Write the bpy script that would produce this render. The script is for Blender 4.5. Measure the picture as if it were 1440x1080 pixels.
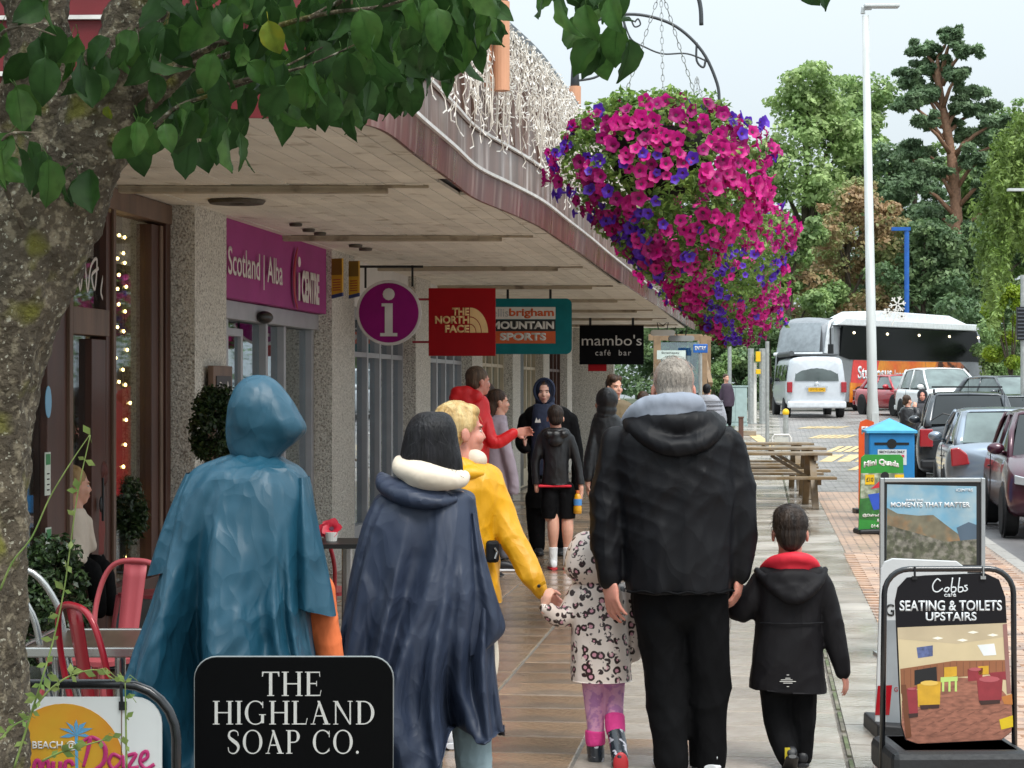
import bpy, bmesh, math, random
import numpy as np
from mathutils import Vector, Matrix, Euler, noise as mnoise
R = random.Random(7)
rad = math.radians
for o in list(bpy.data.objects): bpy.data.objects.remove(o)
S = bpy.context.scene
C = S.collection
# ------------------------------------------------------------ camera, sky, sun, exposure
F = 3000.0; CX = 720.0; CY = 545.0; EYE = 1.65
cd = bpy.data.cameras.new('camera'); cam = bpy.data.objects.new('camera', cd); C.objects.link(cam)
cam.location = (0, 0, EYE); cam.rotation_euler = (rad(90), 0, 0)
cd.sensor_width = 36; cd.lens = 75; cd.shift_y = 5.0/1440; cd.clip_start = .1; cd.clip_end = 3000
S.camera = cam
S.render.resolution_x = 1024; S.render.resolution_y = 768
W_ = bpy.data.worlds.new('World'); S.world = W_; W_.use_nodes = True
nt = W_.node_tree; bg = nt.nodes['Background']
sk = nt.nodes.new('ShaderNodeTexSky'); sk.sky_type = 'NISHITA'; sk.sun_disc = False
SUN_EL, SUN_AZ = 58, 150      # elevation, compass rotation
sk.sun_elevation = rad(SUN_EL); sk.sun_rotation = rad(SUN_AZ); sk.dust_density = 4; sk.air_density = 1.0; sk.ozone_density = 1
hs = nt.nodes.new('ShaderNodeHueSaturation'); hs.inputs['Saturation'].default_value = .22
nt.links.new(sk.outputs[0], hs.inputs['Color'])
mx = nt.nodes.new('ShaderNodeMix'); mx.data_type = 'RGBA'; mx.inputs[0].default_value = .80   # cloud deck over the clear sky
tcw = nt.nodes.new('ShaderNodeTexCoord'); sxw = nt.nodes.new('ShaderNodeSeparateXYZ'); nt.links.new(tcw.outputs['Generated'], sxw.inputs[0])
mrw = nt.nodes.new('ShaderNodeMapRange'); mrw.inputs[1].default_value = 0; mrw.inputs[2].default_value = 1; mrw.inputs[3].default_value = 1; mrw.inputs[4].default_value = 3.3; nt.links.new(sxw.outputs['Z'], mrw.inputs[0])   # overcast sky brightens evenly towards the zenith
vmw = nt.nodes.new('ShaderNodeVectorMath'); vmw.operation = 'SCALE'; vmw.inputs[0].default_value = (3.0, 3.4, 3.62); nt.links.new(mrw.outputs[0], vmw.inputs['Scale']); nt.links.new(vmw.outputs[0], mx.inputs[7])
nt.links.new(hs.outputs[0], mx.inputs[6]); nt.links.new(mx.outputs[2], bg.inputs[0]); bg.inputs[1].default_value = .1
sd = bpy.data.lights.new('sun', 'SUN'); sd.energy = 1.3; sd.angle = rad(24); sd.color = (1, .97, .92)
so = bpy.data.objects.new('sun', sd); C.objects.link(so); so.location = (20, -20, 60)
so.rotation_euler = Vector((math.sin(rad(SUN_AZ))*math.cos(rad(SUN_EL)), math.cos(rad(SUN_AZ))*math.cos(rad(SUN_EL)), math.sin(rad(SUN_EL)))).to_track_quat('Z', 'Y').to_euler()
S.view_settings.view_transform = 'Standard'; S.view_settings.look = 'None'; S.view_settings.gamma = 1
S.view_settings.exposure = 1.12
S.view_settings.use_curve_mapping = False
# ------------------------------------------------------------ coordinates
def W(px, py, d): return Vector(((px-CX)*d/F, d, EYE-(py-CY)*d/F))
def X(px, d): return (px-CX)*d/F
def Z(py, d): return EYE-(py-CY)*d/F
AX = math.atan(.117); UX = Vector((math.sin(AX), math.cos(AX), 0)); VX = Vector((math.cos(AX), -math.sin(AX), 0))
O0 = Vector((-3.80, 0, 0))
def L(u, v, z=0): return O0 + UX*u + VX*v + Vector((0, 0, z))      # promenade frame: u along, v out from the shop fronts
def on_front(px, v=0):                                              # u of the point of plane v seen at column px
    t = (px-CX)/F
    # X = t*Y
    a = O0 + VX*v
    return (t*a.y - a.x)/(UX.x - t*UX.y)
def ss(a, b, x):
    t = max(0, min(1, (x-a)/(b-a))); return t*t*(3-2*t)
def gh(Y): return .75*ss(44, 74, Y)
# ------------------------------------------------------------ materials
MATS = {}
def rgb(c):
    if isinstance(c, str):
        c = [int(c[i:i+2], 16)/255 for i in (0, 2, 4)]
        return tuple(x/12.92 if x <= .04045 else ((x+.055)/1.055)**2.4 for x in c)
    return tuple(c)
def mat(name, col, rough=.6, metal=0, var=.12, scale=6, bump=0, bscale=40, rvar=0, coat=0, spec=.5, rand=0, streak=None, trans=0, emit=None, col2=None, c2scale=3, c2lo=.45, c2hi=.6, coords='Object', sheen=0, bdist=.01, wrinkle=0, wscale=6, sss=0):
    if name in MATS: return MATS[name]
    m = bpy.data.materials.new(name); m.use_nodes = True; n = m.node_tree.nodes; l = m.node_tree.links
    p = n['Principled BSDF']; c = rgb(col)
    p.inputs['Roughness'].default_value = rough; p.inputs['Metallic'].default_value = metal
    p.inputs['Specular IOR Level'].default_value = spec
    p.inputs['Coat Weight'].default_value = coat; p.inputs['Coat Roughness'].default_value = .08
    p.inputs['Transmission Weight'].default_value = trans
    if sheen: p.inputs['Sheen Weight'].default_value = sheen
    if sss: p.inputs['Subsurface Weight'].default_value = sss; p.inputs['Subsurface Scale'].default_value = .01
    tc = n.new('ShaderNodeTexCoord'); co = tc.outputs[coords]
    if streak:
        mp = n.new('ShaderNodeMapping'); mp.inputs['Scale'].default_value = streak; l.new(co, mp.inputs[0]); co = mp.outputs[0]
    nz = n.new('ShaderNodeTexNoise'); nz.inputs['Scale'].default_value = scale; nz.inputs['Detail'].default_value = 6; l.new(co, nz.inputs['Vector'])
    mr = n.new('ShaderNodeMapRange'); mr.inputs[1].default_value = .3; mr.inputs[2].default_value = .7; mr.inputs[3].default_value = 1-var; mr.inputs[4].default_value = 1+var
    l.new(nz.outputs[0], mr.inputs[0])
    val = mr.outputs[0]
    if rand:
        oi = n.new('ShaderNodeObjectInfo'); m2 = n.new('ShaderNodeMapRange'); m2.inputs[3].default_value = 1-rand; m2.inputs[4].default_value = 1+rand
        l.new(oi.outputs['Random'], m2.inputs[0]); mm = n.new('ShaderNodeMath'); mm.operation = 'MULTIPLY'; l.new(val, mm.inputs[0]); l.new(m2.outputs[0], mm.inputs[1]); val = mm.outputs[0]
    base = n.new('ShaderNodeRGB'); base.outputs[0].default_value = (*c, 1); bc = base.outputs[0]
    if col2 is not None:
        n3 = n.new('ShaderNodeTexNoise'); n3.inputs['Scale'].default_value = c2scale; n3.inputs['Detail'].default_value = 5; l.new(co, n3.inputs['Vector'])
        r3 = n.new('ShaderNodeMapRange'); r3.inputs[1].default_value = c2lo; r3.inputs[2].default_value = c2hi; l.new(n3.outputs[0], r3.inputs[0])
        mi = n.new('ShaderNodeMix'); mi.data_type = 'RGBA'; l.new(r3.outputs[0], mi.inputs[0]); l.new(bc, mi.inputs[6]); mi.inputs[7].default_value = (*rgb(col2), 1); bc = mi.outputs[2]
    vm = n.new('ShaderNodeVectorMath'); vm.operation = 'SCALE'; l.new(bc, vm.inputs[0]); l.new(val, vm.inputs['Scale']); l.new(vm.outputs[0], p.inputs['Base Color'])
    if rvar:
        r2 = n.new('ShaderNodeMapRange'); r2.inputs[1].default_value = .35; r2.inputs[2].default_value = .65; r2.inputs[3].default_value = max(.03, rough-rvar); r2.inputs[4].default_value = rough+rvar
        nn = n.new('ShaderNodeTexNoise'); nn.inputs['Scale'].default_value = scale*.4; l.new(co, nn.inputs['Vector']); l.new(nn.outputs[0], r2.inputs[0]); l.new(r2.outputs[0], p.inputs['Roughness'])
    nrm = None
    if bump:
        nb = n.new('ShaderNodeTexNoise'); nb.inputs['Scale'].default_value = bscale; nb.inputs['Detail'].default_value = 5; l.new(co, nb.inputs['Vector'])
        b = n.new('ShaderNodeBump'); b.inputs['Strength'].default_value = bump; b.inputs['Distance'].default_value = bdist; l.new(nb.outputs[0], b.inputs['Height']); nrm = b.outputs[0]
    if wrinkle:      # crumpled cloth: flat facets meeting in sharp creases, two sizes
        mpw = n.new('ShaderNodeMapping'); mpw.inputs['Scale'].default_value = (1, 1, .55); l.new(co, mpw.inputs[0])
        dn_ = n.new('ShaderNodeTexNoise'); dn_.inputs['Scale'].default_value = wscale*.5; l.new(mpw.outputs[0], dn_.inputs['Vector'])
        dm = n.new('ShaderNodeMix'); dm.data_type = 'VECTOR'; dm.inputs[0].default_value = .22; l.new(mpw.outputs[0], dm.inputs[4]); l.new(dn_.outputs['Color'], dm.inputs[5])
        hh = []
        for sc_, am in ((wscale*.8, 1.0), (wscale*2.1, .32)):
            vo = n.new('ShaderNodeTexVoronoi'); vo.inputs['Scale'].default_value = sc_; l.new(dm.outputs[1], vo.inputs['Vector'])
            mu = n.new('ShaderNodeMath'); mu.operation = 'MULTIPLY'; l.new(vo.outputs['Distance'], mu.inputs[0]); mu.inputs[1].default_value = am; hh.append(mu.outputs[0])
        ad_ = n.new('ShaderNodeMath'); ad_.operation = 'ADD'; l.new(hh[0], ad_.inputs[0]); l.new(hh[1], ad_.inputs[1])
        b2 = n.new('ShaderNodeBump'); b2.inputs['Strength'].default_value = wrinkle; b2.inputs['Distance'].default_value = .034; l.new(ad_.outputs[0], b2.inputs['Height'])
        if nrm: l.new(nrm, b2.inputs['Normal'])
        nrm = b2.outputs[0]
    if nrm: l.new(nrm, p.inputs['Normal'])
    if emit:
        p.inputs['Emission Color'].default_value = (*rgb(emit[0]), 1); p.inputs['Emission Strength'].default_value = emit[1]
    MATS[name] = m
    return m
def glassmat(name, tint=(.8, .85, .85), mixf=.25, rough=.02):
    if name in MATS: return MATS[name]
    m = bpy.data.materials.new(name); m.use_nodes = True; n = m.node_tree.nodes; l = m.node_tree.links
    n.remove(n['Principled BSDF']); out = n['Material Output']
    t = n.new('ShaderNodeBsdfTransparent'); t.inputs[0].default_value = (*tint, 1)
    g = n.new('ShaderNodeBsdfGlossy'); g.inputs['Roughness'].default_value = rough; g.inputs[0].default_value = (.9, .95, 1, 1)
    fr = n.new('ShaderNodeLayerWeight'); fr.inputs[0].default_value = .5
    pw = n.new('ShaderNodeMath'); pw.operation = 'POWER'; pw.inputs[1].default_value = 5; l.new(fr.outputs['Facing'], pw.inputs[0])   # Schlick, the same from both sides of the pane
    ad = n.new('ShaderNodeMath'); ad.operation = 'ADD'; ad.inputs[1].default_value = mixf+.04; ad.use_clamp = True; l.new(pw.outputs[0], ad.inputs[0])
    mi = n.new('ShaderNodeMixShader'); l.new(ad.outputs[0], mi.inputs[0]); l.new(t.outputs[0], mi.inputs[1]); l.new(g.outputs[0], mi.inputs[2]); l.new(mi.outputs[0], out.inputs[0])
    MATS[name] = m; return m
# ------------------------------------------------------------ mesh collector
class MB:
    def __init__(s): s.v = []; s.f = []; s.mi = []; s.cm = 0
    def add(s, vs, fs):
        b = len(s.v); s.v += [tuple(v) for v in vs]; s.f += [tuple(b+i for i in f) for f in fs]; s.mi += [s.cm]*len(fs); return s
    def box(s, c, d, rz=0, M=None):
        x, y, z = d[0]/2, d[1]/2, d[2]/2
        vs = [Vector((i*x, j*y, k*z)) for k in (-1, 1) for j in (-1, 1) for i in (-1, 1)]
        if M is None: M = Matrix.Rotation(rz, 3, 'Z')
        vs = [M @ v + Vector(c) for v in vs]
        return s.add(vs, [(0, 2, 3, 1), (4, 5, 7, 6), (0, 1, 5, 4), (2, 6, 7, 3), (0, 4, 6, 2), (1, 3, 7, 5)])
    def beam(s, a, b, w, h, up=(0, 0, 1)):
        a = Vector(a); b = Vector(b); z = (b-a); ln = z.length; z.normalize(); up = Vector(up)
        x = z.cross(up)
        if x.length < 1e-4: x = z.cross(Vector((1, 0, 0)))
        x.normalize(); y = x.cross(z)
        vs = [p + x*i*w/2 + y*j*h/2 for p in (a, b) for j in (-1, 1) for i in (-1, 1)]
        return s.add(vs, [(0, 1, 3, 2), (4, 6, 7, 5), (0, 4, 5, 1), (2, 3, 7, 6), (0, 2, 6, 4), (1, 5, 7, 3)])
    def tube(s, pts, r, n=8, caps=True, squash=None, closed=False):
        pts = [Vector(p) for p in pts]; m = len(pts)
        rs = r if isinstance(r, (list, tuple)) else [r]*m
        vs = []; prev = None
        for i, p in enumerate(pts):
            if closed: t = pts[(i+1) % m]-pts[i-1]
            else: t = pts[min(i+1, m-1)]-pts[max(i-1, 0)]
            if t.length < 1e-7: t = Vector((0, 0, 1))
            t.normalize()
            if prev is None:
                x = t.cross(Vector((0, 0, 1)))
                if x.length < .1: x = t.cross(Vector((0, 1, 0)))
            else:
                x = prev - t*prev.dot(t)
                if x.length < 1e-4: x = t.orthogonal()
            x.normalize(); prev = x; y = t.cross(x)
            for k in range(n):
                a = 2*math.pi*k/n; o = (x*math.cos(a)+y*math.sin(a))*rs[i]
                if squash: o = Vector((o.x*squash[0], o.y*squash[1], o.z*squash[2]))
                vs.append(p+o)
        fs = []
        for i in range(m if closed else m-1):
            j = (i+1) % m
            for k in range(n): fs.append((i*n+k, i*n+(k+1) % n, j*n+(k+1) % n, j*n+k))
        if caps and not closed:
            fs.append(tuple(reversed(range(n)))); fs.append(tuple((m-1)*n+k for k in range(n)))
        return s.add(vs, fs)
    def loft(s, rings, closed=True, caps=True):
        n = len(rings[0]); vs = [v for r in rings for v in r]; fs = []
        for i in range(len(rings)-1):
            for k in range(n if closed else n-1): fs.append((i*n+k, i*n+(k+1) % n, (i+1)*n+(k+1) % n, (i+1)*n+k))
        if caps and closed: fs.append(tuple(reversed(range(n)))); fs.append(tuple((len(rings)-1)*n+k for k in range(n)))
        return s.add(vs, fs)
    def ell(s, c, r, n=14, m=9, M=None):
        c = Vector(c); vs = [c+(M @ Vector((0, 0, -r[2])) if M else Vector((0, 0, -r[2])))]
        for i in range(1, m):
            a = math.pi*i/m
            for k in range(n):
                b = 2*math.pi*k/n; p = Vector((r[0]*math.sin(a)*math.cos(b), r[1]*math.sin(a)*math.sin(b), -r[2]*math.cos(a)))
                vs.append(c+(M @ p if M else p))
        vs.append(c+(M @ Vector((0, 0, r[2])) if M else Vector((0, 0, r[2]))))
        fs = [(0, 1+(k+1) % n, 1+k) for k in range(n)]
        for i in range(m-2):
            for k in range(n): fs.append((1+i*n+k, 1+i*n+(k+1) % n, 1+(i+1)*n+(k+1) % n, 1+(i+1)*n+k))
        t = len(vs)-1; b = 1+(m-2)*n
        fs += [(b+k, b+(k+1) % n, t) for k in range(n)]
        return s.add(vs, fs)
    def prism(s, poly, y0, y1, place=None):          # poly in (x,z); extruded along y
        n = len(poly); place = place or (lambda x, y, z: (x, y, z))
        area = sum(poly[i][0]*poly[(i+1) % n][1]-poly[(i+1) % n][0]*poly[i][1] for i in range(n))
        if area < 0: poly = poly[::-1]
        vs = [place(x, y0, z) for x, z in poly]+[place(x, y1, z) for x, z in poly]
        fs = [tuple(range(n)), tuple(reversed(range(n, 2*n)))]+[(i, i+n, (i+1) % n+n, (i+1) % n) for i in range(n)]
        return s.add(vs, fs)
    def lathe(s, prof, c=(0, 0, 0), n=16, M=None):    # prof (r,z)
        vs = []
        for r_, z_ in prof:
            for k in range(n):
                a = 2*math.pi*k/n; p = Vector((r_*math.cos(a), r_*math.sin(a), z_)); vs.append((M @ p if M else p)+Vector(c))
        m = len(prof); fs = [(i*n+k, i*n+(k+1) % n, (i+1)*n+(k+1) % n, (i+1)*n+k) for i in range(m-1) for k in range(n)]
        fs.append(tuple(reversed(range(n)))); fs.append(tuple((m-1)*n+k for k in range(n)))
        return s.add(vs, fs)
    def patch(s, a, b, c, d, nu=6, nv=4, bulge=0, nrm=None):
        a, b, c, d = map(Vector, (a, b, c, d))
        if nrm is None: nrm = (b-a).cross(d-a).normalized()
        vs = []
        for j in range(nv+1):
            for i in range(nu+1):
                u, v = i/nu, j/nv
                p = (a*(1-u)+b*u)*(1-v)+(d*(1-u)+c*u)*v
                vs.append(p+Vector(nrm)*bulge*(1-(2*u-1)**2)*(1-(2*v-1)**2*.6))
        fs = [(j*(nu+1)+i, j*(nu+1)+i+1, (j+1)*(nu+1)+i+1, (j+1)*(nu+1)+i) for j in range(nv) for i in range(nu)]
        return s.add(vs, fs)
    def mesh(s, name, mats, smooth=False, T=None):
        me = bpy.data.meshes.new(name)
        vs = s.v if T is None else [T @ Vector(v) for v in s.v]
        me.from_pydata([tuple(v) for v in vs], [], s.f)
        for m in (mats if isinstance(mats, (list, tuple)) else [mats]): me.materials.append(m)
        if isinstance(mats, (list, tuple)) and len(mats) > 1: me.polygons.foreach_set('material_index', s.mi)
        if smooth: me.polygons.foreach_set('use_smooth', [True]*len(me.polygons))
        me.update(); return me
    def build(s, name, mats, parent=None, world=False, smooth=False, bevel=0, kind=None, label=None, sub=0, auto=False):
        T = WM[parent.name].inverted() if (world and parent is not None) else None
        me = s.mesh(name, mats, smooth, T)
        o = bpy.data.objects.new(name, me); C.objects.link(o)
        if parent is not None: o.parent = parent; WM[o.name] = WM[parent.name]
        else: WM[o.name] = Matrix.Identity(4)
        if bevel:
            b = o.modifiers.new('bevel', 'BEVEL'); b.width = bevel; b.segments = 2; b.limit_method = 'ANGLE'
        if sub:
            b = o.modifiers.new('sub', 'SUBSURF'); b.levels = sub; b.render_levels = sub
        if auto: me.shade_smooth() if hasattr(me, 'shade_smooth') else None
        if kind: o['kind'] = kind
        if label: o['label'] = label
        return o
WM = {}
def thing(name, label, cat, loc=(0, 0, 0), rz=0, group=None):
    o = bpy.data.objects.new(name, None); C.objects.link(o); o.location = loc; o.rotation_euler = (0, 0, rz)
    o.empty_display_size = .1; o['label'] = label; o['category'] = cat
    if group: o['group'] = group
    WM[o.name] = Matrix.Translation(Vector(loc)) @ Matrix.Rotation(rz, 4, 'Z')
    return o
def tag(o, label, cat, group=None):
    o['label'] = label; o['category'] = cat
    if group: o['group'] = group
    return o
def inst(name, me, parent, loc, rot=(0, 0, 0), scale=1):
    o = bpy.data.objects.new(name, me); C.objects.link(o); o.parent = parent; o.location = loc
    o.rotation_euler = rot; o.scale = (scale,)*3 if isinstance(scale, (int, float)) else scale
    WM[o.name] = WM[parent.name] if parent is not None else Matrix.Identity(4)
    return o
def copy_thing(root, loc, rz, label, group=None):
    def rec(o, par):
        c = o.copy(); C.objects.link(c)
        if par is not None: c.parent = par
        for ch in [x for x in o.children]: rec(ch, c)
        return c
    r = rec(root, None); r.location = loc; r.rotation_euler = (0, 0, rz); r['label'] = label
    if group: r['group'] = group
    WM[r.name] = Matrix.Translation(Vector(loc)) @ Matrix.Rotation(rz, 4, 'Z')
    return r
# ------------------------------------------------------------ lettering
def text_mesh(body, bold=0, spacing=1.0, ext=.0012):
    cu = bpy.data.curves.new('lettering', 'FONT'); cu.body = body; cu.size = 1; cu.offset = bold; cu.extrude = 0; cu.space_character = spacing; cu.resolution_u = 4
    o = bpy.data.objects.new('lettering', cu); C.objects.link(o)
    dg = bpy.context.evaluated_depsgraph_get(); dg.update()
    me = bpy.data.meshes.new_from_object(o.evaluated_get(dg)); bpy.data.objects.remove(o); bpy.data.curves.remove(cu)
    return me
def text(parent, body, x0, z0, w, h, m, y=-.004, bold=0, spacing=1.0, name='lettering', shear=0, world=None, depth=.0015, arch=0):
    """flat lettering fitted into the rectangle x0..x0+w, z0..z0+h of the parent's x-z plane, viewer at -y"""
    me = text_mesh(body, bold, spacing)
    n = len(me.vertices); co = np.empty(n*3); me.vertices.foreach_get('co', co); co = co.reshape(-1, 3)
    mn = co.min(0); mxx = co.max(0); sp = np.maximum(mxx-mn, 1e-6)
    px = (co[:, 0]-mn[0])/sp[0]; pz = (co[:, 1]-mn[1])/sp[1]
    out = np.empty_like(co); out[:, 0] = x0+px*w+shear*pz*h; out[:, 2] = z0+pz*h+arch*(1-(2*px-1)**2); out[:, 1] = y
    me.vertices.foreach_set('co', out.ravel())
    me.materials.clear(); me.materials.append(m); me.update()
    bm = bmesh.new(); bm.from_mesh(me)
    r = bmesh.ops.extrude_face_region(bm, geom=bm.faces[:]); bmesh.ops.translate(bm, verts=[v for v in r['geom'] if isinstance(v, bmesh.types.BMVert)], vec=(0, -depth, 0))
    bm.to_mesh(me); bm.free()
    o = bpy.data.objects.new(name, me); C.objects.link(o); o.parent = parent; WM[o.name] = WM[parent.name]
    return o
def catmull(pts, k=5):
    if len(pts) < 3: return pts
    P = [pts[0]]+list(pts)+[pts[-1]]; out = []
    for i in range(1, len(P)-2):
        for j in range(k):
            t = j/k; q = []
            for a, b, c, d in zip(P[i-1], P[i], P[i+1], P[i+2]):
                q.append(.5*((2*b)+(-a+c)*t+(2*a-5*b+4*c-d)*t*t+(-a+3*b-3*c+d)*t**3))
            out.append(tuple(q))
    out.append(tuple(pts[-1])); return out
def strokes(parent, lines, r, m, y=-.004, name='lettering', sx=1, sz=1, x0=0, z0=0, smooth=True, flat=.15):
    mb = MB()
    for ln in lines:
        pts = catmull(ln, 5) if smooth and len(ln) > 2 else ln
        mb.tube([(x0+p[0]*sx, y, z0+p[1]*sz) for p in pts], [r if len(p) < 3 else r*p[2] for p in pts], 6, squash=(1, flat, 1))
    return mb.build(name, m, parent, smooth=True)
SER = {}
def serif_glyph(ch):
    """capital letters with thick and thin stems and slab-less serifs, unit height; returns list of polys and width"""
    T, t, sv = .13, .045, .03
    def rect(a, b, c, d): return [(a, b), (c, b), (c, d), (a, d)]
    def stem(x, w=T, lo=0, hi=1, s0=True, s1=True):
        p = [rect(x-w/2, lo+(sv if s0 else 0), x+w/2, hi-(sv if s1 else 0))]
        if s0: p.append(rect(x-w/2-.075, lo, x+w/2+.075, lo+sv))
        if s1: p.append(rect(x-w/2-.075, hi-sv, x+w/2+.075, hi))
        return p
    def arc(cx, cz, rx, rz, a0, a1, w0, w1, n=18):      # ring segment; stroke width varies with |cos|
        out = []
        for i in range(n):
            q = []
            for k in (i, i+1):
                a = rad(a0+(a1-a0)*k/n); w = w1+(w0-w1)*abs(math.cos(a))**1.3
                q.append(((cx+rx*math.cos(a), cz+rz*math.sin(a)), (cx+(rx-w)*math.cos(a), cz+(rz-min(w, w1+.0))*math.sin(a))))
            out.append([q[0][0], q[1][0], q[1][1], q[0][1]])
        return out
    if ch == 'T': return stem(.35, s1=False)+[rect(.0, 1-t, .70, 1.0), [(.0, .80), (.03, .80), (.07, 1-t), (.0, 1-t)], [(.67, .80), (.70, .80), (.70, 1-t), (.63, 1-t)]], .70
    if ch == 'H': return stem(.14)+stem(.70)+[rect(.20, .48, .64, .48+t)], .84
    if ch == 'I': return stem(.14), .28
    if ch == 'E': return stem(.14)+[rect(.2, 0.0, .62, t), rect(.2, 1-t, .60, 1), rect(.2, .49, .48, .49+t), [(.60, t), (.62, t), (.66, .24), (.64, .24)], [(.575, 1-t), (.60, 1-t), (.61, .79), (.59, .79)], rect(.455, .40, .48, .62)], .68
    if ch == 'L': return stem(.14)+[rect(.2, 0, .60, t), [(.575, t), (.60, t), (.65, .27), (.625, .27)]], .66
    if ch == 'A': return [[(.10, sv), (.14, sv), (.40, .93), (.36, 1)], [(.30, 1), (.40, 1), (.76, sv), (.61, sv)], rect(.20, .34, .60, .34+t), rect(.02, 0, .22, sv), rect(.53, 0, .83, sv)], .84
    if ch == 'N': return stem(.12, t+.01)+stem(.72, t+.01, s0=False)+[[(.05, 1), (.20, 1), (.74, 0), (.69, 0)]], .86
    if ch == 'D': return stem(.14)+arc(.30, .5, .46, .5, -90, 90, T, t)+[rect(.2, 0, .30, t), rect(.2, 1-t, .30, 1)], .80
    if ch == 'O': return arc(.45, .5, .44, .515, 0, 360, T, t, 34), .92
    if ch == 'C': return arc(.45, .5, .44, .515, 42, 318, T, t, 28)+[rect(.735, .70, .765, .97), rect(.735, .10, .755, .24)], .82
    if ch == 'G': return arc(.45, .5, .44, .515, 42, 318, T, t, 28)+[rect(.735, .70, .765, .97), rect(.68, .06, .80, .40), rect(.60, .40, .88, .43)], .92
    if ch == 'P': return stem(.14)+arc(.33, .73, .29, .27, -90, 90, T, t, 12)+[rect(.2, 1-t, .33, 1), rect(.2, .46, .33, .46+t)], .66
    if ch == 'S':
        pts = catmull([(.50, .76, .3), (.46, .93, .35), (.28, .985, .5), (.11, .90, .8), (.10, .70, 1.1), (.28, .545, 1.5), (.46, .40, 1.4), (.51, .22, 1.0), (.38, .035, .6), (.20, .015, .4), (.08, .10, .35), (.05, .27, .3)], 4)
        out = []
        for i in range(len(pts)-1):
            a, b = pts[i], pts[i+1]; dx, dz = b[0]-a[0], b[1]-a[1]; ln = math.hypot(dx, dz) or 1; nx, nz = -dz/ln, dx/ln
            out.append([(a[0]+nx*.05*a[2], a[1]+nz*.05*a[2]), (b[0]+nx*.05*b[2], b[1]+nz*.05*b[2]), (b[0]-nx*.05*b[2], b[1]-nz*.05*b[2]), (a[0]-nx*.05*a[2], a[1]-nz*.05*a[2])])
        return out, .60
    if ch == '.': return [[(.08+.065*math.cos(k*math.pi/4), .06+.065*math.sin(k*math.pi/4)) for k in range(8)]], .18
    return [], .34
def serif(parent, s, xc, z0, h, m, y=-.004, width=None, name='lettering'):
    tot = 0; gl = []
    for ch in s:
        p, w = serif_glyph(ch); gl.append((p, tot)); tot += w+.10
    sx = (width/(tot-.10)) if width else h
    mb = MB(); k = 0
    for p, ox in gl:
        for q in p:
            k += 1
            mb.prism([(xc-(tot-.1)*sx/2+(ox+a)*sx, z0+b*h) for a, b in q], y-.0012-.00002*(k % 9), y+.001)
    return mb.build(name, m, parent)
# ============================================================ GROUND
def stuffm(name, c1, c2, c3, sc, mort, bw, bh, rough, bumpd=.004, offs=.5, rot=0):
    """wet block paving seen far off: procedural brick pattern in promenade coordinates"""
    m = bpy.data.materials.new(name); m.use_nodes = True; n = m.node_tree.nodes; l = m.node_tree.links; p = n['Principled BSDF']
    g = n.new('ShaderNodeNewGeometry'); mp = n.new('ShaderNodeMapping'); mp.vector_type = 'POINT'; mp.inputs['Rotation'].default_value = (0, 0, AX+rot)
    l.new(g.outputs['Position'], mp.inputs[0])
    b = n.new('ShaderNodeTexBrick'); b.inputs['Scale'].default_value = sc; b.inputs['Mortar Size'].default_value = mort; b.inputs['Brick Width'].default_value = bw; b.inputs['Row Height'].default_value = bh; b.offset = offs
    b.inputs['Color1'].default_value = (*rgb(c1), 1); b.inputs['Color2'].default_value = (*rgb(c2), 1); b.inputs['Mortar'].default_value = (*rgb(c3), 1); b.inputs['Mortar Smooth'].default_value = .3
    l.new(mp.outputs[0], b.inputs['Vector'])
    nz = n.new('ShaderNodeTexNoise'); nz.inputs['Scale'].default_value = .9; nz.inputs['Detail'].default_value = 8; l.new(g.outputs['Position'], nz.inputs['Vector'])
    mr = n.new('ShaderNodeMapRange'); mr.inputs[1].default_value = .3; mr.inputs[2].default_value = .7; mr.inputs[3].default_value = .8; mr.inputs[4].default_value = 1.2; l.new(nz.outputs[0], mr.inputs[0])
    vm = n.new('ShaderNodeVectorMath'); vm.operation = 'SCALE'; l.new(b.outputs[0], vm.inputs[0]); l.new(mr.outputs[0], vm.inputs['Scale']); l.new(vm.outputs[0], p.inputs['Base Color'])
    r2 = n.new('ShaderNodeMapRange'); r2.inputs[1].default_value = .4; r2.inputs[2].default_value = .6; r2.inputs[3].default_value = rough-.15; r2.inputs[4].default_value = rough+.12; l.new(nz.outputs[0], r2.inputs[0]); l.new(r2.outputs[0], p.inputs['Roughness'])
    bu = n.new('ShaderNodeBump'); bu.inputs['Strength'].default_value = .6; bu.inputs['Distance'].default_value = bumpd; bu.invert = True; l.new(b.outputs['Fac'], bu.inputs['Height']); l.new(bu.outputs[0], p.inputs['Normal'])
    return m
M_brick = stuffm('brick_paving', 'b89a82', 'a08572', '5e5048', 1, .010, .20, .105, .5)
M_sett = stuffm('sett_paving', '8f8a86', '7c7773', '55504d', 1, .012, .24, .16, .42)
M_farslab = stuffm('slab_far', 'a19b93', '8c8379', '4e4843', 1, .012, .60, .45, .28)
M_mort = mat('joint_grit', '6a645c', .8, var=.3, scale=20)
M_moss = mat('joint_moss', '5d6648', .9, var=.4, scale=15, col2='7a7468', c2scale=2)
M_slab = mat('wet_slab', 'aca398', .20, var=.22, scale=2.2, bump=.25, bscale=30, rvar=.16, rand=.16, col2='8a7f72', c2scale=1.6, coords='Object')
M_slabb = mat('wet_slab_brown', '987e66', .14, var=.25, scale=2.0, bump=.2, bscale=30, rvar=.14, rand=.20, col2='6d5f52', c2scale=1.8)
M_asph = mat('asphalt', '6f6c6c', .38, var=.25, scale=1.2, bump=.4, bscale=60, rvar=.15, coords='Object')
M_kerb = mat('kerb_granite', '9a958e', .5, var=.2, scale=12, bump=.2, rand=.1)
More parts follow.
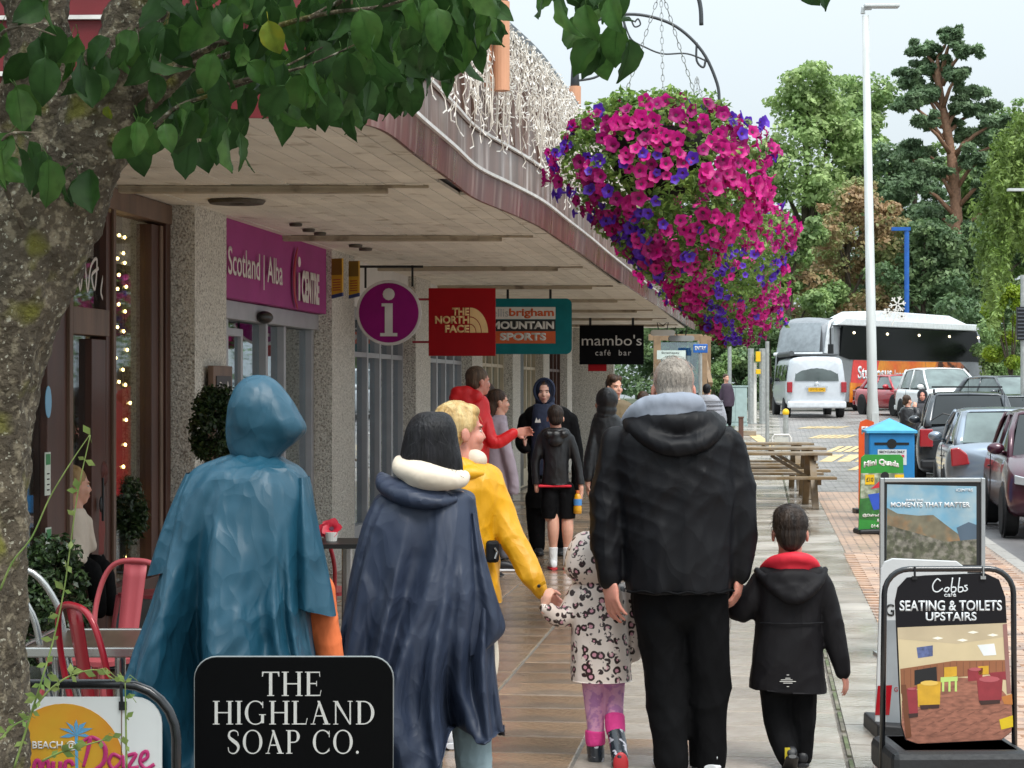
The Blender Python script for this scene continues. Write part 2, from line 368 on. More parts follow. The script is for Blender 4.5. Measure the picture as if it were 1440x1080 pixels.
M_yel = mat('road_yellow', 'c9b07e', .5, var=.3, scale=3, bump=.1)
M_earth = mat('verge_earth', '49503a', .95, var=.4, scale=3)
def zg(u, v):
    p = L(u, v); return gh(p.y)
def sheet(name, us, vs, dz, m, zf=None, kind='structure'):
    mb = MB(); nv = len(vs)
    vt = [L(u, v, (zf(u, v) if zf else zg(u, v))+dz) for u in us for v in vs]
    mb.add(vt, [(i*nv+j, i*nv+j+1, (i+1)*nv+j+1, (i+1)*nv+j) for i in range(len(us)-1) for j in range(nv-1)])
    return mb.build(name, m, kind=kind)
mb = MB(); g = [-190, -120, -60, -30, -10, 0, 10, 30, 60, 120, 190]; gy = [-50, -10, 20, 44, 50, 56, 62, 68, 74, 90, 120, 150, 180]
mb.add([(x, y, gh(y)-.35) for y in gy for x in g], [(j*11+i, j*11+i+1, (j+1)*11+i+1, (j+1)*11+i) for j in range(12) for i in range(10)])
mb.build('ground', M_earth, kind='structure')
us = [2+i*2 for i in range(60)]
V_EDGE = 4.62; V_KERB = 6.1
prom = sheet('promenade', [2+i*2 for i in range(24)], [-7, -3, 0, 1.5, 3, V_EDGE], -.006, M_mort)
# individual slabs, 0.6 x 0.45
bm = MB(); bm.box((0, 0, -.02), (.586, .436, .04)); slab_me = [bm.mesh('paving_slab', M_slab), bm.mesh('paving_slab', M_slabb)]
for me in slab_me:
    b = bmesh.new(); b.from_mesh(me); bmesh.ops.bevel(b, geom=b.edges[:], offset=.005, segments=1, affect='EDGES'); b.to_mesh(me); b.free()
k = 0
bm = MB(); bm2 = MB()
for i in range(78):
    u = 8.9+i*.45
    for j in range(-1, 8):
        v = .25+j*.6
        if v > V_EDGE-.3: continue
        br = v < 3.0 or (v < 3.4 and R.random() < .12)
        p = L(u, v, R.uniform(-.0015, .0025))
        vis = abs((p.x/p.y)*F) < 760 and u < 19.5 and v > -.1
        if vis and k < 290:
            o = inst('paving_slab', slab_me[1 if br else 0], prom, p, (R.uniform(-.003, .003), R.uniform(-.003, .003), -AX)); k += 1
        elif u >= 19.5 and v > .1:
            (bm2 if br else bm).box(p-Vector((0, 0, .02)), (.586, .436, .04), -AX)
bm.build('paving_slabs', M_slab, prom, kind='stuff'); bm2.build('paving_slabs', M_slabb, prom, kind='stuff')
# soldier course beside the slabs, brick band, kerb, road
mb = MB()
for i in range(60):
    mb.box(L(8.9+i*.6, 4.392, -.018), (.425, .585, .04), -AX)
mb.build('border_slabs', M_slab, prom, kind='stuff')
mb = MB()
for i in range(50):
    mb.box(L(9+i*.7, 4.165, -.002), (.018, .6, .012), -AX)
mb.build('joint_moss', M_moss, prom, kind='stuff')
brick = sheet('brick_pavement', [2+i*1.5 for i in range(23)], [V_EDGE-.01, 5.2, V_KERB], .001, M_brick)
# near block rows are real blocks
bm = MB(); cnt = 0
for i in range(0, 120):
    for j in range(0, 14):
        u = 9.4+i*.105; v = V_EDGE+.06+j*.205+(.1 if i % 2 else 0)
        if v > V_KERB-.1: continue
        p = L(u, v, .006+R.uniform(-.002, .002))
        if abs(p.x/p.y*F) > 740: continue
        bm.box(p, (.196, .096, .012), -AX)
bo = bm.build('paving_blocks', mat('block_clay', 'bd9c84', .5, var=.2, scale=3, bump=.2, rvar=.15, col2='9b8375', c2scale=2.5), brick, kind='stuff')
kb = MB(); kb.box((0, 0, -.1), (.14, .9, .21)); kme = kb.mesh('kerbstone', M_kerb)
kerb = sheet('kerb', [2, 45], [V_KERB-.02, V_KERB+.12], -.22, M_mort, zf=lambda u, v: 0)
for i in range(28):
    inst('kerbstone', kme, kerb, L(9+i*.92, V_KERB+.06, -.001), (0, 0, -AX))
def zroad(u, v):
    p = L(u, v); return gh(p.y) - .17*(1-ss(33, 42, u))
road = sheet('road', [-10+i*3 for i in range(46)], [V_KERB+.1, 8, 10, 14, 20, 40, 80], -.004, M_asph, zf=zroad)
plaza = sheet('shared_street', [34.5+i*2 for i in range(42)], [4.3, 5, 6.12, 7.5, 9, 11, 14, 18, 24, 40], .004, M_sett)
walk = sheet('far_walkway', [44+i*2 for i in range(22)], [-10, 0, 2, 4.3], .006, M_farslab)
side = sheet('far_verge', [60+i*5 for i in range(24)], [-40, -20, -10, 0, 3], .012, M_earth)
mk = MB()
for (px0, px1, y0, y1) in [(1160, 1235, 628, 636), (1150, 1300, 640, 650), (1135, 1190, 612, 617), (1190, 1290, 655, 662), (1120, 1180, 600, 603), (1240, 1290, 618, 623)]:
    def gp(px, py):
        lo, hi = 20., 120.
        for _ in range(40):
            m_ = (lo+hi)/2
            if Z(py, m_) > gh(m_): lo = m_
            else: hi = m_
        return Vector((X(px, lo), lo, gh(lo)+.012))
    a, b, c, d = gp(px0, y1), gp(px1, y1), gp(px1+18, y0), gp(px0+18, y0)
    for q in range(6):
        t0, t1 = q/6+.01, (q+.8)/6
        mk.add([a.lerp(b, t0), a.lerp(b, t1), d.lerp(c, t1), d.lerp(c, t0)], [(0, 1, 2, 3)])
e = [(1052, 612), (1068, 612), (1100, 634), (1082, 634)]
mk.add([gp(*q) for q in e], [(0, 3, 2, 1)])
mk.build('yellow_paving_bands', M_yel, plaza)

# ============================================================ CANOPY BUILDING
M_pier = mat('roughcast', 'd6d2c8', .9, var=.18, scale=40, bump=1.0, bscale=55, bdist=.02, col2='9a9488', c2scale=70, c2lo=.5, c2hi=.62)
M_soff = mat('soffit_paint', 'e8e3d6', .6, var=.10, scale=3, bump=.15, bscale=30, rand=.07, col2='b8ae9b', c2scale=5, c2lo=.6, c2hi=.72)
M_batten = mat('soffit_batten', 'a99d88', .6, var=.15, scale=4, col2='6f6351', c2scale=6, c2lo=.55, c2hi=.7)
M_copper = mat('copper_fascia', '6a4038', .32, metal=.2, var=.3, scale=4, streak=(1, 1, .15), bump=.15, rvar=.12, col2='9a8076', c2scale=9, c2lo=.52, c2hi=.72)
M_copper2 = mat('copper_upstand', '745a50', .42, metal=.15, var=.35, scale=5, streak=(1, 1, .12), bump=.1, rvar=.12, col2='c2b6b2', c2scale=8, c2lo=.5, c2hi=.72)
M_redf = mat('red_fascia', '6a141b', .5, var=.15, scale=5, bump=.05)
M_flash = mat('white_flashing', 'd5d2ce', .4, var=.15, scale=10)
M_lead = mat('grey_flashing', '62686c', .5, metal=.3, var=.3, scale=14, bump=.3)
M_rooff = mat('flat_roof', '55555a', .8, var=.2)
M_brown = mat('brown_frame', '4a2b20', .42, var=.25, scale=8, streak=(1, 1, .2), bump=.06)
M_brown2 = mat('brown_frame_worn', '6a5344', .5, var=.3, scale=8, streak=(1, 1, .2), bump=.1)
M_glass = glassmat('shop_glass', (.80, .84, .82), .03)
M_glassd = glassmat('door_glass', (.62, .74, .73), .22)
M_grey = mat('grey_frame', 'a5a6aa', .4, var=.08, metal=.2)
M_purp = mat('purple_fascia', '9c3a7c', .6, spec=.2, var=.10, scale=2, bump=.03)
M_white = mat('white_paint', 'd9d6d0', .5, var=.05)
M_dark = mat('interior_dark', '1f1b19', .8)
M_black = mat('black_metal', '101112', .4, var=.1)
ZS = 2.87
# canopy edge measured in plan (X, Y)
edge_pts = [(-3.6, 9.42), (-2.6, 9.45), (-1.6, 9.42), (-1.0, 9.45), (-.72, 9.62), (-.60, 9.95), (-.50, 10.96), (-.37, 12.2), (-.25, 13.4), (-.04, 14.5), (.19, 15.8), (.42, 17.6), (.70, 19.8), (1.05, 22.7), (2.0, 30.3), (3.1, 39), (3.75, 44)]
edge = [Vector((x, y, 0)) for x, y in catmull(edge_pts, 5)]
soff = MB()
# structural deck above the boards
def at_y(y):
    for a, b in zip(edge[14:], edge[15:]):
        if a.y <= y <= b.y and b.y > a.y: return a.x+(b.x-a.x)*(y-a.y)/(b.y-a.y)
    return edge[-1].x
canopy = thing('canopy_building', 'low building of rough concrete piers under a long timber-lined canopy with copper fascia', 'building', L(14, 0, 0))
back = [L(e.y*1.007+.0, -6) for e in edge]
n = len(edge)
soff.add([Vector((e.x, e.y, ZS+.05)) for e in edge]+[Vector((min(e.x, b.x if i > 20 else -9), b.y, ZS+.05)) for i, (e, b) in enumerate(zip(edge, back))], [(i, i+1, n+i+1, n+i) for i in range(n-1)])
soff.add([Vector((e.x, e.y, ZS+1.0)) for e in edge]+[Vector((min(e.x, -9), b.y, ZS+1.0)) for e, b in zip(edge, back)], [(i, i+1, n+i+1, n+i) for i in range(n-1)])
soff.build('roof_deck', M_rooff, canopy, world=True)
# soffit boards, each bay between battens
bat_y = [9.75, 12.95, 17.2, 21.6, 25.6, 29.6, 33.6, 37.6, 41.4, 44]
pl = 0
for bi in range(len(bat_y)-1):
    y0, y1 = bat_y[bi], bat_y[bi+1]
    w = .115 if bi < 4 else .23
    v = -.55
    while v < 3.1:
        p0 = L(y0*1.007, v); 
        # clip the board's outer end at the canopy edge
        def inside(y):
            p = L(y*1.007, v+w); return p.x < at_y(max(y, 9.75))-.02 and not (y < 9.9 and p.x > -.8)
        ys = [y0+(y1-y0)*t/16 for t in range(17)]; ok = [y for y in ys if inside(y)]
        if len(ok) >= 2:
            a, b = ok[0]+.02, ok[-1]-.02
            q = MB(); dz = R.uniform(0, .004)
            pa, pb = L(a*1.007, v+w/2, ZS+.012+dz), L(b*1.007, v+w/2, ZS+.012+dz)
            q.beam(pa, pb, w-.009, .02)
            q.build('soffit_board', M_soff, canopy, world=True); pl += 1
        v += w
for i, y in enumerate(bat_y[1:-1]):
    q = MB(); x1 = at_y(y)-.45
    a = L(y*1.007, -.1, ZS-.022); q.beam((a.x, y, ZS-.022), (x1, y, ZS-.022), .10, .035); q.beam((a.x, y-.05, ZS-.005), (x1+.25, y-.05, ZS-.005), .03, .018)
    q.build('batten', M_batten, canopy, world=True, bevel=.006)
# fascia: stacked bands following the edge
def band(name, off0, z0, off1, z1, m, pts=edge, parent=canopy, th=.02):
    rings = []; k = len(pts)
    for i, e in enumerate(pts):
        t = (pts[min(i+1, k-1)]-pts[max(i-1, 0)]).normalized(); nrm = Vector((t.y, -t.x, 0))
        a = e+nrm*off0; b = e+nrm*off1
        rings.append([(a.x, a.y, z0), (b.x, b.y, z1), (b.x-nrm.x*th, b.y-nrm.y*th, z1), (a.x-nrm.x*th, a.y-nrm.y*th, z0)])
    q = MB(); q.loft(rings); return q.build(name, m, parent, world=True)
fr, sd_ = edge[:22], edge[20:]
band('fascia_lower', .02, ZS-.03, .03, ZS+.15, M_copper, sd_)
band('fascia_lower_front', .021, ZS-.03, .031, ZS+.15, M_redf, fr)
band('drip_edge', .05, ZS+.152, .05, ZS+.172, M_flash)
band('fascia_upper', .012, ZS+.174, .012, ZS+.40, M_copper2, sd_)
band('fascia_upper_front', .013, ZS+.174, .013, ZS+.40, M_redf, fr)
band('drip_edge', .04, ZS+.402, .04, ZS+.42, M_flash)
band('upstand', .0, ZS+.422, -.02, ZS+1.16, M_copper2, sd_)
band('upstand_front', .001, ZS+.422, -.021, ZS+1.05, M_redf, fr)
band('parapet_cap', .03, ZS+1.162, .03, ZS+1.26, M_lead, sd_, th=.12)
q = MB()
for i in range(20, len(edge)-1):
    if i % 2: continue
    e = edge[i]; t = (edge[i+1]-edge[i-1]).normalized(); nr = Vector((t.y, -t.x, 0)); a = e+nr*.012
    q = MB(); q.beam((a.x, a.y, ZS+.43), (a.x-.02*nr.x, a.y-.02*nr.y, ZS+1.15), .02, .02); q.build('standing_seam', M_copper2, canopy, world=True)
# piers (parts, each its own), roughcast with real relief
def pier(u0, u1, v0=-.5, v1=0, z1=ZS+.03, m=None):
    q = MB(); nu = max(3, int((u1-u0)/.05)) if u0 < 20 else 4; nz = 60 if u0 < 20 else 8; nv = 10 if u0 < 20 else 3
    def quad(f, a, b):
        vs = []
        for j in range(b+1):
            for i in range(a+1):
                p, nn = f(i/a, j/b); ed = min(i, a-i, j, b-j) > 0
                d = mnoise.noise(p*28)*.008 if ed and u0 < 20 else 0
                vs.append(p+nn*d)
        q.add(vs, [(j*(a+1)+i, j*(a+1)+i+1, (j+1)*(a+1)+i+1, (j+1)*(a+1)+i) for j in range(b) for i in range(a)])
    quad(lambda s, t: (L(u0+(u1-u0)*s, v1, z1*t), VX), nu, nz)
    quad(lambda s, t: (L(u0, v0+(v1-v0)*s, z1*t), -UX), nv, nz)
    quad(lambda s, t: (L(u1, v1+(v0-v1)*s, z1*t), UX), nv, nz)
    return q.build('pier', m or M_pier, canopy, world=True)
PU = [14.4+i*4.6 for i in range(7)]
for i, u in enumerate(PU): pier(u, u+(.85 if i == 0 else 1.05))
# base plinths
# wall behind
q = MB(); q.box(L(30, -5.5, 1.6), (.2, 50, 3.4), -AX); q.build('rear_wall', M_dark, canopy, world=True)
q = MB(); q.box(L(44.4, -2.0, 1.5), (5.5, .25, 3.0), -AX); q.build('end_wall', M_pier, canopy, world=True)
q = MB(); q.box(L(9.4, -3.6, 1.5), (5.0, .2, 2.9), -AX); q.build('end_wall', M_pier, canopy, world=True)
for u in (14.35, 19.3, 24.0, 28.6, 33.2, 37.8): 
    q = MB(); q.box(L(u+.1, -3.0, 1.45), (5.0, .1, 2.9), -AX); q.build('party_wall', mat('party_wall', '8d8a84', .8, var=.1), canopy, world=True)
def ubox(mb, u0, u1, v0, v1, z0, z1):
    return mb.box(L((u0+u1)/2, (v0+v1)/2, (z0+z1)/2), (abs(v1-v0), abs(u1-u0), z1-z0), -AX)
def upart(name, m, lst, parent=canopy, bevel=.004, **k):
    q = MB()
    for a in lst: ubox(q, *a)
    return q.build(name, m, parent, world=True, bevel=bevel, **k)
# --- iCentre shop front between pier 1 and 2
a, b = PU[0]+.85, PU[1]
fas = upart('shop_fascia', M_purp, [(a+.01, b-.01, -.14, -.05, 2.30, ZS+.02)])
def front_frame(u, v, z=0, rz=-AX+rad(90)):
    o = bpy.data.objects.new('lettering_frame', None); return o
def on_wall(name, u, v, z, label=None, cat=None):
    """Empty on the wall plane whose local x runs along +u, viewer at -y (towards the street)"""
    p = L(u, v, z)
    rz = math.atan2(UX.y, UX.x)
    o = thing(name, label or '', cat or '', p, rz)
    return o
M_ltr = mat('cream_letters', 'ded8d2', .5, var=.05); M_red = mat('sign_red', 'a01c33', .4)
icl = on_wall('shop_sign', a+.1, -.045, 2.42, 'raised cream iCentre lettering on the purple shop fascia', 'sign')
text(icl, 'Scotland | Alba', .05, -.02, 1.75, .27, M_ltr, y=-.02, bold=.008)
text(icl, 'CENTRE', 2.52, -.06, .70, .27, M_ltr, y=-.02, bold=.05)
strokes(icl, [[(2.42, -.05), (2.42, .18)]], .032, M_ltr, y=-.02); q = MB(); q.ell((2.42, -.02, .27), (.04, .01, .045), 10, 6); q.build('dot', M_ltr, icl)
strokes(icl, [[(2.36, -.12, .5), (2.26, -.02, 1), (2.23, .13, 1.3), (2.27, .27, 1), (2.36, .38, .5)]], .035, M_red, y=-.02, name='red_swoosh')
upart('door_header', M_grey, [(a, b, -.30, -.12, 2.16, 2.295)])
upart('door_frame', M_grey, [(a, a+.07, -.3, -.16, 0, 2.16), (b-.10, b-.02, -.3, -.16, 0, 2.16), (a+.62, a+.69, -.30, -.16, 0, 2.16), (a+1.9, a+1.97, -.30, -.16, 0, 2.16), (a+1.2, a+1.26, -.24, -.19, 0.1, 2.1), (a+.7, a+1.2, -.24, -.19, 2.04, 2.1), (a+.69, a+.75, -.24, -.19, 0.1, 2.1), (a, b, -.30, -.16, 0, .1), (a+2.55, a+2.62, -.30, -.16, 0, 2.16)])
for (x0, x1) in ((a+.07, a+.62), (a+.75, a+1.2), (a+1.26, a+1.9), (a+1.97, a+2.55), (a+2.62, b-.1)):
    upart('glass_pane', M_glassd, [(x0+.005, x1-.005, -.225, -.217, .1, 2.15)], bevel=0)
upart('shop_back', mat('shop_interior', '8fa09c', .8, var=.25, scale=2), [(a, b, -1.9, -1.8, 0, 2.8)])
q = MB(); q.ell(L(a+1.55, -.09, 2.20), (.06, .16, .05), M=Matrix.Rotation(-AX, 3, 'Z')); q.build('door_sensor', M_black, canopy, world=True, smooth=True)
# --- further bays: frames + panes
M_cream = mat('cream_frame', 'bdb096', .5, var=.1)
for i in range(1, 7):
    a = PU[i]+1.05; b = (PU[i+1] if i < 6 else 44.2); fm = [M_grey, M_grey, M_cream, M_cream, M_brown, M_grey][i-1]
    upart('fascia_board', [M_white, M_purp, M_pier, M_pier, M_dark, M_pier][i-1] if i != 2 else M_white, [(a, b, -.2, -.08, 2.42, ZS+.02)])
    n = 5; w = (b-a)/n
    upart('window_frame', fm, [(a+j*w-.03, a+j*w+.05, -.24, -.14, 0, 2.42) for j in range(n+1)]+[(a, b, -.235, -.145, 2.34, 2.42), (a, b, -.235, -.145, 0, .3), (a, b, -.235, -.145, 1.95, 2.0)])
    for j in range(n):
        upart('glass_pane', M_glassd, [(a+j*w+.055, a+(j+1)*w-.035, -.2, -.193, .3, 2.34)], bevel=0)
    upart('shop_back', mat('shop_interior%d' % (i % 3), ['585048', '6c6a62', '3d4247'][i % 3], .8, var=.4, scale=2), [(a, b, -2.2, -2.1, 0, 2.8)])
# black recess and lit strip by the far doors
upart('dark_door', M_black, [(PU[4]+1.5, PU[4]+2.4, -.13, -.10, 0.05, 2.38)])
# --- café front left of pier 1 (thing of its own parts)
cafe = thing('cafe_shopfront', 'brown framed café shopfront with open door and fairy lights in the window', 'shopfront', L(12.5, -.1, 0))
def cp(name, m, lst, bevel=.004, **k): return upart(name, m, lst, cafe, bevel, **k)
VG = -.225
uW0 = on_front(148, VG); uW1 = on_front(204, VG); uE = 14.38; F0, F1 = VG-.06, VG+.045
cp('window_frame', M_brown, [(uW1, uE-.12, F0, F1, .1, 2.72), (uE-.11, uE, F0, F1+.02, .1, 2.8), (uW0-.12, uE, F0, F1+.03, .26, .42)])
cp('window_frame', M_brown, [(uW0-.12, uW0, F0, F1, .0, 2.72)])
cp('worn_moulding', M_brown2, [(uW1+.16, uW1+.22, F1, F1+.015, .42, 2.72), (uW0-.03, uW0+.02, F1, F1+.02, .0, 2.75), (9.6, uE, F0, F1+.03, 2.74, ZS)])
cp('stall_riser', mat('teal_riser', '1f3a3e', .6, var=.2), [(uW0, uE, F0, F1, 0, .26)])
cp('glass_pane', M_glass, [(uW0+.02, uW1, VG-.004, VG+.004, .42, 2.74)], bevel=0)
uD0 = on_front(60, VG); uD1 = on_front(88, VG); uD2 = on_front(119, VG)
cp('door_frame', M_brown, [(uD0-.05, uD1-.06, F0, F1, 0, 2.74), (uD2, uW0-.13, F0, F1, 0, 1.94)])
cp('door_frame', M_brown2, [(uD1-.06, uD1, F0, F1+.02, 0, 2.74), (uD1, uW0-.12, F0, F1+.02, 1.96, 2.12)])
cp('transom_pane', M_glass, [(uD1, uW0-.12, VG-.004, VG+.004, 2.12, 2.74)], bevel=0)
cp('glass_pane', M_glass, [(uD1, uD2, VG-.004, VG+.004, .05, 1.96)], bevel=0)
cp('glass_pane', M_glass, [(9.6, uD0-.05, VG-.004, VG+.004, .5, 2.7)], bevel=0)
cp('window_frame', M_brown, [(9.55, uD0-.05, F0, F1, .0, .5), (9.5, 9.6, F0, F1, 0, 2.74)])
q = MB(); q.tube([L(uW0-.3, VG+.08, .85+.02*j) for j in range(14)], .008, 6); q.ell(L(uW0-.3, VG+.07, .95), (.012, .03, .05), 8, 6)
q.build('door_handle', M_black, cafe, world=True)
upart('interior_wall', mat('teal_wall', '0e4a52', .7, var=.1), [(9.8, uE+1.9, -3.0, -2.9, 0, 2.8)], cafe)
q = MB(); ubox(q, uE+.05, uE+.1, -2.9, -.35, 0, 2.8); q.build('interior_partition', M_pier, cafe, world=True)
cp('interior_floor', mat('cafe_floor', '4a3a2c', .5), [(9.6, uE, -3.5, -.3, 0, .02)], bevel=0)
cp('interior_counter', mat('cafe_cream', 'c9bda6', .6), [(uE-.6, uE+.0, -2.5, -2.3, 1.72, 1.86), (uE-.6, uE, -2.5, -2.3, 1.28, 1.34)])
cp('interior_shelf', M_brown, [(uE-.5, uE-.1, -2.45, -2.35, 1.34, 1.72)])
M_ylw = mat('mustard_seat', 'a58a1c', .6, var=.1)
cp('bench_seat', M_ylw, [(12.2, 14.1, -.95, -.5, .35, .55), (12.2, 14.1, -.55, -.45, .5, .80)], bevel=.03)
strokes_w = on_wall('window_lettering', uD1+.15, VG+.012, 2.22, 'white script lettering on the glass over the café door', 'lettering')
strokes(strokes_w, [[(.0, .0), (.05, .2), (.1, .0), (.18, .18), (.24, .0), (.3, .15), (.42, .2), (.38, .02), (.32, .1), (.45, .15)], [(.55, .12), (.5, .0), (.62, -.04), (.68, .10), (.58, .24), (.60, .42)]], .012, M_ltr, y=-.01)
# stickers on the café door frame
for i, (px, z, w, h, cc, lb) in enumerate([(63, 1.50, .07, .14, '7fb4d6', 'oval blue sticker high on the brown café door frame'), (62, 1.05, .09, .24, 'd8dfd2', 'white and green award sticker at eye level on the café door frame'), (63, .65, .09, .22, 'cfd8cc', 'green topped certificate sticker low on the café door frame')]):
    t = on_wall('door_sticker', on_front(px+4, F1), F1+.002, z, lb, 'sticker')
    q = MB()
    if i == 0: q.prism([(.05*math.cos(a*.4), h/2+.09*math.sin(a*.4)) for a in range(16)], -.004, 0)
    else: q.prism([(-w/2, 0), (w/2, 0), (w/2, h), (-w/2, h)], -.004, 0)
    q.build('sticker_sheet', mat('sticker%d' % i, cc, .4), t)
    if i:
        q = MB(); q.prism([(-w/2+.01, h-.07), (w/2-.01, h-.07), (w/2-.01, h-.01), (-w/2+.01, h-.01)], -.0065, -.0045); q.build('green_band', mat('sticker_green', '3d8a52', .5), t)
        strokes(t, [[(-.02, .03+.03*j), (.02, .03+.03*j)] for j in range(4)], .004, M_dark, y=-.006, smooth=False)
# fairy lights inside the window: bulbs as one countless string
fl = MB(); wire = MB(); pts = []
for s in range(5):
    u = uW0+.08+s*(uW1-uW0-.15)/5; z = 2.62; ln = [2.3, 1.2, .9, 1.0, 2.3][s]
    path = []
    while z > 2.62-ln:
        path.append(L(u+R.uniform(-.05, .05)+(.25*(2.62-z) if s == 4 else 0)*.1, -.30+R.uniform(-.02, .02), z)); z -= R.uniform(.06, .16)
    if len(path) > 2: wire.tube(path, .0015, 4)
    for p in path: fl.ell(p, (.010, .010, .012), 6, 4)
lights = fl.build('fairy_lights', mat('fairy_bulb', 'ffe2a8', .4, emit=('ffcf80', 9)), None, kind='stuff'); tag(lights, 'warm fairy light bulbs hanging inside the café window', 'fairy lights')
o = wire.build('fairy_light_wire', M_black, lights)
# ceiling downlights/vents
for i, (px, py, w) in enumerate([(333, 282, .19), (416, 314, .05), (434, 322, .05), (450, 327, .05), (500, 344, .06), (514, 349, .06)]):
    d = (ZS-EYE)*F/(CY-py); p = W(px, py, d); q = MB(); q.lathe([(w*1.0, 0), (w*.92, -.02), (w*.3, -.02), (w*.28, -.004)], (0, 0, 0), 20)
    o = q.build('ceiling_light', mat('grimy_ring', '4b4439', .6, var=.3), None); o.location = (p.x, p.y, ZS-.002); tag(o, ['wide flat round fitting on the soffit above the first pier', 'first of the three small round vents in the soffit boards', 'middle one of the three small round vents in the soffit boards', 'last of the three small round vents in the soffit boards', 'nearer small round vent beyond the second soffit batten', 'farther small round vent beyond the second soffit batten'][i], 'ceiling vent')
# menu frame on pier 1
p = on_wall('menu_frame', on_front(304, .02), .03, 1.10, 'brown framed chalk menu board hung on the first rough pier', 'menu board')
q = MB(); q.box((0, -.02, .33), (.52, .04, .74)); q.build('frame', M_brown2, p, bevel=.006)
q = MB(); q.box((0, -.043, .33), (.40, .01, .60)); q.build('chalk_panel', mat('slate', '3b3a3c', .6, var=.2), p)
strokes(p, [[(-.13, .50), (-.13, .58), (-.05, .56), (-.06, .50), (-.13, .50)], [(-.02, .5), (-.02, .56)], [(.02, .5), (.02, .55), (.06, .5)], [(.09, .5), (.09, .59), (.13, .5)], [(-.12, .30), (-.08, .38), (-.04, .3)], [(0, .3), (.04, .38), (.1, .3)]], .007, M_ltr, y=-.05, name='chalk_writing')
# yellow banner boards beyond pier 2
M_by = mat('banner_yellow', 'c99a20', .5, var=.1); M_bb = mat('banner_blue', '24356b', .5)
for i, px in enumerate((468, 492)):
    t = thing('wall_banner', ['left of the two yellow offer boards with blue foot on the second pier', 'right of the two yellow offer boards with blue foot beside the information sign'][i], 'banner', Vector((X(px, 18.2+i*1.2), 18.2+i*1.2, Z(420, 18.2+i*1.2))), rad(-30), group='yellow offer boards')
    q = MB(); q.prism([(0, .03), (.11, .05), (.11, .34), (0, .34)], -.02, 0); q.build('panel', M_by, t)
    q = MB(); q.prism([(0, .2), (.11, .2), (.105, .34), (.005, .34)], -.024, -.0205); q.build('dark_band', mat('banner_olive', '7a5a12', .5), t)
    q = MB(); q.prism([(0, .0), (.11, .02), (.11, .05), (0, .03)], -.02, 0); q.build('blue_foot', M_bb, t)
    strokes(t, [[(.015, .07+.022*j), (.095, .073+.022*j)] for j in range(5)], .005, mat('banner_red', 'a8431c', .5), y=-.022, smooth=False)
# ============================================================ PROJECTING SIGNS
def sign_pos(px, py, d): return Vector((X(px, d), d, Z(py, d)))
M_ir = mat('sign_magenta', '86096a', .55, spec=.2); M_ltgrey = mat('sign_grey', 'c9c6c3', .4)
s_ = F/19.6
t = thing('information_sign', 'round purple information sign with grey letter i hung from a black bracket', 'sign', sign_pos(547, 440, 19.6))
r = 46/s_
q = MB(); q.lathe([(r, -.03), (r, .03)], n=48, M=Matrix.Rotation(rad(90), 3, 'X')); q.build('rim', M_ltgrey, t, bevel=.008)
q = MB(); q.lathe([(r*.91, -.035), (r*.91, .035)], n=48, M=Matrix.Rotation(rad(90), 3, 'X')); q.build('disc', M_ir, t)
q = MB(); k = 1/s_
for bx in [(-11, -22, 6, -15), (-5.5, -44, 5.5, 0), (-12, 28, 12, 33), (-5.5, -22, 5.5, 30)]:
    pass
q.prism([(-10*k, 22*k*.6), (5.5*k, 22*k*.6), (5.5*k, -29*k), (-5.5*k, -29*k), (-5.5*k, 9*k), (-10*k, 9*k)], -.042, -.036)
q.prism([(-12*k, -33*k), (12*k, -33*k), (12*k, -28.5*k), (-12*k, -28.5*k)], -.0425, -.036)
q.ell((0, -.038, 26*k), (8.5*k, .006, 8.5*k), 20, 6); q.build('letter_i', M_ltgrey, t)
q = MB(); q.box((-.02*0, 0, 65*k), (96*k, .02, 3.4*k)); q.box((-33*k, 0, 50*k), (3*k, .02, 30*k)); q.box((33*k, 0, 52*k), (3*k, .02, 30*k)); q.build('bracket', M_black, t)
d = 22.4; s_ = F/d; k = 1/s_
t = thing('square_red_sign', 'square dark red sign with cream THE NORTH FACE lettering and dome emblem', 'sign', sign_pos(650, 453, d))
q = MB(); q.box((0, 0, 0), (94*k, .12, 95*k)); q.build('panel', mat('tnf_red', 'a50a16', .55, spec=.2, var=.06), t, bevel=.004)
M_cr = mat('sign_cream', 'efc98d', .4)
text(t, 'THE', -14*k, 9*k, 24*k, 11*k, M_cr, y=-.062, bold=.045)
text(t, 'NORTH', -38*k, -2.5*k, 48*k, 11*k, M_cr, y=-.062, bold=.045)
text(t, 'FACE', -24*k, -15*k, 34*k, 11*k, M_cr, y=-.062, bold=.045)
q = MB()
for (r0, r1) in ((0, 8), (9, 15.5), (16.5, 25.5)):
    n = 10; cx, cz = 11, -15
    for j in range(n):
        a0, a1 = rad(90*j/n), rad(90*(j+1)/n); sc = lambda r_, a_: ((cx+r_*math.cos(a_))*k, (cz+r_*1.38*math.sin(a_))*k)
        pg = [sc(r1, a0), sc(r1, a1), sc(r0, a1), sc(r0, a0)] if r0 else [sc(r1, a0), sc(r1, a1), (cx*k, cz*k)]
        q.prism(pg, -.0635, -.061)
q.build('dome_emblem', M_cr, t)
q = MB(); q.box((-58*k, 0, 32*k), (24*k, .025, 3*k)); q.box((-58*k, 0, -28*k), (24*k, .025, 3*k)); q.build('bracket', M_red, t)
d = 26; s_ = F/d; k = 1/s_
t = thing('teal_shop_sign', 'teal rounded sign with ellis brigham MOUNTAIN SPORTS in three bands', 'sign', sign_pos(744, 459, d))
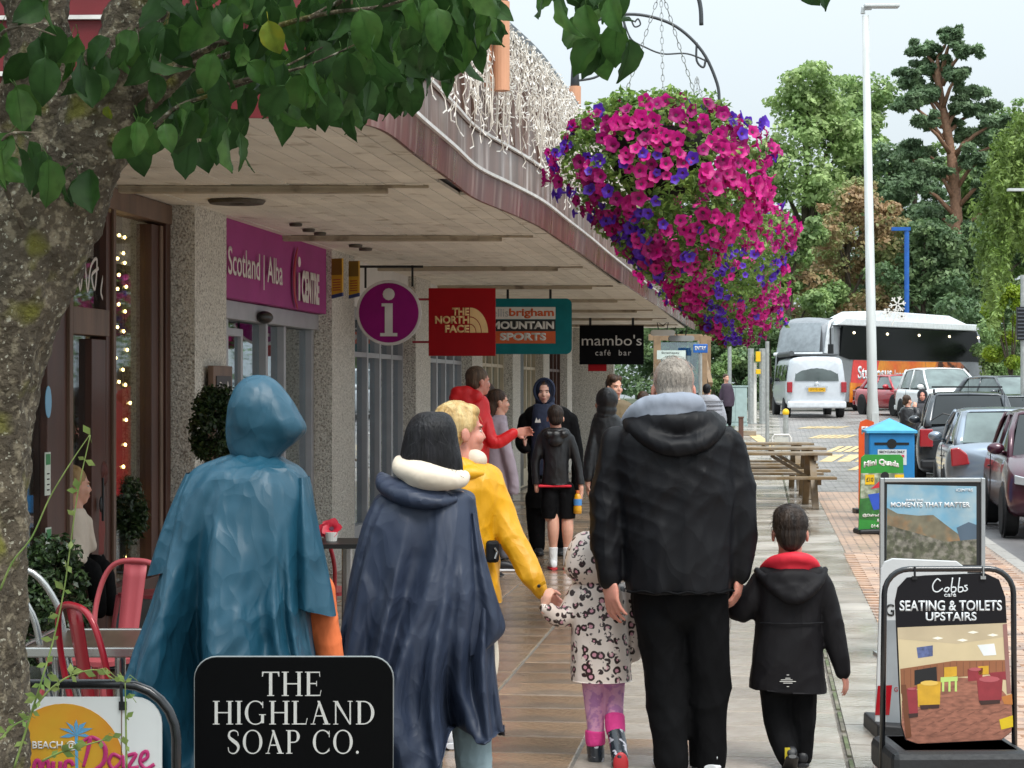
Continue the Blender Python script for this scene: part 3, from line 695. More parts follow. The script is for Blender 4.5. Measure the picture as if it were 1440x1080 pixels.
def rrect(w, h, r, n=5, corners=(1, 1, 1, 1)):
    out = []
    for ci, (sx, sz, a0) in enumerate(((1, 1, 0), (-1, 1, 90), (-1, -1, 180), (1, -1, 270))):
        rr = r if corners[ci] else 0
        for j in range(n+1):
            a = rad(a0+90*j/n); out.append((sx*(w/2-rr)+rr*math.cos(a), sz*(h/2-rr)+rr*math.sin(a)))
            if rr == 0: break
    return out
q = MB(); q.prism(rrect(120*k, 78*k, 8*k), -.05, .05); q.build('panel', mat('teal', '0a6f76', .55, spec=.2), t)
q = MB(); q.prism([(-55*k, 10*k), (37*k, 10*k), (37*k, 27*k), (-55*k, 27*k)], -.054, -.05); q.build('white_band', M_white, t)
q = MB(); q.prism([(-55*k, -6.6*k), (37*k, -6.6*k), (37*k, 9.2*k), (-55*k, 9.2*k)], -.054, -.05); q.build('black_band', M_black, t)
q = MB(); q.prism([(-55*k, -24*k), (37*k, -24*k), (37*k, -7*k), (-55*k, -7*k)], -.054, -.05); M_or = mat('sign_orange', 'cf5a23', .4); q.build('orange_band', M_or, t)
text(t, 'ellis', -51*k, 13.5*k, 22*k, 11*k, M_grey, y=-.055, bold=-.005); text(t, 'brigham', -28*k, 11*k, 63*k, 14*k, M_or, y=-.055, bold=.03)
text(t, 'MOUNTAIN', -53*k, -4*k, 88*k, 11*k, M_white, y=-.055, bold=.045); text(t, 'SPORTS', -41*k, -20*k, 65*k, 11*k, M_white, y=-.055, bold=.05)
q = MB(); q.box((-30*k, 0, 45*k), (.03, .03, 14*k)); q.box((30*k, 0, 45*k), (.03, .03, 14*k)); q.build('bracket', M_black, t)
d = 36; s_ = F/d; k = 1/s_
t = thing('black_cafe_sign', 'black rectangular sign reading mambo\'s café bar in pale rounded letters', 'sign', sign_pos(860, 485, d))
q = MB(); q.box((0, 0, 0), (90*k, .12, 55*k)); q.build('panel', mat('sign_black', '040509', .6, spec=.12), t)
text(t, "mambo's", -42*k, -1*k, 84*k, 15*k, M_ltgrey, y=-.063, bold=.0, spacing=1.0); text(t, 'café  bar', -23*k, -15*k, 50*k, 8*k, M_ltgrey, y=-.063, spacing=1.25)
q = MB(); q.box((-20*k, 0, -32*k), (26*k, .05, 10*k)); q.build('red_tab', mat('tnf_red', '8c101b'), t)
q = MB(); q.box((-30*k, 0, 32*k), (.04, .04, 12*k)); q.box((30*k, 0, 32*k), (.04, .04, 12*k)); q.build('bracket', M_black, t)
# heaters / cameras under the far canopy
for i, (px, py, w, lb) in enumerate([(932, 468, 34, 'long white lamp unit under the far end of the canopy'), (958, 476, 36, 'grey lower heater bar hanging under the far end of the canopy')]):
    d = 40; k = d/F; t = thing('canopy_heater', lb, 'heater', sign_pos(px, py, d)); q = MB()
    q.prism(rrect(w*k, 8*k, 4*k), -.1, .1); q.build('housing', M_white if i == 0 else mat('heater_grey', '8b8c8c', .5), t)
    q = MB(); q.tube([(-6*k, 0, 4*k), (-8*k, 0, 16*k), (0, 0, 10*k), (8*k, 0, 16*k), (6*k, 0, 4*k)], .012, 6); q.build('wire_bracket', M_black, t)
# ============================================================ fascia lights, tubes, brackets, baskets
Mic = mat('icicle_cable', 'd8d0c4', .5, var=.1)
cab = MB(); bul = MB()
def edge_at(s):   # s = index float
    i = int(s); f = s-i; e = edge[i].lerp(edge[min(i+1, len(edge)-1)], f); t = (edge[min(i+1, len(edge)-1)]-edge[i]).normalized(); return e, Vector((t.y, -t.x, 0))
ST = []
s = 20.0
while s < len(edge)-1.5:
    e, nr = edge_at(s)
    ln = R.uniform(.2, .72) if R.random() < .85 else R.uniform(.7, .95); z = ZS+1.18; path = []
    off = .05
    while z > ZS+1.18-ln:
        path.append(e+nr*(off+R.uniform(0, .03))+Vector((R.uniform(-.025, .025), R.uniform(-.03, .03), z)))
        if R.random() < .6:
            b = path[-1]; dr = Vector((R.uniform(-1, 1), R.uniform(-1, 0), R.uniform(-1, .1))).normalized()
            bul.beam(b, b+dr*.032, .007, .007)
        z -= R.uniform(.04, .07)
    if len(path) > 2: cab.tube(path, .0033, 4, caps=False)
    s += R.uniform(.06, .13)*(1 if s < 52 else .6)
# loose swags
for k_ in range(40):
    s0 = R.uniform(20, 60); path = []
    for j in range(7):
        e, nr = edge_at(min(s0+j*.12, len(edge)-1.6)); path.append(e+nr*(.06+R.uniform(0, .04))+Vector((0, 0, ZS+.55+R.uniform(-.15, .35))))
    cab.tube(catmull([tuple(p) for p in path], 3), .0035, 4, caps=False)
ic = cab.build('icicle_lights', Mic, None, kind='stuff'); tag(ic, 'tangled white icicle light strings hanging over the copper upstand', 'string lights')
bul.build('bulbs', mat('icicle_bulb', 'efece6', .3), ic, kind='stuff')
M_tc = mat('terracotta_tube', 'd39a78', .6, var=.12, scale=10, streak=(1, 1, .3))
M_iron = mat('wrought_iron', '3b3f42', .5, var=.2)
def tube_pos(i):
    u = 14.0+5.3*i; return L(u, 2.13 if i else 2.12)
B_SP = []
for i in range(4):
    p = tube_pos(i); p.z = ZS+.68 if i else ZS+.68
    if i == 1: p.z = ZS+.9-.02
    lb = ['nearest', 'second', 'third', 'fourth'][i]
    t = thing('bracket_post', ['terracotta coloured post sleeve nearest, wrapped in white light strings', 'second terracotta post sleeve, just left of the big flower basket', 'third post sleeve, behind the flowers', 'fourth and farthest post sleeve on the canopy, behind the flowers'][i], 'bracket post', p, 0, group='post sleeves along the canopy')
    q = MB(); q.lathe([(.053, 0), (.053, .57)], n=16); q.lathe([(.03, 0), (.03, .56)], c=(-.085, .02, 0), n=12); q.build('sleeve', M_tc, t, smooth=False)
    q = MB(); q.tube([(0, 0, .5), (0, 0, .70), (.0, 0, .9)], [.045, .035, .022], 10)
    # crook arm: up and over to the right, scrolls, hook
    A = 1.08
    q.tube(catmull([(0, 0, .85), (.02, 0, 1.0), (.12, 0, 1.12), (.35, 0, 1.20), (.62, 0, 1.20), (.9, 0, 1.10), (1.13, 0, .88), (1.26, 0, .60), (1.28, 0, .42)], 6), .014, 8)
    q.tube(catmull([(0, 0, .62), (.20, 0, .66), (.33, 0, .80), (.42, 0, .98), (.44, 0, 1.12), (.40, 0, 1.2)], 6), .011, 8)
    q.tube(catmull([(.44, 0, 1.13), (.50, 0, .99), (.62, 0, .92), (.78, 0, .86), (1.0, 0, .86), (1.2, 0, .78)], 6), .008, 6)
    q.tube(catmull([(.50, 0, 1.16), (.53, 0, 1.10), (.58, 0, 1.12), (.56, 0, 1.17), (.53, 0, 1.14)], 5), .008, 6)
    q.tube(catmull([(A, 0, .96), (A, 0, .80), (A+.06, 0, .74), (A+.08, 0, .82)], 5), .010, 6)
    q.build('scroll_arm', M_iron, t, smooth=True)
    B_SP.append(p+Vector((A, -.02, 0)))
# ============================================================ VEHICLES
M_tyre = mat('tyre', '1a1a1b', .8, var=.2); M_rim = mat('alloy', '9a9c9e', .35, metal=.7)
M_cglass = mat('car_glass', '1a1f21', .05, spec=.5, var=.3, scale=1.5); M_cglassl = mat('car_glass_light', '5f6d6b', .08, spec=.6, coat=.3, var=.35, scale=2.5)
M_trim = mat('black_trim', '16171a', .5); M_tail = mat('tail_red', '9c1420', .15, coat=1); M_head = mat('headlamp', 'c9ced2', .08, metal=.4, coat=1); M_plw = mat('plate_white', 'e4e4e0', .4); M_ply = mat('plate_yellow', 'd9a511', .4)
M_seat = mat('car_seat', '26282b', .8)
def wheel(parent, x, y, r, w=.20, spokes=5):
    side = 1 if x > 0 else -1
    T = Matrix.Rotation(rad(90), 3, 'Y')
    o = thing_part = bpy.data.objects.new('wheel', None)
    q = MB(); prof = [(r*.66, -w/2), (r*.93, -w/2), (r, -w*.36), (r, w*.36), (r*.93, w/2), (r*.66, w/2)]
    q.lathe([(a, b) for a, b in prof], (x, y, r), 26, T); bpy.data.objects.remove(o)
    ty = q.build('wheel', M_tyre, parent, smooth=False)
    q = MB(); q.lathe([(r*.67, w*.40*side), (r*.60, w*.30*side), (r*.58, -w*.1)], (x, y, r), 24, T) if side > 0 else q.lathe([(r*.58, w*.1), (r*.60, -w*.30), (r*.67, -w*.40)], (x, y, r), 24, T)
    q.lathe([(r*.16, .0), (r*.14, w*.34*side)], (x, y, r), 12, T)
    for k in range(spokes):
        a = 2*math.pi*k/spokes+.3; c, s_ = math.cos(a), math.sin(a); xx = x+side*w*.30
        q.beam((xx, y+c*r*.08, r+s_*r*.08), (xx+side*.01, y+c*r*.62, r+s_*r*.62), r*.16, .03, up=(1, 0, 0))
    rim = q.build('rim', M_rim, ty)
    q = MB(); q.lathe([(r*.58, 0), (0.01, 0)], (x+side*w*.05, y, r), 16, T); q.build('brake_disc', M_trim, ty)
def car(name, label, cat, loc, rz, col, Lc, Wc, Hc, st, zb=.92, hood=None, wr=.31, axles=(-1.25, 1.3), plate=('', ''), metal=.3, glass=None, group=None, tail='hatch', roofrails=False, lampcol=None):
    """st: dict with profile: front end y=+L/2. keys: ws0 (windscreen base y), ws1 (windscreen top y), rs1 (rear screen top y), rs0 (rear screen base y), hz (bonnet front height)"""
    glass = glass or M_cglass
    t = thing(name, label, cat, loc, rz, group)
    paint = mat('paint_'+col, col, .28, metal=metal, var=.06, scale=2, coat=.8, bump=.03, bscale=80)
    yf, yr = Lc/2, -Lc/2; w = Wc/2; sill = .22
    def zt(y):   # top of the lower body
        if y > st['ws0']:
            f = (y-st['ws0'])/(yf-st['ws0']); return zb+.04 - (zb+.04-st['hz'])*f**1.6
        if y < st['rs0']:
            f = (st['rs0']-y)/(st['rs0']-yr+1e-6); return zb+.06-.06*f
        return zb+.05*(st['ws0']-y)/(st['ws0']-st['rs0'])*.8
    rings = []; N = 22
    for i in range(N+1):
        f = i/N; y = yr+(yf-yr)*f; e = 1-abs(2*f-1); k = 1-.17*(1-min(1, e/.16))**2.0
        end = min(1, e/.03)
        ww = w*k; z1 = zt(y); z0 = sill+.10*(1-min(1, e/.12))
        zc = z0+(z1-z0)*.5
        if end < 1: z1 = zc+(z1-zc)*.80; z0 = zc-(zc-z0)*.85
        half = [(ww*.86, z0), (ww*.965, z0+.07), (ww, z0+(z1-z0)*.42), (ww*.985, z0+(z1-z0)*.72), (ww*.94, z1-.03), (ww*.87, z1+.0), (ww*.5, z1+.035), (0, z1+.045)]
        ring = [(x, y, z) for x, z in half]+[(-x, y, z) for x, z in reversed(half[:-1])]
        rings.append(ring)
    q = MB(); q.loft(rings); body = q.build('body', paint, t, smooth=True, sub=1)
    # wheel-arch liners and wheels
    for ya in axles:
        for sx in (-1, 1):
            q = MB(); q.lathe([(wr*1.13, -.01), (wr*1.13, .012)], (sx*(w*.985), ya, wr*1.02), 24, Matrix.Rotation(rad(90), 3, 'Y')); q.build('wheel_arch', M_trim, t)
            wheel(t, sx*(w-.08), ya, wr)
    # cabin
    hw0, hw1 = w*.88, w*.70; zr = Hc
    P = lambda y, z, hw, s: Vector((s*hw, y, z))
    A = [(st['ws0'], zb+.02, hw0), (st['ws1'], zr-.05, hw1)]; D = [(st['rs0'], zb+.06, hw0*.96), (st['rs1'], zr-.06, hw1*.98)]
    # roof
    q = MB(); rr = []
    for i in range(9):
        f = i/8; y = A[1][0]+(D[1][0]-A[1][0])*f; zz = zr-.05+.05*math.sin(math.pi*(f*.8+.15))
        rr.append([(hw1*1.02, y, zz-.06), (hw1*1.0, y, zz-.015), (hw1*.8, y, zz+.012), (0, y, zz+.025), (-hw1*.8, y, zz+.012), (-hw1*1.0, y, zz-.015), (-hw1*1.02, y, zz-.06)])
    q.loft(rr, closed=False); o = q.build('roof', paint, t, smooth=True); sm = o.modifiers.new('s', 'SOLIDIFY'); sm.thickness = .03
    # screens
    q = MB(); q.patch(P(A[0][0], A[0][1], hw0*.95, -1), P(A[0][0], A[0][1], hw0*.95, 1), P(A[1][0], A[1][1]+.0, hw1*.95, 1), P(A[1][0], A[1][1], hw1*.95, -1), 8, 5, .07, (0, 1, .3)); q.build('windscreen', glass, t, smooth=True)
    q = MB(); q.patch(P(D[0][0], D[0][1], hw0*.86, 1), P(D[0][0], D[0][1], hw0*.86, -1), P(D[1][0], D[1][1], hw1*.93, -1), P(D[1][0], D[1][1], hw1*.93, 1), 8, 5, .06, (0, -1, .3)); q.build('rear_window', glass, t, smooth=True)
    ym = (st['ws1']+st['rs1'])/2+.05
    for s in (-1, 1):
        n_ = (s, 0, .35)
        fb = [A[0][0]-.12, ym]; ft = [A[1][0]-.06, ym]
        q = MB(); q.patch(P(fb[0], zb+.04, hw0*.985, s), P(fb[1]+.03, zb+.05, hw0*.995, s), P(ft[1]+.03, zr-.08, hw1*1.0, s), P(ft[0], zr-.08, hw1*1.0, s), 5, 4, .015, n_); q.build('side_window', glass, t, smooth=True)
        q = MB(); q.patch(P(ym-.03, zb+.05, hw0*.995, s), P(D[0][0]+.32, zb+.07, hw0*.97, s), P(D[1][0]+.16, zr-.09, hw1*.99, s), P(ym-.03, zr-.08, hw1*1.0, s), 5, 4, .015, n_); q.build('side_window', glass, t, smooth=True)
        q = MB(); q.tube([P(A[0][0]+.02, A[0][1]-.03, hw0*.99, s), P((A[0][0]+A[1][0])/2-.02, (A[0][1]+A[1][1])/2+.04, (hw0+hw1)/2*1.02, s), P(A[1][0], A[1][1], hw1*1.0, s)], .038, 8); q.build('pillar', paint, t, smooth=True); q = MB()
        q.tube([P(ym, zb, hw0*1.0, s), P(ym, zr-.06, hw1*1.0, s)], .03, 8)
        q.build('pillar', paint, t, smooth=True)
        q = MB(); q.patch(P(D[0][0]+.34, zb-.0, hw0*.985, s), P(D[0][0]-.02, zb+.02, hw0*.97, s), P(D[1][0]-.02, zr-.05, hw1*.995, s), P(D[1][0]+.15, zr-.06, hw1*1.0, s), 4, 4, .02, n_)
        q.patch(P(D[0][0]-.02, zb+.02, hw0*.97, s), P(D[0][0]-.03, zb+.02, hw0*.80, s), P(D[1][0]-.03, zr-.05, hw1*.88, s), P(D[1][0]-.02, zr-.05, hw1*.995, s), 4, 4, .02, (0, -1, .3)); o = q.build('rear_quarter', paint, t, smooth=True); sm = o.modifiers.new('s', 'SOLIDIFY'); sm.thickness = .02
        # mirror
        q = MB(); mx, my, mz = s*(hw0+.13), A[0][0]-.32, zb+.10
        q.ell((mx, my, mz), (.11, .07, .075), 12, 8); q.beam((s*hw0*.98, my+.02, mz-.05), (mx, my, mz-.03), .05, .03); q.build('wing_mirror', paint, t, smooth=True)
        # door lines and handles
        q = MB(); q.beam((s*w*1.0, ym-.1, .35), (s*w*.985, ym-.1, zb), .006, .012, up=(1, 0, 0)); q.beam((s*(w*1.0), ym+.15-.1-.35, zb*.83), (s*(w*1.0), ym-.32+.15, zb*.83), .03, .02); q.build('door_handle', M_trim, t)
    # interior
    q = MB()
    for sx in (-.36, .36):
        for y in (.25, -.75): q.box((sx, y, zb+.0), (.44, .14, .5)); q.box((sx, y, zb+.36), (.24, .09, .18))
    q.build('seats', M_seat, t, bevel=.03)
    # ends
    if tail:
        for s in (-1, 1):
            q = MB(); q.prism([(s*w*.62, zb*.74), (s*w*.91, zb*.70), (s*w*.93, zb*.98), (s*w*.80, zb*1.0), (s*w*.66, zb*.90)] if tail != 'square' else [(s*w*.68, zb*.68), (s*w*.93, zb*.68), (s*w*.93, zb*.98), (s*w*.68, zb*.98)], yr-.015, yr+.25)
            q.build('tail_light', M_tail, t, bevel=.02)
        q = MB(); q.box((0, yr-.0, .42), (Wc*.92, .12, .16)); q.build('rear_bumper', paint if tail != 'square' else M_trim, t, bevel=.04)
        q = MB(); q.box((0, yr-.012, .62), (.52, .02, .11)); pp = q.build('number_plate', M_ply, t)
        if plate[1]: text(pp, plate[1], -.23, .585, .46, .075, M_trim, y=yr-.024)
    for s in (-1, 1):
        q = MB(); q.prism([(s*w*.55, st['hz']-.10), (s*w*.90, st['hz']-.06), (s*w*.90, st['hz']+.05), (s*w*.66, st['hz']+.0)], yf-.28, yf-.02, lambda x, y, z: (x, y-(abs(x)/w-.5)*.25+.06, z)); q.build('headlight', lampcol or M_head, t, bevel=.01)
    q = MB(); q.prism([(-w*.5, .34), (w*.5, .34), (w*.42, .52), (-w*.42, .52)], yf-.02, yf+.015); q.prism([(-w*.36, .58), (w*.36, .58), (w*.38, .64), (-w*.38, .64)], yf-.02, yf+.012); q.build('grille', M_trim, t)
    q = MB(); q.box((0, yf+.018, .545), (.52, .02, .10)); pp = q.build('number_plate', M_plw, t)
    if plate[0]: 
        o = text(pp, plate[0], -.23, .51, .46, .07, M_trim, y=0); o.matrix_local = Matrix.Translation((0, yf+.03, 0)) @ Matrix.Rotation(math.pi, 4, 'Z')
    if roofrails:
        for s in (-1, 1):
            q = MB(); q.tube([(s*hw1*.92, A[1][0]-.1, zr-.03), (s*hw1*.92, A[1][0]-.25, zr+.05), (s*hw1*.92, D[1][0]+.25, zr+.05), (s*hw1*.92, D[1][0]+.1, zr-.03)], .016, 6); q.build('roof_rail', M_trim, t)
    q = MB(); q.tube([(0, D[1][0]+.15, zr-.02), (0, D[1][0]-.02, zr+.22)], .004, 5); q.build('aerial', M_trim, t)
    return t
def rz_(u_angle): return -AX+u_angle
HB = dict(ws0=1.05, ws1=.35, rs1=-1.25, rs0=-1.75, hz=.72)
# parked row, right of the kerb
d = 37.5; x = X(1366, d)
t = car('parked_car', 'dark grey parked suv seen from behind with square red tail lights and roof bars', 'car', (x+.25, d+1.6, -.10), -.185, '33383e', 4.3, 1.82, 1.66, dict(ws0=1.15, ws1=.35, rs1=-1.55, rs0=-1.98, hz=.86), zb=1.05, wr=.34, plate=('SV19', 'SV19 KXE'), tail='square', roofrails=True)
q = MB()
q.beam((-.62, -.6, 1.76), (.62, -.6, 1.76), .07, .03); q.beam((-.62, .3, 1.76), (.62, .3, 1.76), .07, .03); q.build('roof_bar', M_trim, t)
q = MB(); q.tube([(-.65, -2.14, 1.18), (-.45, -2.10, 1.30), (-.1, -2.06, 1.21)], .012, 5); q.build('rear_wiper', M_trim, t)
d = 30.5; x = X(1430, d)
t = car('parked_car', 'silver blue parked hatchback with teardrop red tail light and round rear screen', 'car', (x+.12, d+1.7, -.13), -.15, '8d98a5', 4.0, 1.75, 1.47, HB, zb=.93, wr=.31, plate=('', 'SH09 VTC'), metal=.6, glass=M_cglassl)
d = 25.6
car('parked_car', 'maroon parked hatchback facing the camera with silver wheel and folded out mirror', 'car', (X(1440, d)+.88, d+1.6, -.16), math.pi-AX-.02, '4a1f30', 4.0, 1.75, 1.52, HB, zb=.95, wr=.31, plate=('SF14', ''), tail=None)
d = 22.2
car('parked_car', 'pale silver suv at the right edge of the photo, only wheel and wing showing', 'car', (X(1440, d)+1.42, d-.6, -.17), math.pi-AX+.02, 'b7bbb8', 4.4, 1.85, 1.68, HB, zb=1.02, wr=.35, tail=None)
# vehicles facing us at the top of the street
def zs(y): return gh(y)+.01
car('car', 'white people carrier facing the camera in front of the orange coach', 'car', (X(1336, 65), 66.5, zs(65)-.0), math.pi+.10, 'e9ebea', 4.4, 1.83, 1.66, dict(ws0=1.35, ws1=.35, rs1=-1.6, rs0=-2.0, hz=.80), zb=.98, wr=.33, plate=('SK11 WDN', ''), tail='x', glass=M_cglassl, metal=0, lampcol=mat('lamp_on', 'fff0d8', .3, emit=('ffe0b0', 3)))
car('car', 'red low car with one lit headlamp facing the camera beside the lamp column', 'car', (X(1285, 69), 71, zs(70)), math.pi+.25, 'b3202f', 4.3, 1.84, 1.35, HB, zb=.86, wr=.33, plate=('NX07', ''), glass=M_cglassl, metal=.1, lampcol=mat('lamp_on2', 'ffe8c8', .3, emit=('ffd9a0', 5)))
car('car', 'dark grey family car facing the camera under the yellow hedge', 'car', (X(1428, 62), 63, zs(62)), math.pi+.35, '3f454b', 4.5, 1.83, 1.50, HB, zb=.93, wr=.33, plate=('', ''), glass=M_cglassl)
car('parked_car', 'dark parked car half hidden behind the roof of the silver blue hatchback', 'car', (X(1446, 47), 48.5, -.02), -AX+.1, '2c3a40', 4.2, 1.8, 1.5, HB, zb=.93, wr=.32)
# ---- camper van (rear towards us)
d = 68
van = thing('camper_van', 'silver camper van seen from behind with roof awning, parked before the coaches', 'van', (X(1150, d), d+2.4, zs(d)), -AX+.10)
vp = mat('paint_van', 'cdd2d8', .3, metal=.2, coat=.6, var=.05)
q = MB(); rings = []
for y, k, dz in ((-2.45, .97, .05), (-2.38, 1, 0), (-1.5, 1, 0), (1.0, 1, 0), (1.55, 1, -.0), (1.9, .98, -.75), (2.3, .93, -.85), (2.45, .85, -.95)):
    w = .95*k; zt = 1.93+dz; hb = 1.15 if zt > 1.3 else zt-.05
    w2 = w*.90 if zt > 1.3 else w*.93
    half = [(w*.90, .32), (w, .45), (w, .8), (w*.99, hb), (w2*1.0, zt-.12), (w2*.93, zt-.02), (w2*.5, zt+.02), (0, zt+.025)]
    if zt < 1.3: half[4] = (w*.96, zt-.02); half[5] = (w*.9, zt)
    rings.append([(a, y, b) for a, b in half]+[(-a, y, b) for a, b in reversed(half[:-1])])
q.loft(rings); q.build('body', vp, van, smooth=True, sub=1)
q = MB(); q.patch((.70, -2.46, 1.18), (-.70, -2.46, 1.18), (-.64, -2.40, 1.72), (.64, -2.40, 1.72), 6, 4, .03, (0, -1, .05)); q.build('rear_window', mat('van_glass', '46504f', .06, coat=1, var=.3, scale=2), van, smooth=True)
for s in (-1, 1):
    for y0, y1 in ((-2.1, -1.0), (-.9, .2), (.3, 1.3)):
        q = MB(); q.patch((s*.955, y0, 1.18), (s*.955, y1, 1.18), (s*.89, y1-.05, 1.70), (s*.89, y0+.05, 1.70), 3, 3, .01, (s, 0, 0)); q.build('side_window', M_cglass, van)
    q = MB(); q.box((s*.86, -2.44, .98), (.17, .10, .34)); q.build('tail_light', M_tail, van, bevel=.02)
    q = MB(); q.ell((s*1.08, 1.5, 1.2), (.10, .07, .13)); q.build('wing_mirror', M_trim, van, smooth=True)
    for y in (-1.55, 1.55): wheel(van, s*.86, y, .33, .22)
q = MB(); q.box((0, -2.47, .42), (1.86, .20, .22)); q.build('rear_bumper', mat('van_bumper', 'd2d6da', .4), van, bevel=.05)
q = MB(); q.box((0, -2.50, .90), (.54, .02, .13)); pp = q.build('number_plate', M_ply, van); text(pp, 'GY12 OKJ', -.23, .86, .46, .08, M_trim, y=-2.512)
q = MB(); q.box((0, -2.495, .99), (.7, .03, .04)); q.ell((0, -2.47, 1.08), (.07, .02, .07)); q.build('tailgate_trim', M_head, van)
q = MB(); q.tube([(-.78, -2.3, 2.06), (-.78, 1.3, 2.06)], .09, 10); q.box((.02, -.6, 2.02), (1.45, 3.2, .06)); q.build('roof_awning', mat('awning', '4c4f52', .6), van, bevel=.01)
# ---- coaches
M_cs = mat('coach_silver', '8b8e92', .35, metal=.5, coat=.5, var=.08); M_cw = mat('coach_white', 'd5d9dc', .35, coat=.3); M_cg = mat('coach_glass', '07090a', .25, spec=.15)
ca = W(1166, 575, 80); cb = W(1384, 575, 90); ca.z = cb.z = 0
ang = math.atan2((cb-ca).y, (cb-ca).x)
coach = thing('coach', 'long silver touring coach with orange Studiosus livery and dark window band', 'coach', (ca.x, ca.y, .74), ang)
Lk = (cb-ca).length; H = 3.55
# local x along the visible side (front at x=0), y depth away, z up
def coach_ring(x, k, dz=0, dx=0):
    w = 2.5; pts = [(-.0, .35), (0.0, 1.0), (0.0, 2.1), (.05, 2.6), (.12, H-.35+dz), (.30, H-.1+dz), (.7, H+dz), (1.25, H+.03+dz), (1.8, H+dz), (2.2, H-.1+dz), (2.38, H-.35+dz), (2.5, 2.1), (2.5, 1.0), (2.5, .35)]
    return [(x+dx*max(0, (z-1.4)), 1.25+(y-1.25)*k, z) for y, z in pts]
q = MB(); q.loft([coach_ring(-.10, .80, -.25, .16), coach_ring(.02, .95, -.12, .16), coach_ring(.35, 1, 0, .10), coach_ring(2, 1), coach_ring(Lk-1, 1), coach_ring(Lk-.15, .98, -.05), coach_ring(Lk, .90, -.2)])
q.build('body', M_cs, coach, smooth=False, bevel=.03)
q = MB(); q.prism([(1.3, H+.02), (Lk-.2, H-.08), (Lk-1.0, H+.05), (Lk-2.4, H+.33), (4.6, H+.38), (3.6, H+.1)], .35, 2.15); q.build('roof_unit', M_cw, coach, bevel=.06)
q = MB(); q.prism([(.5, H-.28), (Lk-.2, H-.28), (Lk-.7, H+.0), (1.2, H+.0)], -.02, .4); q.build('roof_edge', M_cw, coach, bevel=.04)
q = MB(); q.prism([(.75, 2.12), (1.5, 1.98), (Lk-.35, 1.98), (Lk-.35, 2.15), (Lk-.75, 3.22), (.98, 3.22)], -.035, .05); q.build('window_band', M_cg, coach)
for i in range(5):
    q = MB(); q.ell((1.8+i*2.6, -.04, 3.0), (.10, .02, .05)); q.build('reading_lamp', mat('lamp_dim', 'fff3d0', .4, emit=('ffe9c0', 1.5)), coach)
q = MB(); q.patch((-.12, .35, 2.25), (-.12, 2.2, 2.25), (.20, 2.1, 3.35), (.20, .45, 3.35), 6, 5, .12, (-1, 0, .3)); q.build('upper_windscreen', mat('coach_screen', '8a9196', .2, coat=.6, metal=.3, var=.15), coach, smooth=True)
q = MB(); q.patch((-.17, .35, 1.2), (-.17, 2.2, 1.2), (-.14, 2.2, 2.1), (-.14, .35, 2.1), 6, 5, .08, (-1, 0, 0)); q.build('windscreen', M_cg, coach, smooth=True)
q = MB(); q.tube([(-.15, .2, 2.17), (-.27, 1.25, 2.17), (-.15, 2.3, 2.17)], .07, 8); q.tube([(-.05, .12, 2.2), (.05, .10, 2.8), (.25, .12, 3.35), (.7, .15, 3.5)], .07, 8); q.build('screen_bar', M_cw, coach)
q = MB(); q.box((-.16, 1.25, .75), (.12, 2.2, .5)); fb = q.build('front_panel', mat('coach_front', 'a9afb5', .35, metal=.4, coat=.5), coach, bevel=.06)
for y in (.4, 2.1):
    q = MB(); q.ell((-.2, y, .8), (.08, .26, .12)); q.build('headlight', M_head, coach, smooth=True)
q = MB(); q.tube([(.1, -.05, 3.25), (-.35, -.25, 3.1), (-.4, -.3, 2.5)], .03, 6); q.box((-.4, -.3, 2.3), (.08, .2, .45)); q.build('mirror_arm', M_trim, coach)
liv = ['c8452f', 'd76a1f', 'd98a1e', 'cf9f3a']
q = MB(); q.cm = 0; q.prism([(1.6, 1.10), (3.4, 1.0), (3.8, 1.95), (1.8, 1.96)], -.022, .02); q.build('livery_red', mat('livery_red', 'cf3f3a', .4), coach)
q = MB(); q.prism([(3.4, .99), (8.1, 1.12), (8.6, 1.95), (3.8, 1.95)], -.024, .02); q.build('livery_orange', mat('livery_orange', 'd9892a', .4, col2='d7551f', c2scale=.7, var=.1, c2lo=.4, c2hi=.65), coach)
q = MB(); q.prism([(1.5, .35), (3.5, .35), (4.4, 1.0), (1.55, 1.1)], -.026, .02); q.build('livery_amber', mat('livery_amber', 'd98620', .4, col2='c9541c', c2scale=.8), coach)
q = MB(); q.prism([(3.6, .7), (5.8, .62), (6.6, .95), (4.2, 1.1)], -.028, .02); q.build('livery_blue', mat('livery_blue', '6f9dc0', .4, var=.2), coach)
q = MB(); q.prism([(8.0, 1.12), (11.2, .9), (11.4, 1.6), (10.6, 1.95), (8.5, 1.95)], -.026, .02); q.build('livery_portrait', mat('livery_portrait', 'b0643a', .4, col2='3a2118', c2scale=1.1, c2lo=.47, c2hi=.52), coach)
text(coach, 'Studiosus', 2.1, 1.22, 2.7, .52, M_cw, y=-.031, bold=.03); text(coach, 'Intensiverleben', 5.0, 1.25, 3.2, .36, M_cw, y=-.031, bold=.0)
q = MB()
for i in range(7): q.box((Lk-1.1, -.03, .55+i*.12), (1.1, .04, .05))
q.build('louvre', M_cg, coach)
for x in (2.2, Lk-3.2):
    q = MB(); q.lathe([(.58, -.03), (.58, .02)], (x, 0, .52), 20, Matrix.Rotation(rad(90), 3, 'X')); q.build('wheel_arch', M_trim, coach)
    q = MB(); q.lathe([(.48, -.05), (.48, .2)], (x, 0, .48), 20, Matrix.Rotation(rad(90), 3, 'X')); w_ = q.build('wheel', M_tyre, coach); q = MB(); q.lathe([(.26, .055), (.22, .03)], (x, 0, .48), 16, Matrix.Rotation(rad(90), 3, 'X')); q.build('rim', M_rim, w_)
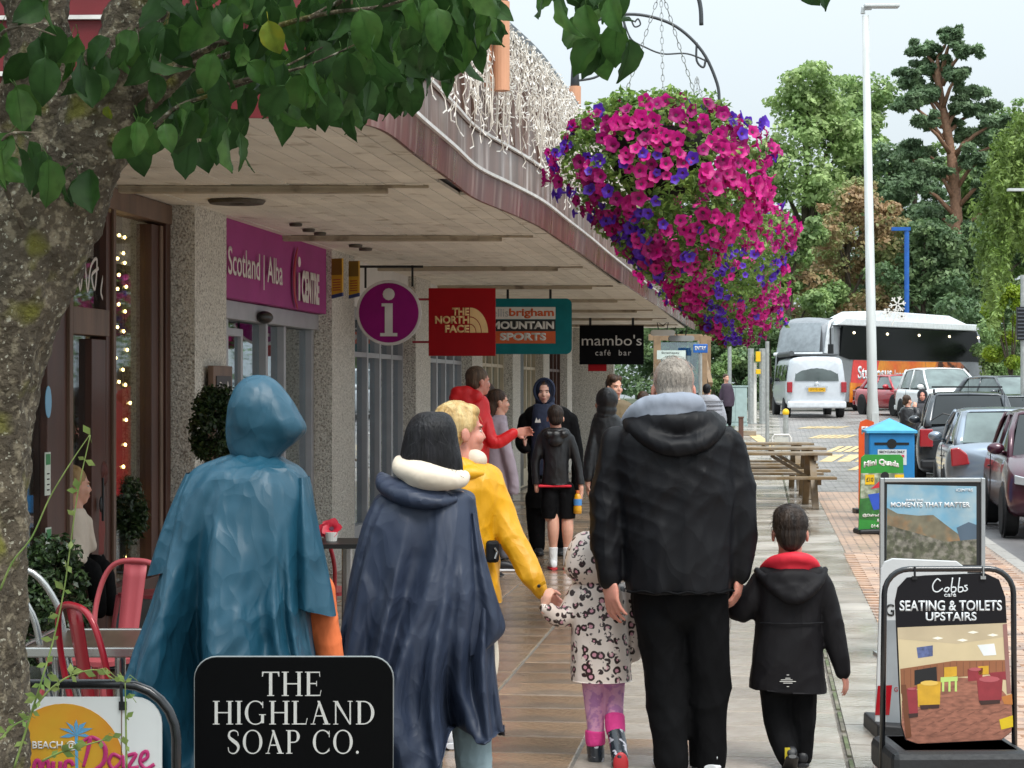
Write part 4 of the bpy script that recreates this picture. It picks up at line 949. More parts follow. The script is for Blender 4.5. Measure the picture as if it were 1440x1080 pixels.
text(fb, 'Studiosus', 0, 0, .9, .16, M_trim, y=0).matrix_local = Matrix.Translation((-.235, 2.0, .88)) @ Matrix.Rotation(-math.pi/2, 4, 'Z')

# ============================================================ STREET FURNITURE
M_galv = mat('galvanised', 'a3a6a4', .45, metal=.4, var=.2, scale=12, rvar=.1)
M_poleL = mat('column_paint', 'c3c6c4', .45, metal=.2, var=.12, scale=10, streak=(1, 1, .2))
M_wood = mat('weathered_wood', '7c6748', .6, var=.25, scale=6, bump=.3, bscale=30, col2='85796a', c2scale=4)
M_woodw = mat('new_timber', '8a7156', .6, var=.2, scale=6)
d = 35
t = thing('street_lamp', 'tall pale lamp column with flat head rising behind the blue bin', 'street lamp', (X(1229, d), d, -.02))
tx = X(1217, d)-X(1229, d)
q = MB(); q.tube([(0, 0, 0), (tx*.15, 0, 1.3), (tx*.17, 0, 1.5), (tx, 0, Z(22, d)+.02)], [.105, .10, .085, .058], 16); q.build('column', M_poleL, t, smooth=True)
q = MB(); q.tube([(tx-.04, 0, Z(18, d)), (tx-.04, 0, Z(10, d)), (tx+.1, 0, Z(9, d)+.0)], .045, 8); q.box((tx+.26, 0, Z(7, d)), (.58, .22, .05)); q.build('lamp_head', M_poleL, t, bevel=.015)
q = MB(); q.box((0, -.1, 1.0), (.10, .02, .5)); q.build('access_door', M_poleL, t)
d = 92
t = thing('street_lamp', 'slim blue lamp post standing before the dark conifers', 'street lamp', (X(1275, d), d, .7)); q = MB(); q.tube([(0, 0, 0), (0, 0, Z(322, d)-.7)], .11, 8); q.build('column', mat('blue_paint', '1f5aa8', .4), t)
q = MB(); q.box((-.25, 0, Z(322, d)-.7), (.8, .25, .15)); q.build('lamp_head', MATS['blue_paint'], t)
t = thing('snowflake_light', 'white snowflake decoration cluster mounted beside the blue lamp post', 'decoration', W(1262, 428, 60)); q = MB(); k = 60/F
def flake(cx, cz, r):
    for j in range(6):
        a = rad(60*j+10); q.beam((cx, 0, cz), (cx+r*math.cos(a), 0, cz+r*math.sin(a)), .035, .035)
        for s in (-1, 1): q.beam((cx+.6*r*math.cos(a), 0, cz+.6*r*math.sin(a)), (cx+.6*r*math.cos(a)+.35*r*math.cos(a+s*.9), 0, cz+.6*r*math.sin(a)+.35*r*math.sin(a+s*.9)), .03, .03)
flake(0, 0, 12*k); flake(-14*k, -12*k, 7*k); flake(6*k, -17*k, 6*k); q.beam((-8*k, 0, -30*k), (2*k, 0, -6*k), .03, .03); q.beam((0, .0, -6*k), (10*k, 0, -6*k), .03, .03); q.build('flakes', M_white, t)
t = thing('street_lamp', 'pale lamp head poking in at the right edge of the photo', 'street lamp', (X(1452, 60), 60, zs(60))); q = MB(); q.tube([(0, 0, 0), (0, 0, Z(255, 60)-.7)], .08, 8); q.build('column', M_poleL, t); q = MB(); q.box((-.3, 0, Z(252, 60)-.72), (.8, .2, .07)); q.build('lamp_head', M_poleL, t)
t = thing('louvred_sign', 'black louvred panel on a post at the right edge beside the yellow hedge', 'sign', (X(1438, 50), 50, zs(50))); q = MB(); q.tube([(0, 0, 0), (0, 0, 4.2)], .05, 8); q.build('post', M_galv, t)
q = MB(); zc = Z(455, 50)-zs(50); q.box((-.02, -.05, zc), (.26, .08, .78)); q.build('panel', M_trim, t); q = MB()
for j in range(9): q.box((-.02, -.10, zc-.34+j*.085), (.24, .03, .03))
q.build('louvre', mat('louvre_grey', '4b4f55', .5), t)
# poles by the shelter
for px, top, pb, r, lb in ((1026, 487, 590, .045, 'thin grey pole in front of the utility cabinet'), (1056, 490, 582, .07, 'square grey pole left of the yellow box'), (1072, 490, 582, .07, 'square grey pole right of the yellow box'), (1061, 510, 582, .05, 'short white post between the two grey poles'), (1079, 480, 632, .035, 'galvanised sign pole rising behind the picnic tables')):
    d = 64 if pb < 600 else 50
    t = thing('pole', lb, 'pole', (X(px, d), d, gh(d))); q = MB(); q.tube([(0, 0, 0), (0, 0, Z(top, d)-gh(d))], r*1.3, 10); q.build('shaft', M_white if 'white' in lb else M_galv, t); q = MB(); q.lathe([(r*2, 0), (r*2, .03)]); q.build('base_plate', M_galv, t)
t = thing('yellow_box', 'small yellow box fixed between the two square grey poles', 'box', W(1066, 525, 63.8)); q = MB(); q.box((0, 0, .5), (.14, .12, .3)); q.build('housing', mat('yellow_paint', 'e0b411', .4), t, bevel=.01); q = MB(); q.box((0, 0, .05), (.14, .12, .14)); q.build('lower_housing', MATS['yellow_paint'], t, bevel=.01)
d = 63
t = thing('utility_cabinet', 'grey green metal utility cabinet with double doors', 'cabinet', (X(1033, d), d, gh(d))); M_cab = mat('cabinet_green', '9aaeac', .5, var=.1)
q = MB(); q.box((0, 0, .6), (.70, .4, 1.12)); q.build('body', M_cab, t, bevel=.02); q = MB(); q.box((0, 0, 1.17), (.76, .46, .04)); q.build('lid', M_cab, t); q = MB(); q.box((0, 0, .03), (.74, .44, .06)); q.build('plinth', M_cab, t)
for s in (-1, 1): q = MB(); q.box((s*.17, -.205, .62), (.33, .02, 1.0)); q.build('door', M_cab, t)
t = thing('utility_cabinet', 'small grey cabinet just left of the large utility cabinet', 'cabinet', (X(1013, d), d, gh(d))); q = MB(); q.box((0, 0, .35), (.3, .3, .7)); q.build('body', M_cab, t, bevel=.02); q = MB(); q.box((0, -.155, .36), (.24, .01, .58)); q.build('door', M_cab, t)
t = thing('bollard', 'rusty brown square bollard at the end of the boardwalk', 'bollard', (X(1042, 46), 46, 0)); q = MB(); q.box((0, 0, .5), (.10, .10, 1.0)); q.build('post', mat('rust', '5f4338', .7, var=.3), t, bevel=.01); q = MB(); q.box((0, 0, 1.01), (.12, .12, .03)); q.build('cap', MATS['rust'], t)
t = thing('bollard', 'grey bollard with round yellow cap behind the small white a-board', 'bollard', (X(1105, 55), 55, gh(55))); q = MB(); q.lathe([(.07, 0), (.07, .72)]); q.build('post', M_galv, t); q = MB(); q.ell((0, 0, .78), (.09, .09, .10)); q.build('cap', MATS['yellow_paint'], t, smooth=True)
q = MB(); tt = thing('kerb_log', 'low timber kerb baulk lying by the utility cabinet', 'timber', (X(1045, 58), 58, gh(58))); q.box((0, 0, .07), (.7, .2, .14)); q.build('baulk', M_wood, tt, bevel=.02)
def aboard(name, label, px, pybase, d, wpx, hpx, body, rzv=0, kind='frame', frame=M_black, fr_=.018, z0=.12, cr=.08, legs=True):
    """frame board; returns (thing, width, height) with panel plane at y=0; bottom z = z0"""
    s = F/d; w = wpx/s; h = hpx/s
    t = thing(name, label, 'a-board', (X(px, d), d, gh(d)), rzv)
    return t, w, h
# small white A-board far off
t, w, h = aboard('a_board', 'small white framed a-board with arrow standing behind the picnic tables', 1099, 0, 44, 26, 46, None)
q = MB(); pts = [(-w/2, 0, 0), (-w/2, 0, h*.9), (-w/2+.04, 0, h), (w/2-.04, 0, h), (w/2, 0, h*.9), (w/2, 0, 0)]; q.tube(pts, .022, 8); q.build('frame', M_white, t)
q = MB(); q.prism([(-w*.38, .12), (w*.38, .12), (w*.38, h*.93), (-w*.38, h*.93)], -.01, .01); q.build('panel', mat('board_grey', 'c4c3bb', .5), t)
text(t, 'AVIEMORE', -w*.33, .14, w*.66, .10, M_trim, y=-.011, bold=.02); q = MB(); q.prism([(-.03, .42), (.03, .42), (0, .34)], -.014, -.009); q.prism([(-.012, .5), (.012, .5), (.012, .46), (-.012, .46)], -.014, -.009); q.build('arrow', M_trim, t)
# picnic tables
def picnic(label, px, d, dx=0, rz=-AX*.2):
    t = thing('picnic_table', label, 'picnic table', (X(px, d), d, 0), rz, 'picnic tables beside the boardwalk')
    Lh = .98
    for j in range(5): q = MB(); q.box((0, -.30+j*.15, .74), (2*Lh, .135, .038)); q.build('table_board', M_wood, t, bevel=.005)
    for s in (-1, 1):
        for j in (0, 1): q = MB(); q.box((0, s*(.66+j*.13), .43), (2*Lh, .12, .038)); q.build('seat_board', M_wood, t, bevel=.005)
        for e in (-1, 1):
            q = MB(); q.beam((e*.72, s*.24, .71), (e*.72, s*.62, .0), .045, .09, up=(1, 0, 0)); q.build('leg', M_wood, t, bevel=.004)
    for e in (-1, 1):
        q = MB(); q.box((e*.76, 0, .38), (.045, 1.5, .09)); q.build('cross_beam', M_wood, t); q = MB(); q.box((e*.76, 0, .69), (.045, .7, .08)); q.build('top_bearer', M_wood, t)
        q = MB(); q.beam((e*.70, 0, .40), (e*.18, 0, .71), .045, .08, up=(0, 1, 0)); q.build('brace', M_woodw if False else M_wood, t)
    return t
picnic('nearest weathered picnic table beside the man in black', 1066, 29.5)
picnic('middle weathered picnic table, its top showing over the nearest one', 1066, 32.0)
picnic('farthest picnic table of the row beside the boardwalk', 1056, 34.6)
# blue recycling bin
d = 26.2; s_ = F/d
t = thing('recycling_bin', 'blue square recycling bin with pyramid lid and slot', 'bin', (X(1254, d), d, 0), rad(-4))
M_bb2 = mat('bin_blue', '1f78b4', .4, var=.12, bump=.05); w = .56
q = MB(); q.box((0, .28, .56), (w, w, 1.06)); q.build('body', M_bb2, t, bevel=.02)
q = MB(); q.add([(-w/2-.03, -.03, 1.09), (w/2+.03, -.03, 1.09), (w/2+.03, w+.03, 1.09), (-w/2-.03, w+.03, 1.09), (-w/2-.03, -.03, 1.12), (w/2+.03, -.03, 1.12), (w/2+.03, w+.03, 1.12), (-w/2-.03, w+.03, 1.12), (0, w/2, 1.27)], [(3, 2, 1, 0), (0, 1, 5, 4), (1, 2, 6, 5), (2, 3, 7, 6), (3, 0, 4, 7), (4, 5, 8), (5, 6, 8), (6, 7, 8), (7, 4, 8)]); q.build('lid', mat('bin_lid', '4aa3cf', .4), t)
q = MB(); q.prism([(-.21, .945), (.21, .945), (.21, .975), (-.21, .975)], -.006, .02); q.lathe([(.06, -.006), (.06, .01)], (0, 0, .96), 20, Matrix.Rotation(rad(90), 3, 'X')); q.build('slot', M_black, t)
q = MB(); q.prism([(-.17, .70), (.18, .70), (.18, .89), (-.17, .89)], -.004, .0); q.build('notice', mat('notice', 'c9d0d3', .5), t); text(t, 'RECYCLING ONLY', -.15, .845, .31, .03, M_black, y=-.005, bold=.03)
for j, c in enumerate(('d07038', '3d6bb0', '6b8fc9', 'c4455a')): q = MB(); q.box((-.12+j*.085, -.006, .81), (.035, .003, .03)); q.build('icon', mat('icon'+c, c, .5), t)
# orange feather sign left of bin
d = 28; t = thing('orange_sign', 'orange upright sign board tucked behind the blue bin', 'sign', (X(1216, d), d, 0)); q = MB(); q.prism([(-.08, .05), (.12, .05), (.12, 1.20), (.02, 1.235), (-.06, 1.20), (-.08, 1.1)], -.01, .01); q.build('panel', mat('orange_board', 'd9541c', .4), t); text(t, 'FR', -.045, 1.04, .12, .10, M_white, y=-.012, bold=.04); q = MB(); q.box((.02, .05, .03), (.3, .3, .06)); q.build('base', M_black, t)
# Mini Quads swing board
d = 24; s_ = F/d; t = thing('mini_quads_board', 'green Mini Quads advertising board with rider picture by the blue bin', 'a-board', (X(1240, d), d, 0), rad(3)); k = 1/s_
q = MB(); q.prism([(-33*k, 6*k), (33*k, 6*k), (30*k, 108*k), (26*k, 112*k), (-24*k, 112*k), (-29*k, 108*k)], -.01, .02); q.build('panel', mat('board_green', '2f8a35', .4), t)
q = MB(); q.prism([(-31*k, 26*k), (33*k, 26*k), (31*k, 86*k), (-30*k, 86*k)], -.013, -.01); q.build('picture', mat('picture_meadow', '77806a', .5, var=.4, scale=18, col2='a9b09b', c2scale=14), t)
q = MB(); q.prism([(-31*k, 22*k), (33*k, 18*k), (33*k, 46*k), (10*k, 40*k), (-10*k, 52*k), (-31*k, 50*k)], -.0145, -.012); q.build('grass_print', mat('print_green', '2f6a30', .5, var=.3, scale=20), t)
q = MB(); q.prism([(-20*k, 56*k), (10*k, 60*k), (0, 36*k), (-12*k, 34*k)], -.017, -.014); q.build('quad_print', mat('print_blue', '2a4fb5', .5), t)
q = MB(); q.prism([(-16*k, 64*k), (2*k, 80*k), (14*k, 78*k), (12*k, 52*k), (2*k, 58*k), (-2*k, 66*k)], -.018, -.016); q.build('rider_print', mat('print_red', 'bf2a38', .5), t)
q = MB(); q.lathe([(6*k, 0), (6*k, .003)], (4*k, -.016, 82*k), 14, Matrix.Rotation(rad(90), 3, 'X')); q.build('helmet_print', M_trim, t)
for x_, tx_ in ((-24, '£10'), (18, 'from')):
    q = MB(); q.prism([(x_*k, 70*k), ((x_+13)*k, 70*k), ((x_+13)*k, 84*k), (x_*k, 84*k)], -.019, -.016); pp = q.build('price_flash', MATS['yellow_paint'], t); text(t, tx_, (x_+1.5)*k, 74*k, 10*k, 6*k, M_black, y=-.020, bold=.02)
text(t, 'Mini Quads', -26*k, 92*k, 50*k, 10*k, M_white, y=-.012, bold=.05, arch=4*k)
text(t, '@Dalraddy', -28*k, 24*k, 30*k, 5*k, M_white, y=-.019, bold=.03); text(t, 'Aviemore', -8*k, 17*k, 22*k, 5*k, M_white, y=-.019, bold=.03); text(t, '01479', -16*k, 9*k, 18*k, 5*k, M_white, y=-.019, bold=.03)
q = MB(); q.prism([(-34*k, 0), (34*k, 0), (33*k, 9*k), (-33*k, 7*k)], -.06, .30); q.build('base', M_trim, t, bevel=.02)
# wooden railway shelter / entry sign at the end of the walk
sh = thing('timber_shelter', 'open timber shelter with glazed panels at the end of the shops', 'shelter', (X(950, 48), 48, .02))
for px in (924, 989, 1003): q = MB(); d = 48; q.box((X(px, d)-X(950, d), 0 if px < 1000 else 1.5, 1.4), (.16, .16, 2.8)); q.build('post', M_woodw, sh, bevel=.01)
q = MB(); q.box((X(962, 48)-X(950, 48), 0, 2.76), (1.6, .14, .14)); q.build('beam', M_woodw, sh)
q = MB(); q.beam((X(999, 48)-X(950, 48), 0, 1.7), (X(1003, 48)-X(950, 48)-.2, 1.2, 2.7), .1, .12); q.build('brace', M_woodw, sh)
q = MB(); q.box((X(955, 48)-X(950, 48), .1, 1.5), (.90, .02, 2.3)); q.build('glass_panel', M_glassd, sh)
q = MB(); q.box((X(955, 48)-X(950, 48), .14, 1.5), (.05, .05, 2.3)); q.box((X(970, 48)-X(950, 48), .14, 1.5), (.04, .04, 2.3)); q.box((X(955, 48)-X(950, 48), .14, 1.1), (.9, .04, .04)); q.build('glazing_bar', M_grey, sh)
t = thing('railway_sign', 'pale framed Strathspey Railway sign on the timber shelter', 'sign', W(944, 499, 47.7)); q = MB(); q.box((0, 0, 0), (.64, .04, .20)); q.build('panel', mat('sign_pale', 'c3cfc9', .5), t); text(t, 'Strathspey', -.22, .01, .4, .06, M_trim, y=-.022); text(t, 'railway', -.14, -.07, .26, .06, M_trim, y=-.022)
t = thing('entry_sign', 'blue ENTRY sign on a grey post at the canopy end', 'sign', (X(985, 46), 46, 0)); q = MB(); zc = Z(490, 46); q.box((0, 0, zc), (.31, .03, .19)); q.build('panel', mat('entry_blue', '1d5fb0', .4), t, bevel=.01); text(t, 'ENTRY', -.12, zc-.04, .24, .09, M_white, y=-.017, bold=.03); q = MB(); q.tube([(0, .03, 0), (0, .03, zc)], .04, 8); q.build('post', M_galv, t)
# ============================================================ BACKGROUND TREES
def leafmat(name, c, c2, rough=.55, s=.8, trl=.35):
    if name in MATS: return MATS[name]
    m = mat(name, c, rough, var=.35, scale=s*2, col2=c2, c2scale=s, c2lo=.45, c2hi=.6)
    n = m.node_tree.nodes; l = m.node_tree.links; p = n['Principled BSDF']; out = n['Material Output']
    tr = n.new('ShaderNodeBsdfTranslucent'); l.new(p.inputs['Base Color'].links[0].from_socket, tr.inputs[0])
    mi = n.new('ShaderNodeMixShader'); mi.inputs[0].default_value = trl; l.new(p.outputs[0], mi.inputs[1]); l.new(tr.outputs[0], mi.inputs[2]); l.new(mi.outputs[0], out.inputs[0])
    return m
def leaf_cloud(name, m, clumps, n, size, parent, seed=1, droop=0, aniso=1.0, kind='stuff'):
    """clumps: list of (centre, radii). Leaves on and inside each clump, biased to the shell."""
    rng = np.random.default_rng(seed)
    wts = np.array([r[0]*r[1]+r[1]*r[2]+r[0]*r[2] for c, r in clumps]); wts = wts/wts.sum()
    idx = rng.choice(len(clumps), n, p=wts); cc = np.array([tuple(c) for c, r in clumps])[idx]; rr = np.array([tuple(r) for c, r in clumps])[idx]
    d = rng.normal(size=(n, 3)); d /= np.linalg.norm(d, axis=1)[:, None]
    # sub-clumping: pull to lobes
    rad_ = rng.uniform(.35, 1.05, n)**.6
    P = cc+d*rr*rad_[:, None]
    nrm = d*.7+rng.normal(size=(n, 3))*.6; nrm[:, 2] += .5; nrm /= np.linalg.norm(nrm, axis=1)[:, None]
    t = rng.normal(size=(n, 3)); t[:, 2] -= droop; t -= nrm*(t*nrm).sum(1)[:, None]; t /= np.linalg.norm(t, axis=1)[:, None]
    b = np.cross(nrm, t); s = size*rng.uniform(.6, 1.3, n)[:, None]
    V = np.empty((n, 4, 3)); V[:, 0] = P-t*s*aniso*.5; V[:, 1] = P+b*s*.32+nrm*s*.1; V[:, 2] = P+t*s*aniso*.5; V[:, 3] = P-b*s*.32+nrm*s*.06
    if parent is not None:
        Mi = np.array(WM[parent.name].inverted()); V = V.reshape(-1, 3) @ Mi[:3, :3].T+Mi[:3, 3]
    V = V.reshape(-1, 3)
    me = bpy.data.meshes.new(name); me.vertices.add(4*n); me.vertices.foreach_set('co', V.ravel()); me.loops.add(4*n); me.loops.foreach_set('vertex_index', np.arange(4*n)); me.polygons.add(n); me.polygons.foreach_set('loop_start', np.arange(n)*4); me.polygons.foreach_set('loop_total', np.full(n, 4)); me.update(calc_edges=True); me.validate()
    me.materials.append(m); o = bpy.data.objects.new(name, me); C.objects.link(o); o.parent = parent
    if kind: o['kind'] = kind
    WM[o.name] = WM[parent.name] if parent is not None else Matrix.Identity(4)
    return o
M_bark = mat('bark_grey', '4b4237', .9, var=.3, scale=6, bump=.5)
M_pineb = mat('bark_pine', '8c6a54', .8, var=.3, scale=8, bump=.4)
def bgtree(name, label, px, d, ptop, wpx, mleaf, n, size, base_z=.6, seed=1, trunk=True, lobes=26, lowfrac=.12, shape='round', group=None, droop=0):
    rg = random.Random(seed); s = F/d; H = Z(ptop, d)-base_z; w = wpx/s
    t = thing(name, label, 'tree', (X(px, d), d, base_z), 0, group)
    q = MB(); q.tube([(0, 0, -.5), (.1, 0, H*.3), (-.1, .1, H*.6), (.05, 0, H*.9)], [H*.022, H*.018, H*.011, .03], 8); q.build('trunk', M_bark, t, smooth=True)
    cl = []; lm = MB()
    for i in range(lobes):
        f = lowfrac+(1-lowfrac)*((i+.5)/lobes); env = math.sin(math.pi*min(1, .18+.80*f))**.6 if shape == 'round' else (1-f*.8)
        a = rg.uniform(0, 6.283); rr = w/2*env*rg.uniform(.25, .95)
        c = Vector((math.cos(a)*rr, math.sin(a)*rr*.7, H*f*.95)); r = w*rg.uniform(.11, .20)
        cl.append((c+Vector((X(px, d), d, base_z)), (r, r, r*rg.uniform(.45, .75))))
        for j in range(3):      # smaller outliers break the outline
            dd = Vector((rg.gauss(0, 1), rg.gauss(0, 1), rg.gauss(.2, .8))).normalized()*r*1.0; r2 = r*rg.uniform(.25, .5)
            cl.append((c+dd+Vector((X(px, d), d, base_z)), (r2, r2, r2*.6)))
        if i % 2 == 0: lm.tube([(0, 0, max(.5, c.z-H*.22)), tuple(c*.6+Vector((0, 0, c.z*.33))), tuple(c)], [H*.008, H*.005, .02], 5)
    lm.build('limb', M_bark, t, kind='stuff')
    leaf_cloud('crown', mleaf, cl, n, size, t, seed, droop)
    return t
G1 = leafmat('leaf_mid', '7b985c', '95aa6c'); G2 = leafmat('leaf_dark', '5c7750', '748a5c'); G3 = leafmat('leaf_pine', '66805c', '7e966f'); G4 = leafmat('leaf_rust', 'a98c68', '86925c'); G5 = leafmat('leaf_lime', '93aa2b', '6f8f2a'); G6 = leafmat('leaf_weeping', '6f883f', '8aa058'); G7 = leafmat('leaf_ash', '8ea968', 'a5ba7c')
bgtree('broadleaf_tree', 'tall light green broadleaf tree left of the lamp column', 1135, 112, 92, 240, G7, 26000, .30, seed=3, lobes=34)
bgtree('broadleaf_tree', 'mid green tree behind the lamp column, reaching almost as high as the first', 1215, 118, 100, 200, G1, 20000, .30, seed=4, lobes=30)
bgtree('rowan_tree', 'lower tree with rust brown tinged crown behind the coaches', 1195, 98, 250, 210, G4, 16000, .24, seed=5, lobes=24)
bgtree('broadleaf_tree', 'dark green lower tree behind the coach roof, right of the rust tinged one', 1300, 96, 300, 200, G2, 16000, .24, seed=6, lobes=24)
bgtree('broadleaf_tree', 'olive green bushy tree low between the flower baskets and the coach', 1110, 96, 300, 150, G1, 12000, .24, seed=16, lobes=20)
bgtree('broadleaf_tree', 'dark tree filling the gap behind the grey poles and shelter', 1045, 92, 380, 170, G2, 12000, .24, seed=17, lobes=18)
bgtree('conifer_tree', 'dark conifer directly behind the blue lamp post', 1285, 115, 200, 130, G3, 14000, .26, seed=7, lobes=26)
bgtree('broadleaf_tree', 'dense deep green tree right of the tall pine', 1395, 112, 165, 150, G2, 16000, .28, seed=8, lobes=26)
bgtree('broadleaf_tree', 'deep green tree low behind the pine trunk', 1360, 100, 330, 170, G2, 14000, .24, seed=18, lobes=20)
bgtree('broadleaf_tree', 'tree low behind the shop roof at the left end of the wood', 950, 120, 420, 220, G2, 9000, .30, seed=19, lobes=16)
bgtree('broadleaf_tree', 'tree with spreading crown just behind the pine on its right side', 1420, 118, 140, 170, G1, 16000, .28, seed=28, lobes=26)
bgtree('conifer_tree', 'second dark conifer filling the space left of the pine trunk', 1255, 110, 190, 150, G3, 14000, .26, seed=27, lobes=26)
bgtree('broadleaf_tree', 'mid green tree in the middle of the wood behind the pine trunk', 1340, 120, 215, 200, G1, 16000, .28, seed=29, lobes=24)
# tall Scots pine
d = 104; s_ = F/d; t = thing('pine_tree', 'tall pine with bare orange trunk and tufted flat crown', 'tree', (X(1340, d), d, .6)); b0 = Vector((X(1340, d), d, .6))
P_ = lambda px, py, dy=0: Vector((X(px, d), d+dy, Z(py, d)))-b0
q = MB(); q.tube(catmull([tuple(P_(*a)) for a in ((1352, 560), (1350, 430), (1345, 300), (1338, 220), (1326, 150), (1318, 90), (1330, 62))], 4), [.34]*4+[.31]*4+[.28]*4+[.22]*4+[.16]*4+[.10]*4+[.05], 10); q.build('trunk', M_pineb, t, smooth=True)
cl = []; q = MB(); rg = random.Random(5)
for (a, b_, w) in [(1300, 70, 26), (1335, 55, 24), (1310, 95, 30), (1350, 75, 24), (1285, 110, 28), (1340, 110, 26), (1300, 135, 30), (1275, 150, 26), (1365, 130, 28), (1350, 150, 26), (1385, 150, 26), (1290, 175, 26), (1330, 170, 20), (1395, 175, 28), (1370, 185, 26), (1405, 200, 22), (1280, 215, 30), (1310, 240, 26), (1375, 225, 30), (1390, 250, 30), (1285, 260, 26), (1300, 210, 22), (1400, 290, 26), (1320, 300, 24), (1380, 320, 30)]:
    dy = rg.uniform(-1.2, 1.2); c = P_(a, b_, dy); r = w/s_*.62; cl.append((c+b0, (r, r, r*.42)))
    for j in range(9):
        cc = c+Vector((rg.uniform(-1, 1), rg.uniform(-.8, .8), rg.uniform(-.5, .6)))*r*1.35; cl.append((cc+b0, (r*.42, r*.42, r*.22)))
    yb = min(b_+45, 330); fx = 1340+(yb-230)*.06 if yb > 200 else 1325
    q.tube([tuple(P_(fx, yb)), tuple((P_(fx, yb)+c)/2+Vector((0, 0, .2))), tuple(c)], [.13, .09, .04], 6)
q.tube([tuple(P_(1318, 240)), tuple(P_(1285, 225)), tuple(P_(1270, 205))], [.12, .09, .04], 6)
q.build('limb', M_pineb, t, kind='stuff', smooth=True)
leaf_cloud('crown', G3, cl, 42000, .22, t, 9, aniso=1.6)
# weeping tree at the right edge
d = 78; t = thing('weeping_tree', 'weeping green tree with hanging strands at the right edge', 'tree', (X(1450, d), d, .7)); b0 = Vector((X(1450, d), d, .7)); s_ = F/d
q = MB(); q.tube([(0, 0, 0), (.1, 0, 5), (0, 0, Z(170, d)-.7)], [.3, .22, .08], 8); q.build('trunk', M_bark, t); cl = []
for i in range(70):
    px = rg.uniform(1378, 1530); top = 150+abs(px-1450)**1.35*.42*(1 if px < 1450 else .5)+rg.uniform(-10, 25); n_ = rg.randint(6, 11)
    for j in range(n_): cl.append((Vector((X(px+rg.uniform(-3, 3), d), d+rg.uniform(-1.8, 1.8), Z(top+j*19, d))), (.20, .20, .42)))
leaf_cloud('crown', G6, cl, 20000, .15, t, 11, droop=1.5, aniso=1.6)
# yellow green hedge and shrubs
def shrub(label, px, d, ptop, pbot, wpx, m, n, size, seed, name='shrub'):
    s = F/d; rg = random.Random(seed); z1 = Z(ptop, d); z0 = Z(pbot, d); t = thing(name, label, 'shrub', (X(px, d), d, z0)); w = wpx/s; cl = []
    q = MB()
    for i in range(16):
        c = Vector((X(px, d)+rg.uniform(-.45, .45)*w, d+rg.uniform(-.3, .3)*w, z0+(z1-z0)*rg.uniform(.15, .9))); r = min(w, z1-z0)*rg.uniform(.14, .24); cl.append((c, (r, r, r*.8)))
        if i % 3 == 0: q.tube([(0, 0, -.1), tuple(c-Vector((X(px, d), d, z0)))], [.05, .01], 5)
    q.build('stem', M_bark, t, kind='stuff'); leaf_cloud('foliage', m, cl, n, size, t, seed); return t
shrub('bright yellow green bush at the right edge above the parked cars', 1422, 84, 395, 530, 70, G5, 7000, .14, 21)
shrub('green hedge bush between the coach and the dark grey car', 1405, 88, 440, 590, 80, G1, 6000, .14, 22)
shrub('small bright green bush behind the utility cabinet', 1010, 80, 480, 575, 50, G1, 4000, .14, 23)
shrub('dark shrub growing behind the grey poles', 1085, 84, 440, 575, 80, G2, 5000, .14, 24)
wood = leaf_cloud('distant_wood', G2, [(Vector((x, 150+R.uniform(-8, 8), R.uniform(0, 7)+4)), (5, 4, 5+R.uniform(0, 3))) for x in range(-70, 75, 4)], 26000, .5, None, 31)
wood['label'] = 'dark distant wood closing off the street behind the trees'; wood['category'] = 'wood'

# ============================================================ HANGING BASKETS
M_pk = leafmat('petunia_pink', 'dd1c92', 'c2157c', .5, 12, .35); M_pu = leafmat('petunia_purple', '6a35cc', '5226a8', .5, 12, .35); M_mg = leafmat('petunia_magenta', 'b5147a', '980f66', .5, 12, .35); M_cw2 = leafmat('petunia_cream', 'd8d8a0', 'c2c98a', .5, 12, .35)
M_thr = mat('petunia_throat', '4a0a2c', .6); M_bl = leafmat('basket_leaf', '6a8a45', '8eab55', .5, 14, .4); M_bin = mat('basket_liner', '17140f', .9)
def petunia(mc, r=.042, seed=0):
    rg = random.Random(seed); n = 20; vs = []; rings = 4; prof = [(.12, -.9), (.22, -.30), (.62, -.02), (1.0, .06)]
    for i, (a, z) in enumerate(prof):
        for k in range(n):
            ang = 2*math.pi*k/n; lobe = 1+(.13*math.cos(5*ang) if i == 3 else .05*math.cos(5*ang) if i == 2 else 0); ru = (.12*math.sin(5*ang*2+seed)+.05*math.sin(3*ang+seed)) if i == 3 else 0
            vs.append((r*a*lobe*math.cos(ang), r*a*lobe*math.sin(ang), r*(z+ru)))
    fs = [(i*n+k, i*n+(k+1) % n, (i+1)*n+(k+1) % n, (i+1)*n+k) for i in range(rings-1) for k in range(n)]
    q = MB(); q.add(vs, fs); q.cm = 1; q.add([(r*.25*math.cos(2*math.pi*k/8), r*.25*math.sin(2*math.pi*k/8), -r*.22) for k in range(8)], [tuple(range(8))])
    return q.mesh('flower', [mc, M_thr], smooth=True)
PET = [petunia(M_pk, .042, 1), petunia(M_pk, .040, 5), petunia(M_mg, .040, 2), petunia(M_pu, .036, 3), petunia(M_cw2, .020, 4)]
